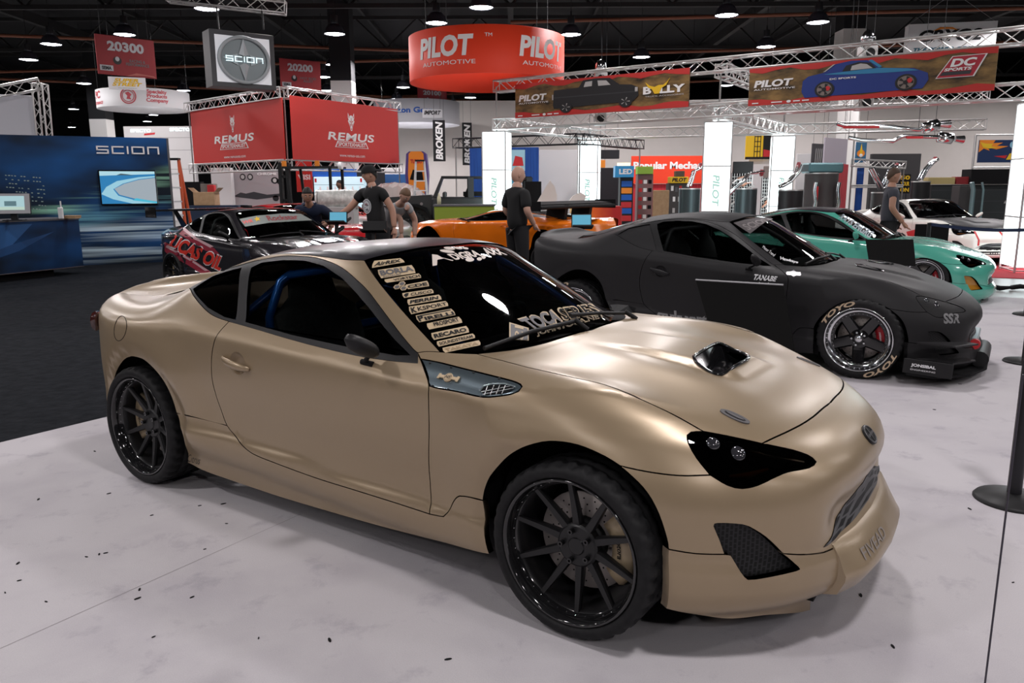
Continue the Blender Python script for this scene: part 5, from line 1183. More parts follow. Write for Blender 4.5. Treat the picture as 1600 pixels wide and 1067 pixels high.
f.polys('truck_picture',[(BK,[(.245,.30),(.25,.72),(.40,.74),(.425,.93),(.50,.955),(.58,.93),(.635,.73),(.70,.70),(.735,.62),(.74,.40),(.71,.25),(.25,.20)],3),(LG,[(.44,.88),(.48,.89),(.478,.75),(.43,.74)],4),(LG,[(.51,.89),(.56,.87),(.585,.74),(.515,.74)],4),(BK,ell(.325,.22,.036,.16),5),(BK,ell(.67,.26,.036,.16),5),(DG,[(.25,.52),(.735,.52),(.735,.49),(.25,.49)],4),(LG,[(.24,.60),(.247,.60),(.247,.45),(.24,.45)],4),(LG,[(.72,.62),(.735,.62),(.735,.50),(.72,.5)],4)]+[(LG,[(cx+.004*math.cos(a),cy+.02*math.sin(a)),(cx+.025*math.cos(a+.12),cy+.11*math.sin(a+.12)),(cx+.025*math.cos(a-.12),cy+.11*math.sin(a-.12))],6) for cx,cy in ((.325,.22),(.67,.26)) for a in np.linspace(0,2*PI,5,endpoint=False)])
f.text('side_lettering','B  LLY',WHL,.872,.50,.20,.215,.08,0,k=4); f.polys('horns',[(YELP,[(.775,.72),(.80,.62),(.825,.58),(.845,.62),(.870,.62),(.90,.74),(.905,.80),(.885,.60),(.862,.54),(.85,.40),(.825,.40),(.812,.52),(.79,.58)],5)]); f.text('small_lettering','TRUCK ACCESSORIES',LG,.875,.34,.04,.2,0,k=3)
b,f=car_banner('printed booth banner with a blue sports car and a red framed logo',(1172,101),(1172,166),(1560,80),depth_on(1172,130),depth_on(1560,110))
BC=M('print blue',(.012,.035,.22),.4); BC2=M('print light blue',(.03,.22,.42),.4); RIMG=M('print rim',(.22,.18,.16),.5)
f.polys('car_picture',[(BC,[(.245,.28),(.248,.55),(.27,.66),(.34,.73),(.385,.92),(.45,.97),(.515,.95),(.575,.73),(.70,.66),(.755,.52),(.76,.36),(.74,.16),(.26,.12)],3),(BC2,[(.335,.68),(.385,.70),(.56,.74),(.68,.66),(.72,.60),(.60,.60),(.45,.63)],4),(BK,[(.415,.72),(.43,.86),(.48,.92),(.53,.88),(.555,.73)],4),(LG,[(.45,.73),(.455,.84),(.49,.88),(.515,.85),(.54,.74)],5),(LG,[(.335,.74),(.345,.75),(.385,.92),(.375,.91)],5),(BC2,[(.52,.94),(.535,.95),(.578,.76),(.565,.74)],6),(BK,ell(.345,.30,.042,.20),5),(RIMG,ell(.345,.30,.032,.155),6),(BK,ell(.675,.33,.042,.20),5),(RIMG,ell(.675,.33,.032,.155),6),(REDV,ell(.36,.32,.010,.06),8),(REDV,ell(.69,.37,.010,.06),8),(BK,ell(.345,.30,.010,.05),8),(BK,ell(.675,.33,.010,.05),8)]+[(BK,[(cx+.006*math.cos(a),cy+.03*math.sin(a)),(cx+.03*math.cos(a+.25),cy+.145*math.sin(a+.25)),(cx+.03*math.cos(a-.25),cy+.145*math.sin(a-.25))],7) for cx,cy in ((.345,.30),(.675,.33)) for a in np.linspace(0,2*PI,5,endpoint=False)])
f.text('side_lettering','DC SPORTS',WHL,.42,.55,.045,.11,.03,k=5); RB=M('red logo print',(.42,.02,.04),.5)
f.polys('logo',[(WHL,[(.785,.36),(.925,.36),(.965,.86),(.84,.86)],3),(RB,[(.79,.375),(.92,.375),(.958,.845),(.843,.845)],4),(DG,[(.80,.42),(.91,.42),(.916,.50),(.81,.50)],5)]); f.text('logo_lettering','DC',WHL,.883,.70,.19,.095,.10,.2,k=6); f.text('logo_lettering','SPORTS',WHL,.865,.55,.07,.10,.05,.2,k=6)
# hanging white box sign on ropes
b=board('hanging_sign','white hanging box sign with black and orange lettering at upper right','hanging sign',(1420,42),(1419,84),30.,(1560,28),29.4,.5,WHB); f=Face(b,.01); f.text('lettering','CRYO2',BLKS,.48,.58,.40,.72,.09,.25); f.polys('flame',[(ORP,[(.28,.74),(.36,.86),(.50,.84),(.56,.74),(.47,.79),(.38,.79)],2)]); f.text('small_lettering','THE POWER OF KOOL',M('teal print',(.02,.12,.18),.5),.5,.12,.13,.85,.05,.2)
mb=MB().mat(SILV); W_=b[1]; mb.tube([(-W_/2,.2,b[2]),(0,.2,b[2]+1.05),(W_/2,.2,b[2])],.008,4); mb.tube([(0,.2,b[2]+1.05),(0,.2,9.998-b[0].location.z)],.008,4); mb.build('rope',b[0])
# ================================================================ the other cars
XZ_=Matrix(((1,0,0,0),(0,0,1,0),(0,1,0,0),(0,0,0,1)))
def car_plane(px,py,car,yl,axis=1):
    """point seen through a pixel on the plane y=yl of a car, in car coordinates"""
    c,s=math.cos(car[2]),math.sin(car[2]); d=ray(px,py); d=np.array([d[0]*c+d[1]*s,-d[0]*s+d[1]*c,d[2]]); q=np.array([-car[0],-car[1],CAMZ]); O=np.array([q[0]*c+q[1]*s,-q[0]*s+q[1]*c,q[2]]); return O+d*((yl-O[axis])/d[axis])
def wing(root,mat,x=-3.32,z=1.22,w=.82,ch=.26,lab=None,sup=(.42,-.42),zb=.96,xs=-3.05,txt=None):
    r=MB().mat(mat); P=[(.0,0),(.05,.022),(.12,.028),(.22,.020),(ch,.004),(ch,-.004),(.15,.002),(.06,-.008)]
    r.prism(P,-w,w,Matrix(((-1,0,0,x+ch*.6),(0,0,1,0),(0,1,0,z),(0,0,0,1)))); o=r.build('rear_wing',root,fixn=True)
    for y in sup: MB().mat(BLKG).prism([(xs+.12,zb),(xs-.06,zb),(x-.06,z-.002),(x+.07,z-.002)],y-.008,y+.008,Matrix(((1,0,0,0),(0,0,1,0),(0,1,0,0),(0,0,0,1)))).build('wing_support',root,fixn=True)
    for y in (-w,w): MB().mat(mat).box((x-.0,y,z-.02),(ch+.10,.012,.16),bev=.004).build('end_plate',root)
    if txt:
        q=MB().mat(txt[1]); text_into(q,txt[0],0,0,.07,1.1,lambda u,v:(x+ch*.6-.10+v*.9,-u*-1,z+.030),.04); q.build('wing_lettering',root)
    return o
DARK=M('matte charcoal wrap',(.017,.0165,.018),.52,.1,spec=.3); MINT=M('mint gloss paint',(.085,.40,.305),.25,coat=.8); IVO=M('white gloss paint',(.78,.76,.70),.25,coat=.8); LUC=M('black race paint',(.022,.020,.024),.18,.2,coat=.9); REDC=M('red gloss paint',(.50,.012,.018),.22,coat=.8); SILC=M('silver gloss paint',(.52,.50,.49),.28,.5,coat=.6); ORG=M('orange gloss paint',(.95,.21,.008),.25,coat=.7)
GLW=window_mat('lightly tinted window',(.50,.53,.52)); CAGEG=M('dark grey cage paint',(.06,.06,.065),.4)
dk=(3.23,6.88,math.radians(-32.6),.0465,-.050); dcar=coupe('matte charcoal coupe with chrome-lipped wheels and tan tyre lettering, behind the tan coupe',dk,dk[2],DARK,DARK,'5',glass=GLW,doorglass=GLW,quarterglassm=DARK,cagem=CAGEG,left_mirror=True,front_lip=True,lens=M('black film headlight',(.010,.010,.011),.5,spec=.25))
mb=MB().mat(BLKM); pl=[(.36,-.91),(.56,-.90),(.78,-.62),(.88,-.25),(.88,.25),(.78,.62),(.56,.90),(.36,.91)]; mb.prism(pl,.150,.168); mb.build('splitter',dcar)
mb=MB().mat(BLKS); mb.box((.50,-.905,.225),(.34,.012,.115),bev=.003); mb.mat(WHT); text_into(mb,'JONSIBAL',.47,.235,.030,.17,lambda u,v:(u,-.9125,v),.05); text_into(mb,'ENGINEERING',.47,.203,.012,.17,lambda u,v:(u,-.9125,v),.0); mb.build('splitter_fence',dcar)
mb=MB().mat(BLKS); mb.tube([(.82,-.30,.235),(.82,.30,.235)],.065,16); mb.build('bumper_bar',dcar)
for z in (.40,.27): 
    mb=MB().mat(DARK); mb.prism([(.40,-.875),(.66,-.86),(.80,-.60),(.72,-.58)],z,z+.012); mb.build('canard',dcar)
mb=MB().mat(M('intercooler fins',(.42,.50,.53),.35,.6)); mb.box((.76,0,.345),(.05,.62,.11),bev=.01); mb.mat(REDV).cyl((.77,-.32,.36),.04,.06,16,'Y'); mb.build('intercooler',dcar)
def dd(k,*a):
    d=Decals(dk,.0015); getattr(d,k)(*a); d.mb.build('body_decal',dcar)
GREYP2=M('grey vinyl',(.20,.20,.205),.5)
dd('text',WHT,'TANABE',[(1179,428),(1215,432),(1213,440),(1177,437)],.04,.25,0); dd('text',WHT,'brembo',[(1186,440.5),(1207,442),(1206,448),(1185,447)],.04,0,0)
dd('text',GREYP2,'carlsport',[(1024,481),(1104,492),(1104,512),(1030,506)],.05,.1,0); dd('text',GREYP2,'gospel',[(1130,499),(1188,507),(1188,527),(1132,520)],.05,.1,0)
dd('text',GREYP2,'SSR',[(1473,489),(1500,490),(1500,505),(1475,506)],.04,.1,0)
dd('poly',M('silver badge',(.55,.56,.58),.3,.7),[(1229,425),(1236,424),(1240,421.5),(1244,424.5),(1251,425),(1251,430),(1244,430),(1240,433),(1236,429.5),(1229,429)])
D=Decals(dk,.0015); BAN=M('grey sun strip',(.075,.065,.068),.6)
sv=[(1146,348),(1164,343),(1184,340),(1204,340),(1208,342),(1196,347),(1186,354),(1172,365)]
D.poly(BAN,sv); D.text(M('sun strip lettering',(.20,.18,.18),.5),'SCION',[(1158,351),(1196,339.5),(1206,343),(1170,360)],.03,0,.001); D.text(WHT,'Motor Trend',[(1193,383),(1212,397),(1209,401),(1191,387)],.0,.1,0); D.text(WHT,'Hawkeye',[(1218,400),(1248,408),(1246,412.5),(1220,407)],.03,.2,0); D.mb.build('windscreen_stickers',dcar)
for q in ([(1336,412.5),(1345,413),(1375,421),(1381,424.5),(1366,422),(1340,416)],[(1354,406.5),(1366,407.5),(1396,412.5),(1385,412.5),(1358,408.5)]):
    p=trace(q,body,dk,.002); mb=MB().mat(BLKG); mb.add([tuple(a) for a in p],[tuple(range(len(p)))]); mb.tube([tuple(a) for a in p],.006,5,closed=True); mb.build('bonnet_vent',dcar)
# black info boards
def info_board(label,car,quad,yt,yb,cat='display board',edge=True):
    tl,tr,br,bl=quad; P=[car_plane(*tl,car,yt),car_plane(*tr,car,yt),car_plane(*br,car,yb),car_plane(*bl,car,yb)]
    c,s=math.cos(car[2]),math.sin(car[2]); W=[np.array([car[0]+p[0]*c-p[1]*s,car[1]+p[0]*s+p[1]*c,p[2]]) for p in P]
    b0=(W[2]+W[3])/2; o=thing('display_board',label,cat,(b0[0],b0[1],0)); n=np.cross(W[1]-W[0],W[3]-W[0]); n/=np.linalg.norm(n); n*=-1 if n@(CAMP-W[0])<0 else 1
    L=[w-np.array([b0[0],b0[1],0]) for w in W]; mb=MB().mat(M('black board face',(.006,.006,.006),.6,spec=.15)); th=.018; bk=[l-n*th for l in L]
    mb.add(L+bk,[(0,1,2,3),(7,6,5,4),(0,4,5,1),(1,5,6,2),(2,6,7,3),(3,7,4,0)]); mb.build('panel',o,fixn=True)
    if edge: mb=MB().mat(SILV); mb.tube([L[0],L[1]],.007,6); mb.build('top_edge',o)
    mb=MB().mat(BLKS); m=(L[0]+L[1]+L[2]+L[3])/4-n*.03; mb.tube([tuple(m),(m[0],m[1],.02)],.018,8); mb.cyl((m[0],m[1],.012),.17,.02,24); mb.build('stand',o); return o
tilt_body(dcar,dk[3],dk[4])
info_board('black display board with silver top edge leaning beside the charcoal coupe',dk,[(1087,437),(1224,445),(1242,552),(1118,542)],-1.16,-1.24)
mk_=(5.85,11.0,math.radians(-32.6),.0355,-.085); mcar=coupe('mint green coupe with black roof, parked behind the charcoal coupe',mk_,mk_[2],MINT,ROOFW,'5',glass=GLW,doorglass=GLW,mirrorm=MINT,fogm=M('amber fog lens',(.45,.20,.02),.2,coat=.5),lens=GLS,yw=.815)
D=Decals(mk_,.002); D.text(M('grey blue vinyl',(.28,.34,.38),.5),'RAYS ENGRG',[(1318,334),(1367,363),(1358,372),(1309,341)],.06,0,0); D.mb.build('windscreen_stickers',mcar)
tilt_body(mcar,mk_[3],mk_[4])
info_board('black display board standing beside the mint coupe, right of the door mirror',mk_,[(1352,374),(1427,374),(1431,416),(1358,412)],-1.15,-1.2,edge=False)
wk=(9.25,15.97,math.radians(-79.9)); wcar=coupe('white coupe with black and red bonnet at right, behind the mint coupe',wk,wk[2],IVO,IVO,'10',bonnetm=BLKS,mirrorm=IVO,glass=GLW,lens=window_mat('clear lens',(.7,.72,.75)))
D=Decals(wk,.002); D.poly(REDV,[(1521,361),(1524,361),(1531,375),(1530,384),(1527,384),(1528,375)]); D.poly(REDV,[(1560,361),(1563,361),(1569,368),(1570,376),(1567,376),(1566,369)]); D.poly(REDV,[(1416,362),(1432,358),(1432,372),(1420,374)]); D.poly(BLKM,[(1525,392),(1532,386),(1570,386),(1578,390),(1572,398),(1530,398)]); D.mb.build('bonnet_graphics',wcar)
info_board('black display board standing in front of the white coupe',wk,[(1431,350),(1484,350),(1485,380),(1433,378)],-1.3,-1.3,edge=False) if False else None
p=at(1457,364,14.6); b=board('display_board','black display board standing in front of the white coupe','display board',(1431,350),(1431,379),13.4,(1484,350),13.4,.02,M('black board face',(.008,.008,.009),.35)); MB().mat(BLKS).box((0,.04,-b[0].location.z/2),(.04,.04,b[0].location.z)).cyl((0,.04,-b[0].location.z+.012),.17,.02,20).build('stand',b[0])
lk=(-2.52,10.53,math.radians(-42)); lcar=coupe('black race coupe with red lettering and rear wing, behind the tan coupe at left',lk,lk[2],LUC,LUC,'10',glass=GLW,doorglass=GLC,quarterglassm=GLC,cagem=CAGEG)
wing(lcar,BLKG,x=-3.30,z=1.20,w=.80,txt=('Spank ORACLE',WHT))
REDL=M('red race lettering',(.70,.045,.03),.35); MAR=M('maroon stripe',(.30,.03,.05),.3); PNK=M('pale pink stripe',(.62,.40,.42),.35)
D=Decals(lk,.002)
D.poly(MAR,[(252,386),(256,378),(300,404),(330,425),(322,432),(290,412),(262,398)]); D.poly(PNK,[(253,383),(256,380),(302,407),(334,428),(330,430),(298,408)],.001); D.poly(MAR,[(275,362),(284,355),(305,372),(335,388),(345,400),(322,392),(298,378)]); D.poly(PNK,[(283,357),(288,355),(308,372),(334,385),(330,386),(304,374)],.001); D.poly(PNK,[(312,378),(316,376),(328,384),(330,388)],.001)
D.text(WHT,'LUCAS OIL',[(263,360),(352,402),(344,425),(251,383)],.09,.1,.001); D.text(REDL,'LUCAS OIL',[(264,362),(350.5,403.5),(343.5,423.5),(252.5,382)],.045,.1,.003)
D.mb.build('side_lettering',lcar)
D=Decals(lk,.002); D.poly(M('grey green sun strip',(.22,.25,.235),.5),[(374,342),(400,337),(440,333.5),(470,334),(488,344),(460,345.5),(420,348),(383,354)]); D.text(REDL,'WR',[(378,345),(394,342),(396,347),(381,350)],.06,.2,.002); D.text(M('dark red lettering',(.30,.04,.05),.4),'Rockstar',[(415,337),(462,335),(468,342),(420,345)],.02,0,.002)
D.poly(YELP,[(402+6*math.cos(a)*(1 if i%2 else .45),342+4.5*math.sin(a)*(1 if i%2 else .45)) for i,a in enumerate(np.linspace(0,2*PI,10,endpoint=False))],.002); D.mb.build('sun_strip',lcar)
rk=(-3.1,14.4,math.radians(-38)); rcar=coupe('red coupe behind the black race coupe, beyond the man in navy',rk,rk[2],REDC,REDC,'10',glass=GLW)
sk=(-3.2,19.0,math.radians(-30)); scar=coupe('silver coupe with red lettering, left of the dark off-road truck',sk,sk[2],SILC,SILC,'10',glass=GLW)
D=Decals(sk,.002); D.text(REDL,'MOTORSPORT',[(545,329),(585,333),(585,339),(545,336)],.04,.1,0); D.mb.build('side_lettering',scar)
ok_=(-1.1,15.45,math.radians(147)); ocar=coupe('low orange sports car with black glass and wide rear wing, behind the bald man',ok_,ok_[2],ORG,BLKG,'10',glass=GLS,name='sports_car')
def squash(o):
    """a much lower cabin on higher flanks"""
    for c in o.children:
        if c.name.startswith('wheel') or c.type!='MESH': continue
        c.data=c.data.copy(); M4=c.matrix_basis
        for v in c.data.vertices:
            z=v.co.z+M4.translation.z; z2=z*1.22 if z<.72 else .878+(z-.72)*.50; v.co.z=z2-M4.translation.z
        if c.data.has_custom_normals:
            n=[Vector(x.vector) for x in c.data.corner_normals]
            c.data.normals_split_custom_set([(q.x,q.y,q.z*1.4) for q in n])
        squash(c)
squash(ocar); wing(ocar,BLKM,x=-2.55,z=1.25,w=1.38,ch=.34,sup=(),xs=-2.35,zb=.90)
q=MB().mat(BLKM).box((-2.55,0,1.235),(.46,2.76,.055),Matrix.Translation((-2.55,0,1.235))@Matrix.Rotation(math.radians(-9),4,'Y')@Matrix.Translation((2.55,0,-1.235)),bev=.02); q.build('wing_plane',ocar)
for y in (-.45,.45): MB().mat(BLKM).prism([(-2.30,.80),(-2.68,.80),(-2.74,1.24),(-2.38,1.24)],y-.05,y+.05,XZ_).build('wing_support',ocar,fixn=True)
# ---- dark off-road truck
JM=M('dark grey truck paint',(.045,.047,.050),.38,.2); 
jp=at(636,352,21.6); jt=thing('offroad_truck','dark grey off-road truck with hard top and big tyres, facing left','off-road truck',(jp[0],jp[1]+.75,0),math.radians(184))
XZ=Matrix(((1,0,0,0),(0,0,1,0),(0,1,0,0),(0,0,0,1)))
MB().mat(JM).prism([(.62,.72),(.62,1.22),(.55,1.30),(-.60,1.36),(-.66,1.30),(-3.3,1.28),(-3.4,1.0),(-3.4,.68),(-2.4,.62),(-1.0,.62)],-.66,.66,XZ).build('body',jt,fixn=True)
MB().mat(JM).box((-2.0,0,.98),(2.75,1.50,.62),bev=.05).build('tub',jt)
MB().mat(JM).prism([(-.66,1.30),(-.90,1.84),(-.96,1.84),(-.76,1.30)],-.70,.70,XZ).build('windscreen_frame',jt,fixn=True)
mb=MB().mat(BLKS); mb.prism([(-.90,1.80),(-.90,1.86),(-3.35,1.84),(-3.4,1.78)],-.71,.71,XZ); mb.build('hard_top',jt,fixn=True)
mb=MB().mat(JM)
for s in (-1,1):
    for x0,x1 in ((-1.62,-1.78),(-2.55,-2.72),(-3.22,-3.38)): MB().mat(JM).box(((x0+x1)/2,s*.70,1.55),(abs(x1-x0),.05,.54)).build('pillar',jt)
MB().mat(BLKM).box((-2.4,0,1.38),(1.8,1.2,.12)).build('cargo_cover',jt); [setattr(link('seat',SEAT,jt),'location',(-1.5,y,.75)) for y in (-.35,.35)]; MB().mat(GLW).add([(-.70,-.6,1.36),(-.70,.6,1.36),(-.90,.58,1.78),(-.90,-.58,1.78)],[(0,1,2,3)]).build('windscreen',jt)
for x in (0,-2.95):
    for s in (-1,1):
        mb=MB().mat(BLKM); mb.prism([(x+.62,.72),(x+.50,1.02),(x+.25,1.12),(x-.25,1.12),(x-.5,1.02),(x-.62,.72),(x-.56,.72),(x-.44,.96),(x-.22,1.05),(x+.22,1.05),(x+.44,.96),(x+.56,.72)],s*.60,s*.92,XZ); mb.build('fender_flare',jt,fixn=True)
        T=Matrix.Translation((x,s*.93,.49))@Matrix.Rotation(PI/2 if s>0 else -PI/2,4,'X'); mb=MB().mat(RIMB).lathe([(0,-.02),(.10,-.02),(.12,.03),(.20,.02),(.235,-.01),(.25,.0),(.25,.2)],32,T); w_=mb.build('wheel',jt)
        for k in range(8): pass
        mb=MB().mat(RUB).lathe([(.25,.0),(.29,-.015),(.42,-.01),(.47,.02),(.49,.05),(.49,.25),(.46,.29),(.25,.29)],48,T)
        for k in range(30):
            a=2*PI*k/30; mb.box((.478*math.cos(a),.478*math.sin(a),.03),(.05,.05,.05),T,rz=a)
        mb.build('tyre',w_); 
        mb=MB().mat(STEEL)
        for k in range(8): a=2*PI*k/8; mb.cyl((.215*math.cos(a),.215*math.sin(a),-.012),.010,.012,6,'Z',M4=T)
        mb.build('bead_bolts',w_)
mb=MB().mat(JM); mb.box((.60,0,1.0),(.08,1.30,.50),bev=.03); mb.mat(BLKM)
for k in range(7): mb.box((.645,-.42+.14*k,1.02),(.012,.07,.30))
mb.build('grille',jt); MB().mat(BLKS).box((.80,0,.70),(.20,1.55,.18),bev=.03).build('bumper',jt)
for s in (-1,1): MB().mat(CHR).cyl((.65,s*.54,1.05),.09,.03,20,'X').build('headlight',jt); MB().mat(JM).box((-.98,s*.86,1.36),(.10,.22,.16),bev=.03).build('mirror',jt)
MB().mat(STEEL).cyl((-.35,.665,1.12),.04,.012,14,'Y').build('fender_badge',jt)
# ================================================================ people
def skinned(joints,edges,sub=2):
    me=bpy.data.meshes.new('sk'); me.from_pydata([j[0] for j in joints],edges,[]); o=bpy.data.objects.new('sk',me); COL.objects.link(o)
    md=o.modifiers.new('s','SKIN'); md.use_smooth_shade=True; md.branch_smoothing=.6
    for v,j in zip(me.skin_vertices[0].data,joints): v.radius=(j[1],j[2] if len(j)>2 else j[1]); v.use_root=False
    me.skin_vertices[0].data[0].use_root=True
    sd=o.modifiers.new('u','SUBSURF'); sd.levels=sub; sd.render_levels=sub
    dg=bpy.context.evaluated_depsgraph_get(); dg.update(); e=o.evaluated_get(dg).to_mesh(); V=[tuple(v.co) for v in e.vertices]; F=[list(p.vertices) for p in e.polygons]; o.evaluated_get(dg).to_mesh_clear()
    bpy.data.objects.remove(o); bpy.data.meshes.remove(me); return V,F
def head_verts(c,yaw,pitch,s=1.):
    """face towards local -y"""
    V=[];n=24;m=18
    for i in range(m+1):
        t=PI*i/m; z=math.cos(t)
        for j in range(n):
            a=2*PI*j/n; x=math.sin(t)*math.sin(a); y=-math.sin(t)*math.cos(a)
            w=.076*(1-.22*max(0,-z-.15)); d=.098*(1-.10*max(0,-z-.2)); p=[x*w,y*d,z*.122]
            f=max(0,math.cos(a))*math.sin(t)
            if y<0:
                p[1]+=.012*max(0,f-.2)*(1 if z<.1 else .2)
                nz=math.exp(-((z+.10)/.16)**2)*math.exp(-(x/.16)**2); p[1]-=.026*nz*(1 if z<.05 else .5)
                p[1]+=.007*math.exp(-((z-.10)/.07)**2)*math.exp(-((abs(x)-.38)/.16)**2)
                p[1]-=.006*math.exp(-((z+.42)/.07)**2)*math.exp(-(x/.25)**2); p[1]-=.012*math.exp(-((z+.80)/.16)**2)*math.exp(-(x/.35)**2)
            V.append(p)
    F=[(i*n+j,i*n+(j+1)%n,(i+1)*n+(j+1)%n,(i+1)*n+j) for i in range(m) for j in range(n)]
    M4=Matrix.Translation(Vector(c))@Matrix.Rotation(yaw,4,'Z')@Matrix.Rotation(pitch,4,'X')@Matrix.Scale(s,4)
    return V,F,M4
def person(label,loc,rz,skin,shirt,trous,hair,head=(0,0),arms=None,lean=(0,0),h=1.76,hairstyle='short',print_=None,cap=None,hips=.0,sleeve=.55):
    r=thing('person',label,'person',loc,rz); k=h/1.76; lx,ly=lean
    P=lambda x,y,z: (x*k,y*k,z*k)
    def tor(z,x=0,y=0): t=max(0,(z-.95)); return P(x+lx*t,y+ly*t-hips*0,z-(lx*lx+ly*ly)*t*.35)
    pel=P(0,0,.95); spine=tor(1.10); chest=tor(1.30); upc=tor(1.43); neck=tor(1.52); hb=tor(1.60)
    J=[(pel,.12*k,.09*k),(spine,.11*k,.085*k),(chest,.12*k,.09*k),(upc,.09*k,.07*k),(neck,.072*k),(hb,.066*k)]; E=[(0,1),(1,2),(2,3),(3,4),(4,5)]
    T=[(P(0,0,.84),.19*k,.15*k),(spine,.185*k,.15*k),(chest,.20*k,.155*k),(tor(1.42),.17*k,.125*k),(tor(1.515),.085*k)]; TE=[(0,1),(1,2),(2,3),(3,4)]
    hands=[]
    for s in (-1,1):
        sh=tor(1.42,s*.185); ar=(arms or {}).get(s) or ((s*.24,.02,1.14),(s*.25,-.06,.88)); el,wr=P(*ar[0]),P(*ar[1])
        b=len(J); J+=[(sh,.062*k),(el,.054*k),(wr,.038*k)]; E+=[(3,b),(b,b+1),(b+1,b+2)]; hands.append((np.array(el),np.array(wr),s))
        b=len(T); mid=tuple(np.array(sh)+(np.array(el)-np.array(sh))*sleeve); T+=[(tor(1.425,s*.175),.098*k),(mid,.082*k)]; TE+=[(3,b),(b,b+1)]
    L=[(P(0,0,1.0),.16*k,.13*k)]; LE=[]
    for s in (-1,1):
        hp=P(s*.095,0,.86); kn=P(s*.11,-.02,.50); an=P(s*.12,.03,.10); to=P(s*.13,-.13,.045)
        b=len(J); J+=[(hp,.09*k),(kn,.06*k),(an,.042*k),(to,.034*k)]; E+=[(0,b),(b,b+1),(b+1,b+2),(b+2,b+3)]
        b=len(L); L+=[(hp,.125*k),(kn,.098*k),(P(s*.12,.03,.07),.088*k)]; LE+=[(0,b),(b,b+1),(b+1,b+2)]
    mb=MB().mat(skin); mb.add(*skinned(J,E),True)
    hc=np.array(hb)+np.array([lx*.06,-.022+ly*.06,.075])*k; HV,HF,HM=head_verts(hc,head[0],head[1],k*1.06); mb.add(HV,HF,True,HM)
    for s in (-1,1): mb.lathe([(0,-.006),(.014,-.008),(.018,0),(.014,.008),(0,.006)],10,HM@Matrix.Translation((s*.077,.006,-.004))@Matrix.Rotation(PI/2,4,'Y')@Matrix.Scale(1.6,4,(1,0,0)))
    for el,wr,s in hands:
        d=(wr-el)/np.linalg.norm(wr-el); u=np.cross(d,[0,1,0.]); u=u/np.linalg.norm(u) if np.linalg.norm(u)>.1 else np.array([1.,0,0]); w_=np.cross(d,u)
        pc=wr+d*.05*k; mb.tube([tuple(wr-d*.01),tuple(wr+d*.03*k),tuple(wr+d*.085*k)],[.024*k,.034*k,.036*k],8)
        for f in range(4):
            o=u*((f-1.5)*.019*k); ln=(.062,.075,.070,.055)[f]*k; q=wr+d*.085*k+o; mb.tube([tuple(q),tuple(q+d*ln*.55+w_*.008),tuple(q+d*ln+w_*.026)],[.010*k,.009*k,.007*k],6)
        q=wr+d*.03*k-u*.032*k; mb.tube([tuple(q),tuple(q+d*.03*k-u*.02*k),tuple(q+d*.06*k-u*.022*k+w_*.015)],[.012*k,.011*k,.008*k],6)
    mb.mat(M('eye white',(.75,.73,.70),.3))
    for s in (-1,1):
        mb.lathe([(0,-.008),(.009,-.002),(.010,.004)],10,HM@Matrix.Translation((s*.030,-.083,.013))@Matrix.Rotation(PI/2,4,'X')@Matrix.Scale(-1,4,(0,0,1)))
    mb.mat(BLKS)
    for s in (-1,1): mb.box((s*.030,-.0925,.013),(.008,.003,.009),HM); 
    mb.mat(hair)
    for s in (-1,1): mb.box((s*.030,-.087,.032),(.030,.008,.006),HM)
    mb.mat(M('lips',(.40,.16,.13),.5)).box((0,-.089,-.050),(.040,.008,.008),HM)
    mb.build('body',r)
    q=MB().mat(shirt); q.add(*skinned(T,TE),True); sh_=q.build('shirt',r)
    q=MB().mat(trous); q.add(*skinned(L,LE),True); q.build('trousers',r)
    q=MB().mat(BLKS)
    for s in (-1,1): q.tube([P(s*.12,.07,.05),P(s*.125,-.02,.055),P(s*.13,-.16,.04)],[.05*k,.055*k,.042*k],10)
    q.build('shoes',r)
    if hairstyle!='bald':
        q=MB().mat(hair); V=[];n=24;m=9
        for i in range(m+1):
            for j in range(n):
                a=2*PI*j/n; front=math.cos(a); lim=PI*(.34+.34*max(0,-front)+.08*(1-abs(front))) if hairstyle=='short' else PI*(.40+.3*max(0,-front)); t=lim*i/m; g=1.07 if i<m else 1.02
                V.append((math.sin(t)*math.sin(a)*.078*g,-math.sin(t)*math.cos(a)*.100*g+.004,math.cos(t)*.124*g))
        q.add(V,[(i*n+j,i*n+(j+1)%n,(i+1)*n+(j+1)%n,(i+1)*n+j) for i in range(m) for j in range(n)],True,HM); q.build('hair',r)
    if cap:
        q=MB().mat(cap); q.lathe([(.0,.138),(.05,.132),(.082,.10),(.096,.055),(.098,.03)],24,HM@Matrix.Scale(1.12,4,(0,1,0))); 
        q.add([HM@Vector(p) for p in ((-.07,.085,.035),(-.05,.16,.020),(.05,.16,.020),(.07,.085,.035),(-.07,.085,.047),(-.05,.16,.030),(.05,.16,.030),(.07,.085,.047))],[(0,1,2,3),(7,6,5,4),(0,4,5,1),(1,5,6,2),(2,6,7,3),(3,7,4,0)]); q.build('cap',r)
    if print_: print_(r,P,tor)
    return r
SK1=M('skin light',(.50,.27,.19),.5); SK2=M('skin tanned',(.40,.21,.14),.5); SK3=M('skin pale',(.56,.33,.25),.5); HB=M('brown hair',(.060,.032,.017),.6); HD=M('dark hair',(.015,.011,.009),.55); HS=M('sandy hair',(.16,.09,.05),.6)
TB=M('black cloth',(.010,.010,.011),.85); TN=M('navy cloth',(.012,.020,.050),.85); TG=M('light grey cloth',(.42,.42,.43),.85); TK=M('charcoal polo cloth',(.040,.042,.055),.8); PB=M('dark trousers cloth',(.010,.010,.012),.85)
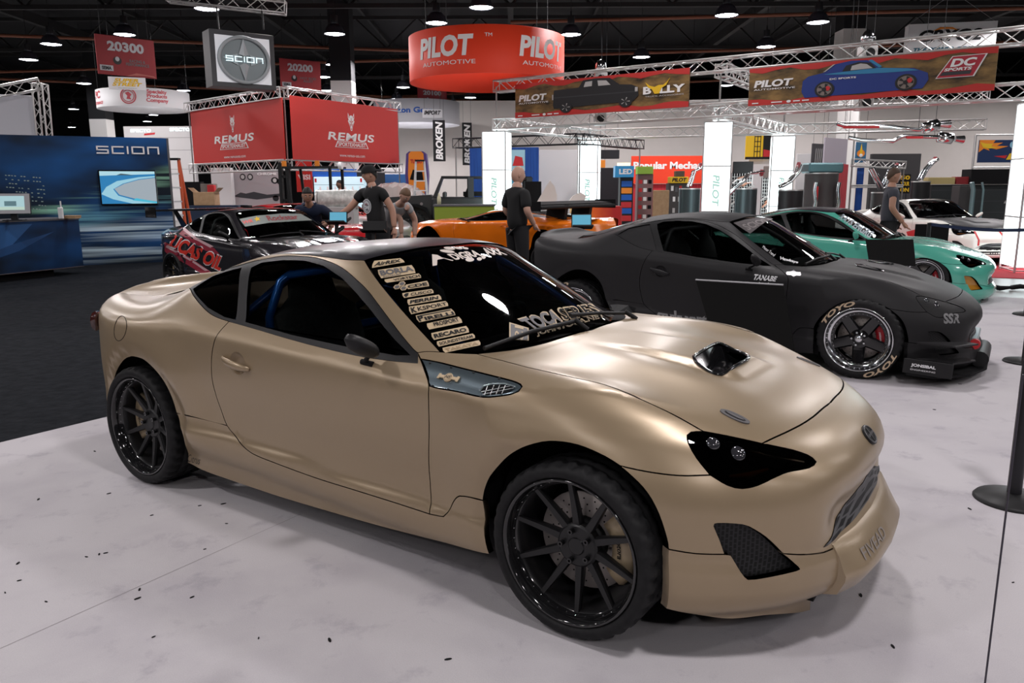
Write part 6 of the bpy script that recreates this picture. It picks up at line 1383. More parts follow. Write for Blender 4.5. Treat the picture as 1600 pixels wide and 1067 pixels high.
def shirt_print(r,P,tor):
    c=np.array(tor(1.22,-.01,-.140)); mb=MB()
    def g(u,v): return (c[0]+u,c[1]-.026+.9*u*u,c[2]+v)
    for mt,rx,ry,k in ((M('shirt print white',(.62,.62,.64),.8),.085,.11,0),(M('shirt print grey',(.16,.16,.18),.8),.072,.094,.002),(M('shirt print white',(.62,.62,.64),.8),.062,.082,.004)): mb.mat(mt).add([tuple(np.array(g(x,y))-np.array([0,k,0])) for x,y in ell(0,0,rx,ry,28)],[tuple(range(28))])
    mb.mat(M('shirt print grey',(.16,.16,.18),.8)); 
    for pts in ([(-.04,.02),(.0,.05),(.045,.01),(.01,0)],[(-.03,-.05),(.02,-.03),(.04,-.06),(0,-.07)],[(-.05,-.02),(-.02,-.01),(-.03,-.03)]): mb.add([tuple(np.array(g(x,y))-np.array([0,.006,0])) for x,y in pts],[tuple(range(len(pts)))])
    mb.mat(REDV).add([tuple(np.array(g(x,y))-np.array([0,.0065,0])) for x,y in ((-.035,.045),(.02,.025),(.02,.018),(-.03,.038))],[(0,1,2,3)]); mb.build('shirt_print',r)
    mb=MB().mat(TG); a=[tor(1.52,-.05,-.06),tor(1.42,-.06,-.115),tor(1.30,.0,-.158),tor(1.42,.06,-.115),tor(1.52,.05,-.06)]; mb.tube(a,.006,5); mb.build('lanyard',r)
def foot(px,head_py,h,kind=None):
    # a standing person whose crown is seen at (px,head_py)
    d=ray(px,head_py); Y=(h-CAMZ)/d[2]*d[1] if d[2]>.004 else 12; return Y
def stand(px,Y): p=at(px,300,Y); return (p[0],p[1],0)
person('young man in black shirt with round white print and backward black cap, reaching out',stand(588,12.2),math.radians(-32),SK1,TB,PB,HD,head=(math.radians(-38),math.radians(8)),arms={-1:((-.40,-.16,1.18),(-.66,-.34,.98)),1:((.25,.06,1.16),(.29,.04,.90))},lean=(-.10,-.05),h=1.82,cap=TB,print_=shirt_print)
person('man in navy sweatshirt with sunglasses pushed up on his head, leaning behind the race coupe',stand(488,12.7),math.radians(10),SK2,TN,PB,HD,head=(math.radians(8),math.radians(20)),arms={-1:((-.30,-.12,1.12),(-.18,-.34,.96)),1:((.34,-.12,1.12),(.28,-.36,.96))},lean=(-.05,-.85),h=1.66,sleeve=.95)
person('bending man in light grey shirt with bare arm hanging down, beside the off-road truck tyre',stand(598,13.6),math.radians(20),SK3,TG,PB,HS,head=(math.radians(20),math.radians(40)),arms={-1:((.20,-.46,1.04),(.20,-.48,.78)),1:((.46,-.40,1.02),(.44,-.44,.74))},lean=(.32,-1.0),h=1.74)
person('bald man in black seen from behind, in front of the orange sports car',stand(808,12.0),math.radians(128),SK3,TB,PB,HD,head=(math.radians(-20),math.radians(5)),arms={-1:((-.27,.03,1.16),(-.20,-.16,.96)),1:((.26,.03,1.16),(.20,-.20,.96))},h=1.80,hairstyle='bald',sleeve=.9)
person('man in dark grey polo shirt with brown hair in profile, between mint and white coupes',stand(1393,13.3),math.radians(75),SK2,TK,PB,HB,head=(math.radians(5),math.radians(3)),arms={-1:((-.25,.02,1.16),(-.20,-.18,.92)),1:((.25,0,1.16),(.22,-.14,.92))},h=1.78)
person('man in dark shirt in the far background, sitting high beside the red lettered sign',stand(532,24.5),math.radians(-60),SK2,TB,PB,HD,h=1.75)
person('distant man in black behind the glowing column beside the bald man',stand(752,27),math.radians(20),SK1,TB,PB,HD,h=1.74) if False else None
# ================================================================ booth furniture in the background
def boxpx(name,label,cat,x0,y0,x1,y1,Y,depth,mat,rz=0.,bev=.01,group=None,floor=False):
    """a box standing where its front face is seen between two pixels at depth Y"""
    a=at(x0,y1,Y); b=at(x1,y0,Y); w=b[0]-a[0]; z0=0. if floor else a[2]; h=b[2]-z0; mb=MB().mat(mat); mb.box((0,depth/2,h/2),(w,depth,h),bev=bev); o=mb.build(name); o.location=((a[0]+b[0])/2,Y,z0); o.rotation_euler=(0,0,rz)
    if label: prop(o,label,cat,group)
    return o,w,h
def ladder(label,px0,px1,top,Y,mat,n=6,step=WHB,back=.5):
    a=at(px0,300,Y); b=at(px1,300,Y); h=at((px0+px1)/2,top,Y)[2]; w=b[0]-a[0]; r=thing('step_ladder',label,'ladder',((a[0]+b[0])/2,Y,0)); 
    for nm,y0,mt in (('front_frame',-back/2,mat),('rear_frame',back/2,mat)):
        q=MB().mat(mt)
        for s in (-1,1): q.tube([(s*w/2,y0,0),(s*w*.22,0,h)],.035,6)
        q.build(nm,r)
    for i in range(1,n+1):
        t=i/(n+1); MB().mat(step).box((0,-back/2*(1-t),h*t),(w*(1-t)+w*.44*t,.09,.035)).build('step',r)
    MB().mat(BLKS).box((0,0,h+.02),(w*.5,.16,.05)).build('top_cap',r); return r
ladder('orange step ladder with white steps at the right end of the blue wall',258,293,250,18.6,M('orange fibreglass',(.62,.10,.03),.5))
ladder('white step ladder in front of the orange and purple display',643,672,252,24.6,M('ladder aluminium',(.62,.62,.62),.4,.4),n=7)
# backdrops far behind
def pbox(*a,**k): return boxpx(*a,**k)
DKW=M('dark drape',(.020,.020,.024),.9); WHP=M('white wall panel',(.62,.60,.60),.7); CURB=noise_mat('blue drape',(.010,.045,.22),(.02,.09,.36),3,.8,4,.3,.7,stretch=(6,1,.2)); CURR=noise_mat('red drape',(.34,.02,.03),(.55,.03,.045),3,.8,4,.3,.7,stretch=(6,1,.2))
b=pbox('booth_panel','white booth wall with lit letters behind the blue wall','booth wall',205,197,300,330,40,.3,WHP,floor=True); f=Face(b); f.text('lettering','SPECTO',CYL,.25,.955,.035,.30,.04); f.text('lettering','SPECTO',CYL,.82,.965,.035,.30,.04); f.polys('red_mark',[(REDV,[(.30,.925),(.46,.935),(.45,.915),(.29,.905)],2)]); f.polys('joints',[(GREYP,[(0,v),(1,v),(1,v+.003),(0,v+.003)],1) for v in (.35,.55,.75,.88)])
b=pbox('booth_panel','white booth wall behind the wolf-head banner booth','booth wall',333,262,360,322,31,.3,WHP,floor=True)
b=pbox('exhaust_poster','grey poster with exhaust pipe pictures under the left wolf-head banner','poster',361,265,440,322,31.4,.1,M('poster grey',(.34,.31,.32),.6),floor=True); f=Face(b)
f.polys('picture',[(BK,ell(x,y,rx,ry),1+k) for x,y,rx,ry,k in ((.26,.88,.055,.055,0),(.40,.88,.055,.055,0),(.86,.82,.07,.055,0),(.95,.80,.05,.05,0),(.86,.52,.06,.05,0))]+[(LG,ell(x,y,.035,.035),3) for x,y in ((.26,.88),(.40,.88),(.86,.82))]+[(DG,[(.05,.55),(.2,.62),(.3,.6),(.45,.63),(.7,.58),(.95,.6),(.95,.55),(.5,.5)],1)]); f.text('lettering','CHROME',WHL,.72,.93,.04,.36,.03,k=4)
pbox('counter','navy counter with a white wheel drawing under the wolf-head banners','counter',293,321,372,340,26.5,1.,NAVY,floor=True)
b=boxpx('cardboard_box','open brown cardboard box on the navy counter','box',303,300,334,321,26.6,.5,BROWN); mb=MB().mat(BROWN); w_,h_=b[1],b[2]
for s in (-1,1): mb.add([(s*w_/2,0,h_),(s*w_/2,.5,h_),(s*(w_/2+.16),.5,h_+.14),(s*(w_/2+.16),0,h_+.14)],[(0,1,2,3)])
mb.build('flap',b[0])
pbox('flight_case','black flight case leaning behind the orange ladder','case',285,284,313,336,27.75,.3,BLKM,floor=True); pbox('crate','grey wooden crate behind the cardboard box','crate',313,287,333,300,27.75,.4,M('weathered wood',(.20,.17,.15),.8),floor=True); pbox('red_case','small red case beside the white booth wall','case',324,289,334,299,27.6,.2,REDV,floor=True)
# fork lift with wrapped roll
p=at(490,330,23.5); fk=thing('forklift','dark forklift with orange beacons under the right wolf-head banner','forklift',(p[0],23.5,0),math.radians(-8))
mb=MB().mat(BLKS)
for x in (-.95,-.72): mb.box((x,0,1.15),(.10,.16,2.3),bev=.01)
for z in (.5,1.2,1.9,2.25): mb.box((-.83,0,z),(.3,.10,.07))
mb.build('mast',fk); mb=MB().mat(BLKS)
for x,y in ((-.55,-.5),(.75,-.5),(-.55,.5),(.75,.5)): mb.tube([(x*(.8 if x<0 else 1),y,.95),(x,y,2.12)],.045,6)
mb.box((.1,0,2.14),(1.5,1.15,.06)); mb.build('overhead_guard',fk); MB().mat(M('fork lift body',(.05,.05,.055),.4)).box((.15,0,.62),(1.7,1.05,.75),bev=.06).box((.85,0,.95),(.5,1.0,.55),bev=.08).build('chassis',fk)
for x in (-.45,.75):
    for s in (-1,1): MB().mat(RUB).cyl((x,s*.48,.30),.30,.22,24,'Y').build('wheel',fk)
MB().mat(ORP).cyl((-.7,-.3,2.25),.07,.16,12).build('beacon',fk); MB().mat(ORP).cyl((.3,-.3,2.25),.07,.16,12).build('beacon',fk); MB().mat(WHB).cyl((1.0,-.3,2.18),.10,.10,12,'X').build('work_lamp',fk)
p=at(527,312,17.4); q=MB().mat(noise_mat('clear wrapped roll',(.45,.46,.44),(.72,.73,.70),9,.25)); q.tube([(-.42,0,0),(.42,.15,0)],.21,20); q.tube([(-.44,0,0),(-.40,.0,0)],.22,20); q.tube([(.12,.1,0),(.16,.1,0)],.22,20); o=q.build('wrapped_roll'); o.location=(p[0],p[1],p[2]); prop(o,'white plastic wrapped roll lying on the crate stack behind the pointing man','roll')
pbox('crate','low grey crate carrying the plastic wrapped roll','crate',505,323,552,345,17.2,.6,M('pale crate',(.42,.42,.42),.7),floor=True)
b=pbox('red_sign','red hanging sign with white letters behind the forklift','sign',464,248,486,300,27.5,.08,REDB); Face(b).text('lettering','VISI',WHL,.5,.45,.16,.8,.08)
pbox('sign_post','thin post carrying the red lettered sign','post',474,300,476,340,27.6,.05,ALU,floor=True)
b=pbox('lit_case','glass case with pale blue light behind the forklift','showcase',492,276,568,318,30,.6,M('lit showcase',(.5,.65,.7),.4,emis=(.45,.66,.74),es=.65),floor=True); Face(b).polys('shelves',[(GREYP,[(0,v),(1,v),(1,v+.006),(0,v+.006)],1) for v in (.55,.7,.85)]+[(WHL,[(x,.72),(x+.05,.72),(x+.04,.82),(x+.01,.82)],1) for x in (.1,.25,.4,.6,.75,.9)]+[(REDV,[(.02,.9),(.06,.9),(.06,.97),(.02,.97)],2),(REDV,[(.93,.9),(.97,.9),(.97,.97),(.93,.97)],2)])
pbox('blue_header','dark blue header panel above the lit glass case','header panel',487,264,555,276,30.1,.3,BLUP); 
for px in (494,550): pbox('header_post','thin post under the dark blue header, %s side'%('left' if px<500 else 'right'),'post',px-1,276,px+1,340,30.3,.1,DKW,floor=True)
pbox('hall_drape','dark drape behind the pointing man','drape',557,264,600,330,33,.2,DKW,floor=True); pbox('blue_frame','blue display frame behind the plastic covered vehicle','frame',586,272,640,300,34,.15,M('blue steel',(.03,.12,.34),.5),floor=True)
pbox('booth_panel','white booth wall behind the dark off-road truck','booth wall',598,262,645,335,38,.2,WHP,floor=True)
# covered vehicle under plastic
p=at(618,312,26); q=MB().mat(M('clear plastic sheet',(.50,.44,.42),.12,coat=.6)); V=[];n=15;m=7
for j in range(m):
    for i in range(n): u=i/(n-1)*2-1;v=j/(m-1)*2-1; V.append((u*1.05,v*.7,max(0.,(1-abs(u)**2.2)*(1-abs(v)**3))**.6*.62+.04*math.sin(i*2.3+j*1.7)))
q.add(V,[(j*n+i,j*n+i+1,(j+1)*n+i+1,(j+1)*n+i) for j in range(m-1) for i in range(n-1)],False); q.mat(M('tan vehicle paint',(.32,.24,.19),.4)).box((0,0,-.30),(2.0,1.3,.62),bev=.08); q.mat(BLKM).box((0,0,-.84),(1.7,1.1,.5)); o=q.build('covered_vehicle'); o.location=(p[0],26,1.10); prop(o,'tan vehicle under clear plastic sheeting behind the off-road truck','covered vehicle')
# orange and purple display
a=at(653,300,28); h=at(653,237,28)[2]; r=thing('display_tower','orange and purple rounded display tower behind the white step ladder','display tower',(a[0],28,0)); w2=17.5/FPX*28
prof=[(-w2*.8,0),(-w2*.86,h*.45),(-w2,h*.72),(-w2*.86,h*.97),(-w2*.6,h),(w2*.6,h),(w2*.86,h*.97),(w2,h*.72),(w2*.86,h*.45),(w2*.8,0)]
MB().mat(M('purple laminate',(.09,.05,.22),.4)).prism(prof,-.25,.25,XZ).build('case',r,fixn=True); MB().mat(ORP).add([(x*.74,-.262,z) for x,z in prof],[tuple(range(len(prof)))]).build('face_panel',r)
q=MB().mat(BLKM); q.add([(-w2*.6,-.27,h*.66),(w2*.6,-.27,h*.64),(w2*.5,-.27,h*.76),(-w2*.3,-.27,h*.78)],[(0,1,2,3)]); q.mat(REDV); text_into(q,'TURBO',0,h*.88,.14,w2*1.0,lambda u,v:(u,-.272,v),.06); q.build('artwork',r)
# vertical banners
b=board('hanging_banner','black vertical hanging banner with white lettering, left of the glowing column','banner',(676,188),(677,252),38,(695,187),38.1,.03,BLKS); hang(b); f=Face(b); f.text('lettering','POKER',WHL,.5,.5,.42,2.6,.06,.1,rot=PI/2) if False else None
q=MB().mat(WHL); text_into(q,'BROKEN',0,b[2]*.5,.34,b[2]*.92,lambda u,v:(-(v-b[2]*.5),-.012,u+b[2]*.5),.05,.15); q.build('lettering',b[0])
b=board('hanging_banner','second black vertical hanging banner behind the black booth truss','banner',(722,192),(723,258),44,(737,191),44.1,.03,BLKS); hang(b); q=MB().mat(WHL); text_into(q,'BROKEN',0,b[2]*.5,.34,b[2]*.92,lambda u,v:(-(v-b[2]*.5),-.012,u+b[2]*.5),.05,.15); q.build('lettering',b[0])
# black truss booth with blue walls
bt=thing('truss_frame','black booth truss above the blue photo walls in the centre','truss',(at(830,300,27)[0],27,0))
TL_=at(712,224,27.5); TR_=at(1000,226,29); TM=at(906,217,24.2)
trp('top_truss',tuple(TL_),tuple(TM),.3,bt,BLKT); trp('top_truss',tuple(TM),tuple(TR_),.3,bt,BLKT)
for q_ in (TL_,TM,TR_): trp('truss_post',(q_[0],q_[1],0),tuple(q_),.28,bt,ALU)
b=pbox('photo_wall','blue booth wall with car photos behind the glowing column','booth wall',735,230,842,330,29.5,.2,CURB,floor=True); f=Face(b)
f.polys('photos',[(SKY2:=M('photo sky',(.35,.60,.70),.5),[(.60,.72),(.80,.72),(.80,.97),(.60,.97)],1),(REDV,[(.62,.78),(.78,.78),(.76,.88),(.66,.9)],2),(M('photo cyan',(.05,.30,.45),.5),[(.56,.5),(.80,.5),(.80,.70),(.56,.70)],1),(WHL,[(.60,.55),(.78,.54),(.70,.64)],2),(M('photo green',(.08,.25,.08),.5),[(.50,.40),(.72,.40),(.72,.5),(.5,.5)],1),(REDV,[(.52,.86),(.57,.88),(.57,.74),(.52,.76)],2)])
pbox('booth_panel','pale grey panel wall right of the blue photo wall','booth wall',842,234,905,330,31,.2,WHP,floor=True); pbox('hall_drape','dark drape behind the second glowing column','drape',905,262,992,330,33,.2,DKW,floor=True); hang(pbox('header_panel','dark header board beside the second glowing column','header panel',935,234,968,248,30,.2,DKW))
hang(pbox('hanging_sign','small orange sign beside the second glowing column','sign',936,250,946,262,29.6,.1,ORP)); 
b=board('booth_banner','long red banner with white lettering behind the middle glowing column','banner',(987,244),(987,287),31,(1108,243),31,.1,REDR); f=Face(b); f.text('lettering','Popular Mechanics',WHL,.55,.62,.34,1.05,.07); 
pbox('banner_wall','red booth wall under the long red banner','booth wall',988,287,1108,330,31.1,.2,CURR,floor=True)
b=pbox('led_tower','black display tower with blue LED header behind the charcoal coupe','display tower',968,276,990,330,24.5,.4,BLKS,floor=True); f=Face(b); z1=.96
f.polys('packages',[(m_,[(.1,v),(.9,v),(.9,v+.09),(.1,v+.09)],1) for v,m_ in ((.84,BLUP),(.73,ORP),(.62,BLUP),(.50,REDV),(.40,BLUP),(.28,REDV))])
b=pbox('led_sign','blue header sign reading LED on the black display tower','sign',961,259,991,277,24.4,.45,M('led header',(.02,.16,.34),.4,emis=(.02,.20,.40),es=.4)); Face(b).text('lettering','LED',WHL,.56,.5,.46,.70,.08)
MB().mat(M('lit sign top',(.9,.8,.5),.4,emis=(1,.85,.5),es=1.2)).cyl((0,.22,b[2]+.05),.20,.09,24).build('top_lamp',b[0])
b=pbox('rack','tall retail rack with lime green header and red goods','rack',995,272,1021,330,25,.4,M('rack back',(.22,.12,.12),.6),floor=True); Face(b).polys('goods',[(m_,[(x,v),(x+.22,v),(x+.22,v+.06),(x,v+.06)],1) for v in (.85,.72,.58,.45,.3) for x,m_ in ((.08,REDV),(.38,WHL),(.68,BLKM))])
pbox('rack_header','lime green header board with a white curve on the tall rack','header panel',996,260,1021,272,24.9,.4,M('lime print',(.30,.50,.06),.5))
pbox('cardboard_sheet','plain brown plywood panel beside the shelf of goods','panel',1020,297,1046,330,24,.08,BROWN,floor=True)
b=pbox('retail_shelf','dark retail shelf with stacked goods under the yellow sign','shelf',1044,286,1078,330,25,.5,M('shelf dark',(.05,.045,.045),.6),floor=True); Face(b).polys('goods',[(m_,[(x,v),(x+.12,v),(x+.12,v+.09),(x,v+.09)],1) for v,x,m_ in ((.86,.1,WHL),(.84,.3,GREYP),(.86,.5,REDV),(.66,.2,WHL),(.66,.45,LG),(.68,.75,REDV),(.45,.2,LG),(.48,.6,WHL))])
b=pbox('yellow_sign','yellow sign with black lettering on the retail shelf','sign',1047,276,1076,286,24.9,.4,YELP); Face(b).text('lettering','PILOT',BLKS,.5,.5,.62,.8,.1,.2)
pbox('brown_carton','brown carton on top of the retail shelf','box',1056,267,1070,276,24.95,.3,M('dark carton',(.10,.075,.055),.8))
# exhaust headers on round pedestals
def pedestal(label,px,top,Y,r,mat,kind):
    a=at(px,top,Y); h=a[2]; t=thing('pedestal',label,'pedestal',(a[0],Y,0)); MB().mat(mat).lathe([(0,h),(r,h),(r,0)],28,flat=True).build('drum',t); MB().mat(ALU).lathe([(r+.004,h),(r+.004,h-.03)],28).build('top_band',t); return a
GUN=M('gunmetal drum',(.055,.075,.080),.35,.5); TEAL=M('teal drum',(.10,.20,.22),.35,.5)
def header(label,a,s,pts,r=.035,red=True,mt=CHR):
    q=MB().mat(mt)
    for k in range(2): q.tube([(x*s+(.05*k),y-.06*k,z*s+.02*k) for x,y,z in pts],r,8)
    if red: q.mat(M('red flange',(.30,.04,.05),.5)).cyl((pts[-1][0]*s,pts[-1][1],pts[-1][2]*s),.085,.05,14,'X')
    o=q.build('exhaust_header'); o.location=a; prop(o,label,'exhaust part')
a=pedestal('gunmetal drum pedestal in front of the long red banner',1078,294,20.5,.27,GUN,0); header('chrome exhaust header on the drum in front of the long red banner',a,.55,[(-.1,0,.06),(0,0,.35),(.10,0,.75),(.35,0,.85),(.45,0,1.0)],red=True)
a=pedestal('gunmetal drum pedestal right of the middle glowing column',1166,294,20.0,.27,GUN,0); header('silver exhaust header arching over the drum beside the middle glowing column',a,.6,[(-.85,0,-.35),(-.45,0,.06),(-.2,0,.25),(0,0,.55),(.45,0,.62),(.6,0,.62)])
a=pedestal('black drum pedestal in front of the fourth glowing column',1236,296,19.5,.29,BLKS,0); header('exhaust header with red end on the black drum',a,.6,[(-.5,0,.1),(-.15,0,.3),(.15,0,.65),(.25,0,.95)],r=.05)
a=pedestal('wide dark pedestal with hanging exhaust pipes behind the mint coupe',1284,270,21,.42,M('dark grey drum',(.05,.047,.047),.5),0)
q=MB().mat(CHR)
for px,x in ((1272,-.30),(1297,.28)): q.tube([(x,-.46,-.25),(x-.03,-.47,-.45),(x+.02,-.47,-.75),(x,-.46,-.9)],.055,10)
q.mat(REDV).box((-.28,-.50,-.55),(.05,.03,.4)); q.mat(TEAL).box((0,0,.12),(.9,.6,.26),bev=.04); o=q.build('exhaust_muffler'); o.location=a; prop(o,'chrome mufflers and dark teal case on the wide dark pedestal','exhaust part')
a=pedestal('black drum pedestal with a bent chrome pipe, right of the man in the polo shirt',1439,283,22,.24,BLKS,0); header('bent silver pipe with red end on the black drum right of the polo shirt man',a,.6,[(-.12,0,.05),(.1,0,.5),(.4,0,.85),(.55,0,.95)],r=.05)
a=pedestal('dark drum pedestal behind the man in the polo shirt',1378,300,21,.26,M('dark grey drum',(.05,.047,.047),.5),0); header('white bent exhaust pipes on the drum behind the man in the polo shirt',a,.6,[(-.6,0,1.0),(-.45,0,.75),(-.1,0,.1),(.05,0,.4),(.25,0,.9),(.55,0,1.1)],r=.05)
# wire grids with packages
def grid(label,x0,y0,x1,y1,Y,head):
    a=at(x0,y0,Y); b_=at(x1,y1,Y); w=b_[0]-a[0]; h=a[2]; r=thing('wire_rack',label,'rack',((a[0]+b_[0])/2,Y,0)); q=MB().mat(ALU)
    for i in range(9): q.box((-w/2+w*i/8,0,h/2),(.016,.016,h))
    for i in range(int(h/.10)): q.box((0,0,.10*i+.05),(w,.014,.014))
    q.build('wire_grid',r); MB().mat(head).box((0,-.02,h+.16),(w*.98,.06,.36),bev=.01).build('header_board',r); MB().mat(DKW).box((0,.1,h/2),(w,.02,h)).build('back_panel',r)
    q=MB()
    for i in range(14):
        q.mat((COPR,LG,WHL)[i%3]); x=rng.uniform(-w*.4,w*.4); z=rng.uniform(.6,h*.95); q.tube([(x-.12,-.06,z-.08),(x,-.08,z+.03),(x+.14,-.06,z+.05)],.03,6)
    q.build('pipes',r)
COPR=M('copper pipe',(.50,.26,.18),.3,.8)
grid('wire display rack with black header beside the middle glowing column',1144,270,1173,330,25,BLKS); grid('wire display rack with copper coloured pipes left of the fourth glowing column',1192,277,1216,330,25,M('brown header',(.14,.10,.09),.6)); 
b=board('hanging_banner','yellow and black banner with a truss picture behind the second pair of columns','banner',(1166,210),(1166,249),33,(1205,210),33,.05,YELP); hang(b); f=Face(b); f.polys('artwork',[(BLKS,[(.70,0),(1,0),(1,1),(.70,1)],1),(BLKS,[(0,0),(1,0),(1,.10),(0,.10)],2)]+[(BLKS,[(x,.1),(x+.03,.1),(x+.03,1),(x,1)],1) for x in (.34,.46,.58)]+[(BLKS,[(.34,v),(.6,v),(.6,v+.03),(.34,v+.03)],2) for v in (.3,.5,.7,.9)]+[(REDV,[(.72,.1),(1,.1),(1,.35),(.72,.4)],3)])
pbox('booth_wall_panel','white sign wall under the yellow banner','booth wall',1166,249,1207,330,33.2,.1,WHP,floor=True); b=pbox('booth_panel','white booth wall with grey letters right of the fourth column','booth wall',1240,240,1272,330,30,.1,WHP,floor=True); Face(b).text('lettering','TRD',GREYD,.55,.80,.10,.6,.05)
b=board('hanging_banner','dark banner with pale scribble right of the fourth glowing column','banner',(1270,225),(1271,268),28,(1288,224),28.4,.04,M('dark print',(.05,.045,.05),.6)); hang(b); Face(b).polys('artwork',[(LG,[(x,.25),(x+.05,.2),(x+.10,.85),(x+.04,.8)],1) for x in (.25,.42,.58,.74)])
b=board('booth_panel','pale lilac plain banner behind the wide dark pedestal','banner',(1290,214),(1290,330),26,(1325,218),27,.05,M('lilac cloth',(.40,.36,.41),.7)); hang(b); b=board('red_drape','red fabric panel right of the wide dark pedestal','drape',(1299,254),(1299,330),23,(1326,257),25,.06,CURR)
# frame stand with blue curtain, dark backdrop
fs=thing('truss_frame','silver display frame with blue curtain behind the man in the polo shirt','truss',(at(1370,300,24)[0],24,0)); A1=at(1332,254,24); A2=at(1413,258,24)
trp('truss_post',(A1[0],24,0),(A1[0],24,at(1332,206,24)[2]),.2,fs); trp('truss_post',(A2[0],24,0),(A2[0],24,A2[2]),.16,fs); trp('top_truss',(A1[0],24,A1[2]),(A2[0],24,A2[2]),.2,fs); trp('shelf_bar',(A1[0],24,at(1332,291,24)[2]),(A2[0],24,at(1332,291,24)[2]),.06,fs)
pbox('blue_drape','narrow blue curtain inside the silver display frame','drape',1335,262,1351,330,24.3,.05,CURB,floor=True); b=board('hanging_banner','small blue banner with a flame emblem above the silver display frame','banner',(1338,222),(1338,254),24.2,(1355,222),24.2,.03,M('blue banner print',(.04,.14,.26),.6)); f=Face(b); f.polys('emblem',[(ORP,ell(.5,.45,.36,.18),1),(YELP,[(.5,.95),(.62,.55),(.5,.2),(.38,.55)],2),(WHL,ell(.5,.35,.16,.08),3)]); hang(b)
pbox('hall_drape','wide dark drape behind the man in the polo shirt','drape',1356,240,1440,330,30,.2,M('dark brown drape',(.035,.033,.035),.9),floor=True); b=pbox('yellow_letter_board','dark board with yellow letters right of the polo shirt man','sign',1404,272,1424,302,25.5,.1,BLKM,floor=False); f=Face(b); [f.text('lettering',t,YELP,.5,v,.22,.8,.06) for t,v in (('50',.82),('YOUR',.5),('ON',.18))]; pbox('sign_post','thin dark post under the yellow lettered board','post',1413,302,1416,340,25.6,.05,DKW,floor=True)
# dark booth at right
b=pbox('dark_booth_wall','dark panelled booth wall with pale diamond marks behind the white coupe','booth wall',1450,288,1590,352,23,.3,M('dark panel',(.028,.034,.036),.5),floor=True); f=Face(b); f.polys('marks',[(LG,[(x,v),(x+.035,v),(x+.05,v+.05),(x+.015,v+.05)],1) for x,v in ((.25,.70),(.30,.36),(.86,.66),(.86,.32),(.45,.4))]+[(GREYP,[(0,v),(1,v),(1,v+.004),(0,v+.004)],1) for v in (.3,.5,.7,.9)])
pbox('header_panel','black header box of the dark booth at right','header panel',1516,264,1590,288,22.8,.5,BLKM); pbox('yellow_header','pale yellow header box left on the dark booth wall','header panel',1450,277,1493,288,22.9,.3,M('pale yellow board',(.50,.40,.17),.6)); pbox('red_header','red edged header box on the dark booth wall','header panel',1494,276,1522,288,22.9,.3,DKRED)
for i,px in enumerate((1522,1538)):
    p=at(px,285,21.5); q=MB().mat(M('pale teal steel',(.22,.34,.36),.35,.6)); q.tube([(0,0,0),(0,0,p[2]-.2),(-.06,0,p[2])],.06 if i==0 else .03,8); o=q.build('steel_post'); o.location=(p[0],21.5,0); prop(o,'pale teal steel post in front of the dark booth, %s one'%('thicker left' if i==0 else 'thinner right'),'post')
pbox('info_cabinet','narrow dark cabinet behind the white coupe roof','cabinet',1494,290,1518,350,21.8,.4,M('dark grey drum',(.05,.047,.047),.5),floor=True)
b=board('flame_banner','blue banner with orange flames in a silver frame at right','banner',(1531,219),(1530,254),25,(1592,218),25,.05,M('navy banner',(.010,.03,.10),.5)); f=Face(b); f.polys('flames',[(ORP,[(0,1),(0,.45),(.12,.62),(.28,.52),(.22,.66),(.45,.58),(.75,.72),(.45,.74),(.6,.88),(.35,.86),(.4,.98),(.2,1)],1),(YELP,[(.02,.9),(.10,.66),(.25,.62),(.5,.66),(.3,.72),(.35,.82),(.15,.84)],2),(REDV,[(.4,.28),(.7,.18),(.75,.32)],1),(YELP,[(.72,.12),(.92,.14),(.98,.42),(.8,.40)],2),(M('banner glow blue',(.25,.48,.62),.5),ell(.88,.78,.10,.16),1)]); 
q=MB().mat(ALU); W2,H2=b[1],b[2]
for x0,z0,x1,z1_ in ((-W2/2-.12,-.15,-W2/2-.12,H2+.15),(W2/2+.12,-.15,W2/2+.12,H2+.15),(-W2/2-.12,H2+.15,W2/2+.12,H2+.15),(-W2/2-.12,-.15,W2/2+.12,-.15)): q.tube([(x0,.03,z0),(x1,.03,z1_)],.03,6)
for s in (-1,1): q.tube([(s*(W2/2+.12),.05,-b[0].location.z),(s*(W2/2+.12),.05,H2+.15)],.03,6)
q.build('frame',b[0])
# exhaust systems hung under the booth truss
def hung_exhaust(label,pts,Y,muff,tip,red,ztop):
    P=[at(x,y,Y) for x,y in pts]; c=P[0]; r=thing('hanging_exhaust',label,'exhaust system',tuple(c)); L=[tuple(p-c) for p in P]; MB().mat(CHR).tube(L,.045,10).build('pipe',r)
    a,b_=[at(x,y,Y)-c for x,y in muff]; MB().mat(CHR).tube([tuple(a),tuple(a+(b_-a)*.05),tuple(b_-(b_-a)*.05),tuple(b_)],[.05,.12,.12,.05],14).build('muffler',r)
    a,b_=[at(x,y,Y)-c for x,y in tip]; MB().mat(CHR).tube([tuple(a),tuple(b_)],[.06,.09],14).build('tip',r)
    a,b_=[at(x,y,Y)-c for x,y in red]; MB().mat(REDV).box(tuple((a+b_)/2+np.array([0,-.05,0])),(b_[0]-a[0],.03,.05)).build('red_strap',r)
    q=MB().mat(BLKT)
    for f_ in (.15,.85): i=int(f_*(len(L)-1)); q.tube([L[i],(L[i][0],L[i][1],ztop-c[2])],.006,4)
    q.build('hanger',r)
hung_exhaust('upper of two chrome exhaust systems hanging under the booth truss',[(1308,193),(1320,197),(1360,197),(1392,198),(1405,200),(1435,203),(1450,197),(1470,195)],17.6,((1442,201),(1466,194)),((1468,194),(1484,194)),((1316,199),(1372,199)),9.998)
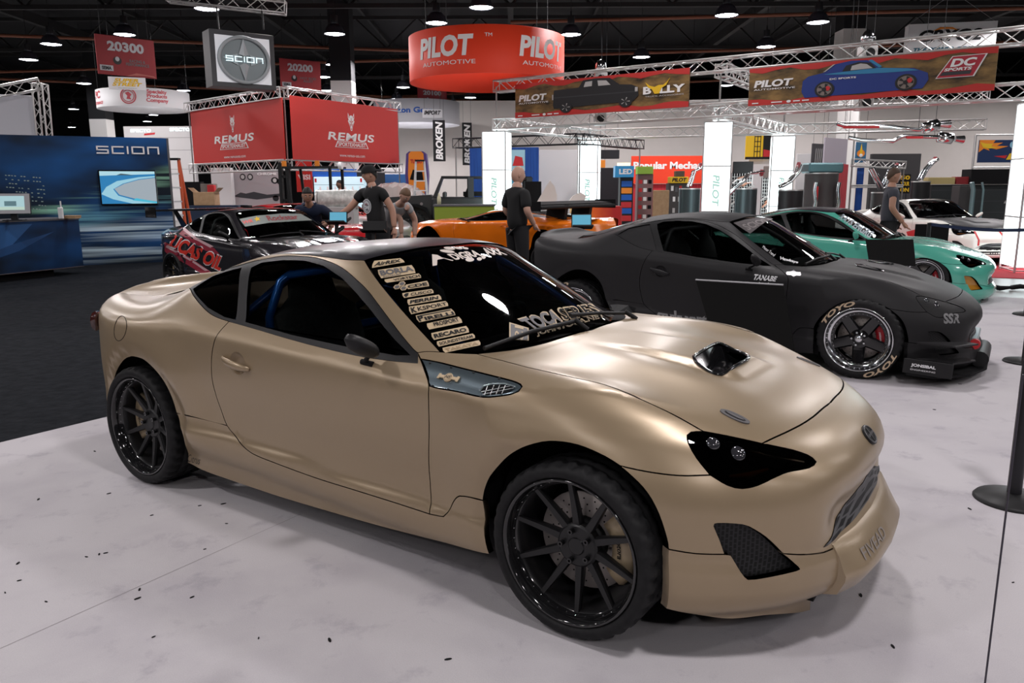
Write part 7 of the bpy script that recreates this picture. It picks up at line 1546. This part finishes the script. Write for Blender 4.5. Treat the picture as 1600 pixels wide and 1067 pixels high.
hung_exhaust('lower of two chrome exhaust systems hanging under the booth truss',[(1326,215),(1345,219),(1395,221),(1404,216),(1412,213),(1460,214),(1490,216)],18.2,((1466,214),(1488,217)),((1492,217),(1505,218)),((1415,215),(1440,215)),9.998)
# things around the orange car
b=board('open_hatch_panel','black open panel behind the bald man','panel',(820,283),(820,316),20.8,(846,284),20.9,.04,BLKM); MB().mat(BLKM).box((0,.1,-b[0].location.z/2),(.06,.06,b[0].location.z)).build('stand',b[0])
p=at(856,316,20.5); q=MB().mat(M('white fin paint',(.68,.62,.58),.4)); s=20.5/FPX; q.prism([(-17*s,0),(13*s,0),(14*s,10*s),(10*s,24*s),(3*s,33*s)],-.06,.06,XZ); q.mat(WHB).box((-2*s,0,-p[2]/2),(.5,.3,p[2])); o=q.build('white_fin',fixn=True); o.location=p; prop(o,'white triangular fin shaped body panel standing behind the black wing','body panel')
p=at(899,314,21); q=MB().mat(M('white fin paint',(.68,.62,.58),.4)); s=21/FPX; q.prism([(-10*s,0),(14*s,0),(16*s,8*s),(8*s,13*s),(-4*s,8*s)],-.06,.06,XZ); q.mat(WHB).box((0,0,-p[2]/2),(.3,.3,p[2])); o=q.build('white_fin',fixn=True); o.location=p; prop(o,'small white curved body panel beside the second glowing column','body panel')
def flame_counter():
    mt=M('yellow to red printed counter',(.8,.3,.02),.5); nt=mt.node_tree; N=nt.nodes.new; L=nt.links.new; tc=N('ShaderNodeTexCoord'); sx=N('ShaderNodeSeparateXYZ'); no=N('ShaderNodeTexNoise'); ad=N('ShaderNodeMath'); cr=N('ShaderNodeValToRGB')
    L(tc.outputs['Generated'],sx.inputs[0]); L(tc.outputs['Generated'],no.inputs['Vector']); no.inputs['Scale'].default_value=4; ad.operation='MULTIPLY_ADD'; L(no.outputs['Fac'],ad.inputs[0]); ad.inputs[1].default_value=.35; L(sx.outputs['X'],ad.inputs[2]); e=cr.color_ramp.elements; e[0].position=.2; e[0].color=(.85,.45,.03,1); e[1].position=1.1 if False else 1.0; e[1].color=(.45,.02,.02,1); x=e.new(.6); x.color=(.80,.13,.02,1); L(ad.outputs[0],cr.inputs[0]); L(cr.outputs[0],nt.nodes['Principled BSDF'].inputs['Base Color']); return mt
o,w_,h_=pbox('print_counter','yellow and red printed counter behind the black wing','counter',893,322,972,352,17.5,.6,flame_counter(),floor=True)
o,w_,h_=pbox('counter_bench','grey topped bench with lime green front beside the off-road truck','bench',679,322,772,352,19.5,.7,M('lime bench print',(.22,.30,.03),.5),floor=True); MB().mat(GREYP).box((0,.35,h_+.02),(w_+.05,.75,.04)).build('bench_top',o)
p=at(685,319,19.6); q=MB().mat(M('pale bottle',(.62,.60,.40),.3)); q.lathe([(0,0),(.05,0),(.05,.16),(.02,.22),(.02,.27),(0,.27)],14); o2=q.build('bottle'); o2.location=(p[0],19.8,h_+.04); prop(o2,'small pale bottle standing on the lime green bench','bottle')
def laptop(label,quad,Y,scr,zt):
    b=board('laptop',None,None,quad[0],quad[1],Y,quad[2],Y,.02,BLKS); b[0].rotation_euler.x=math.radians(-12); Face(b).polys('screen',[(scr,[(.05,.07),(.95,.07),(.95,.95),(.05,.95)],1)]); MB().mat(BLKS).box((0,-.13,-.01),(b[1],.26,.02)).build('keyboard',b[0]); MB().mat(BLKS).box((0,-.1,-b[0].location.z/2-.01),(.05,.05,b[0].location.z-.03)).cyl((0,-.1,-b[0].location.z+.012),.18,.02,20).build('stand',b[0]); prop(b[0],label,'laptop'); return b
SCB=TVE('screen bright blue',(.10,.42,.60),.8)
laptop('open laptop with bright blue screen beside the pointing man hand',((513,330),(508,349),(542,331)),12.05,SCB,1); laptop('open laptop with bright blue screen under the black wing end plate',((893,334),(893,356),(925,335)),10.9,SCB,1)
laptop('black laptop lid seen from behind at the pointing man waist',((566,345),(562,362),(604,345)),11.6,BLKS,1)
# queue posts with belts, thin rod
def stanchion(label,px,py,top=None):
    p=fl(px,py); r=thing('queue_post',label,'queue post',tuple(p),0,'black queue posts at the right edge'); MB().mat(BLKS).lathe([(0,.045),(.06,.040),(.165,.018),(.175,.006),(.175,0)],40).build('base',r); MB().mat(M('black post tube',(.009,.009,.012),.35)).cyl((0,0,.50),.032,.93,24).build('tube',r); q=MB().mat(BLKS).cyl((0,0,.955),.040,.10,24); q.box((-.035,0,.955),(.03,.035,.085)); q.build('belt_head',r); return p
s1=stanchion('nearest black queue post with round base at the right edge',1583,782); s2=stanchion('black queue post behind the nearest one, its base just showing',1602,566); s3=stanchion('farthest black queue post at the right edge',1608,492)
q=MB().mat(M('dark blue belt',(.008,.018,.06),.6)); a=at(1452,350,12.8); b_=at(1640,358,11.5); c_=(a+b_)/2; n=12; V=[]
for i in range(n+1):
    t=i/n; p=a+(b_-a)*t; V+=[(p[0],p[1],p[2]-.05*math.sin(PI*t)+.025),(p[0],p[1],p[2]-.05*math.sin(PI*t)-.025)]
q.add(V,[(2*i,2*i+2,2*i+3,2*i+1) for i in range(n)]); o=q.build('belt'); prop(o,'dark blue barrier belt stretched in front of the white coupe','belt')
a=np.array([a[0],a[1],0]); r=thing('queue_post','black queue post hidden beside the board at the white coupe','queue post',tuple(a),0); MB().mat(BLKS).lathe([(0,.045),(.165,.018),(.175,0)],30).build('base',r); MB().mat(BLKS).cyl((0,0,.48),.03,.93,16).build('tube',r)
p=at(1572,800,1.62); o=MB().mat(M('thin dark rod',(.06,.055,.07),.4,.5)).cyl((0,0,.56),.0022,1.12,8).build('thin_rod'); o.location=(p[0],p[1],0); MB().mat(BLKS).cyl((0,0,.01),.08,.02,20).build('foot',o); prop(o,'thin upright rod in front of the nearest queue post at the right edge','rod')

p=fl(1562,453); q=MB().mat(BLKM); L=[(p[0]-.55+i*.11,p[1]+.10*math.sin(i*1.9),.02+.03*abs(math.sin(i*1.3))) for i in range(13)]; q.tube(L,[.02+.02*abs(math.sin(i*2.1)) for i in range(13)],7); o=q.build('cable_bundle'); prop(o,'crumpled black cable bundle on the floor at the right edge','cable')
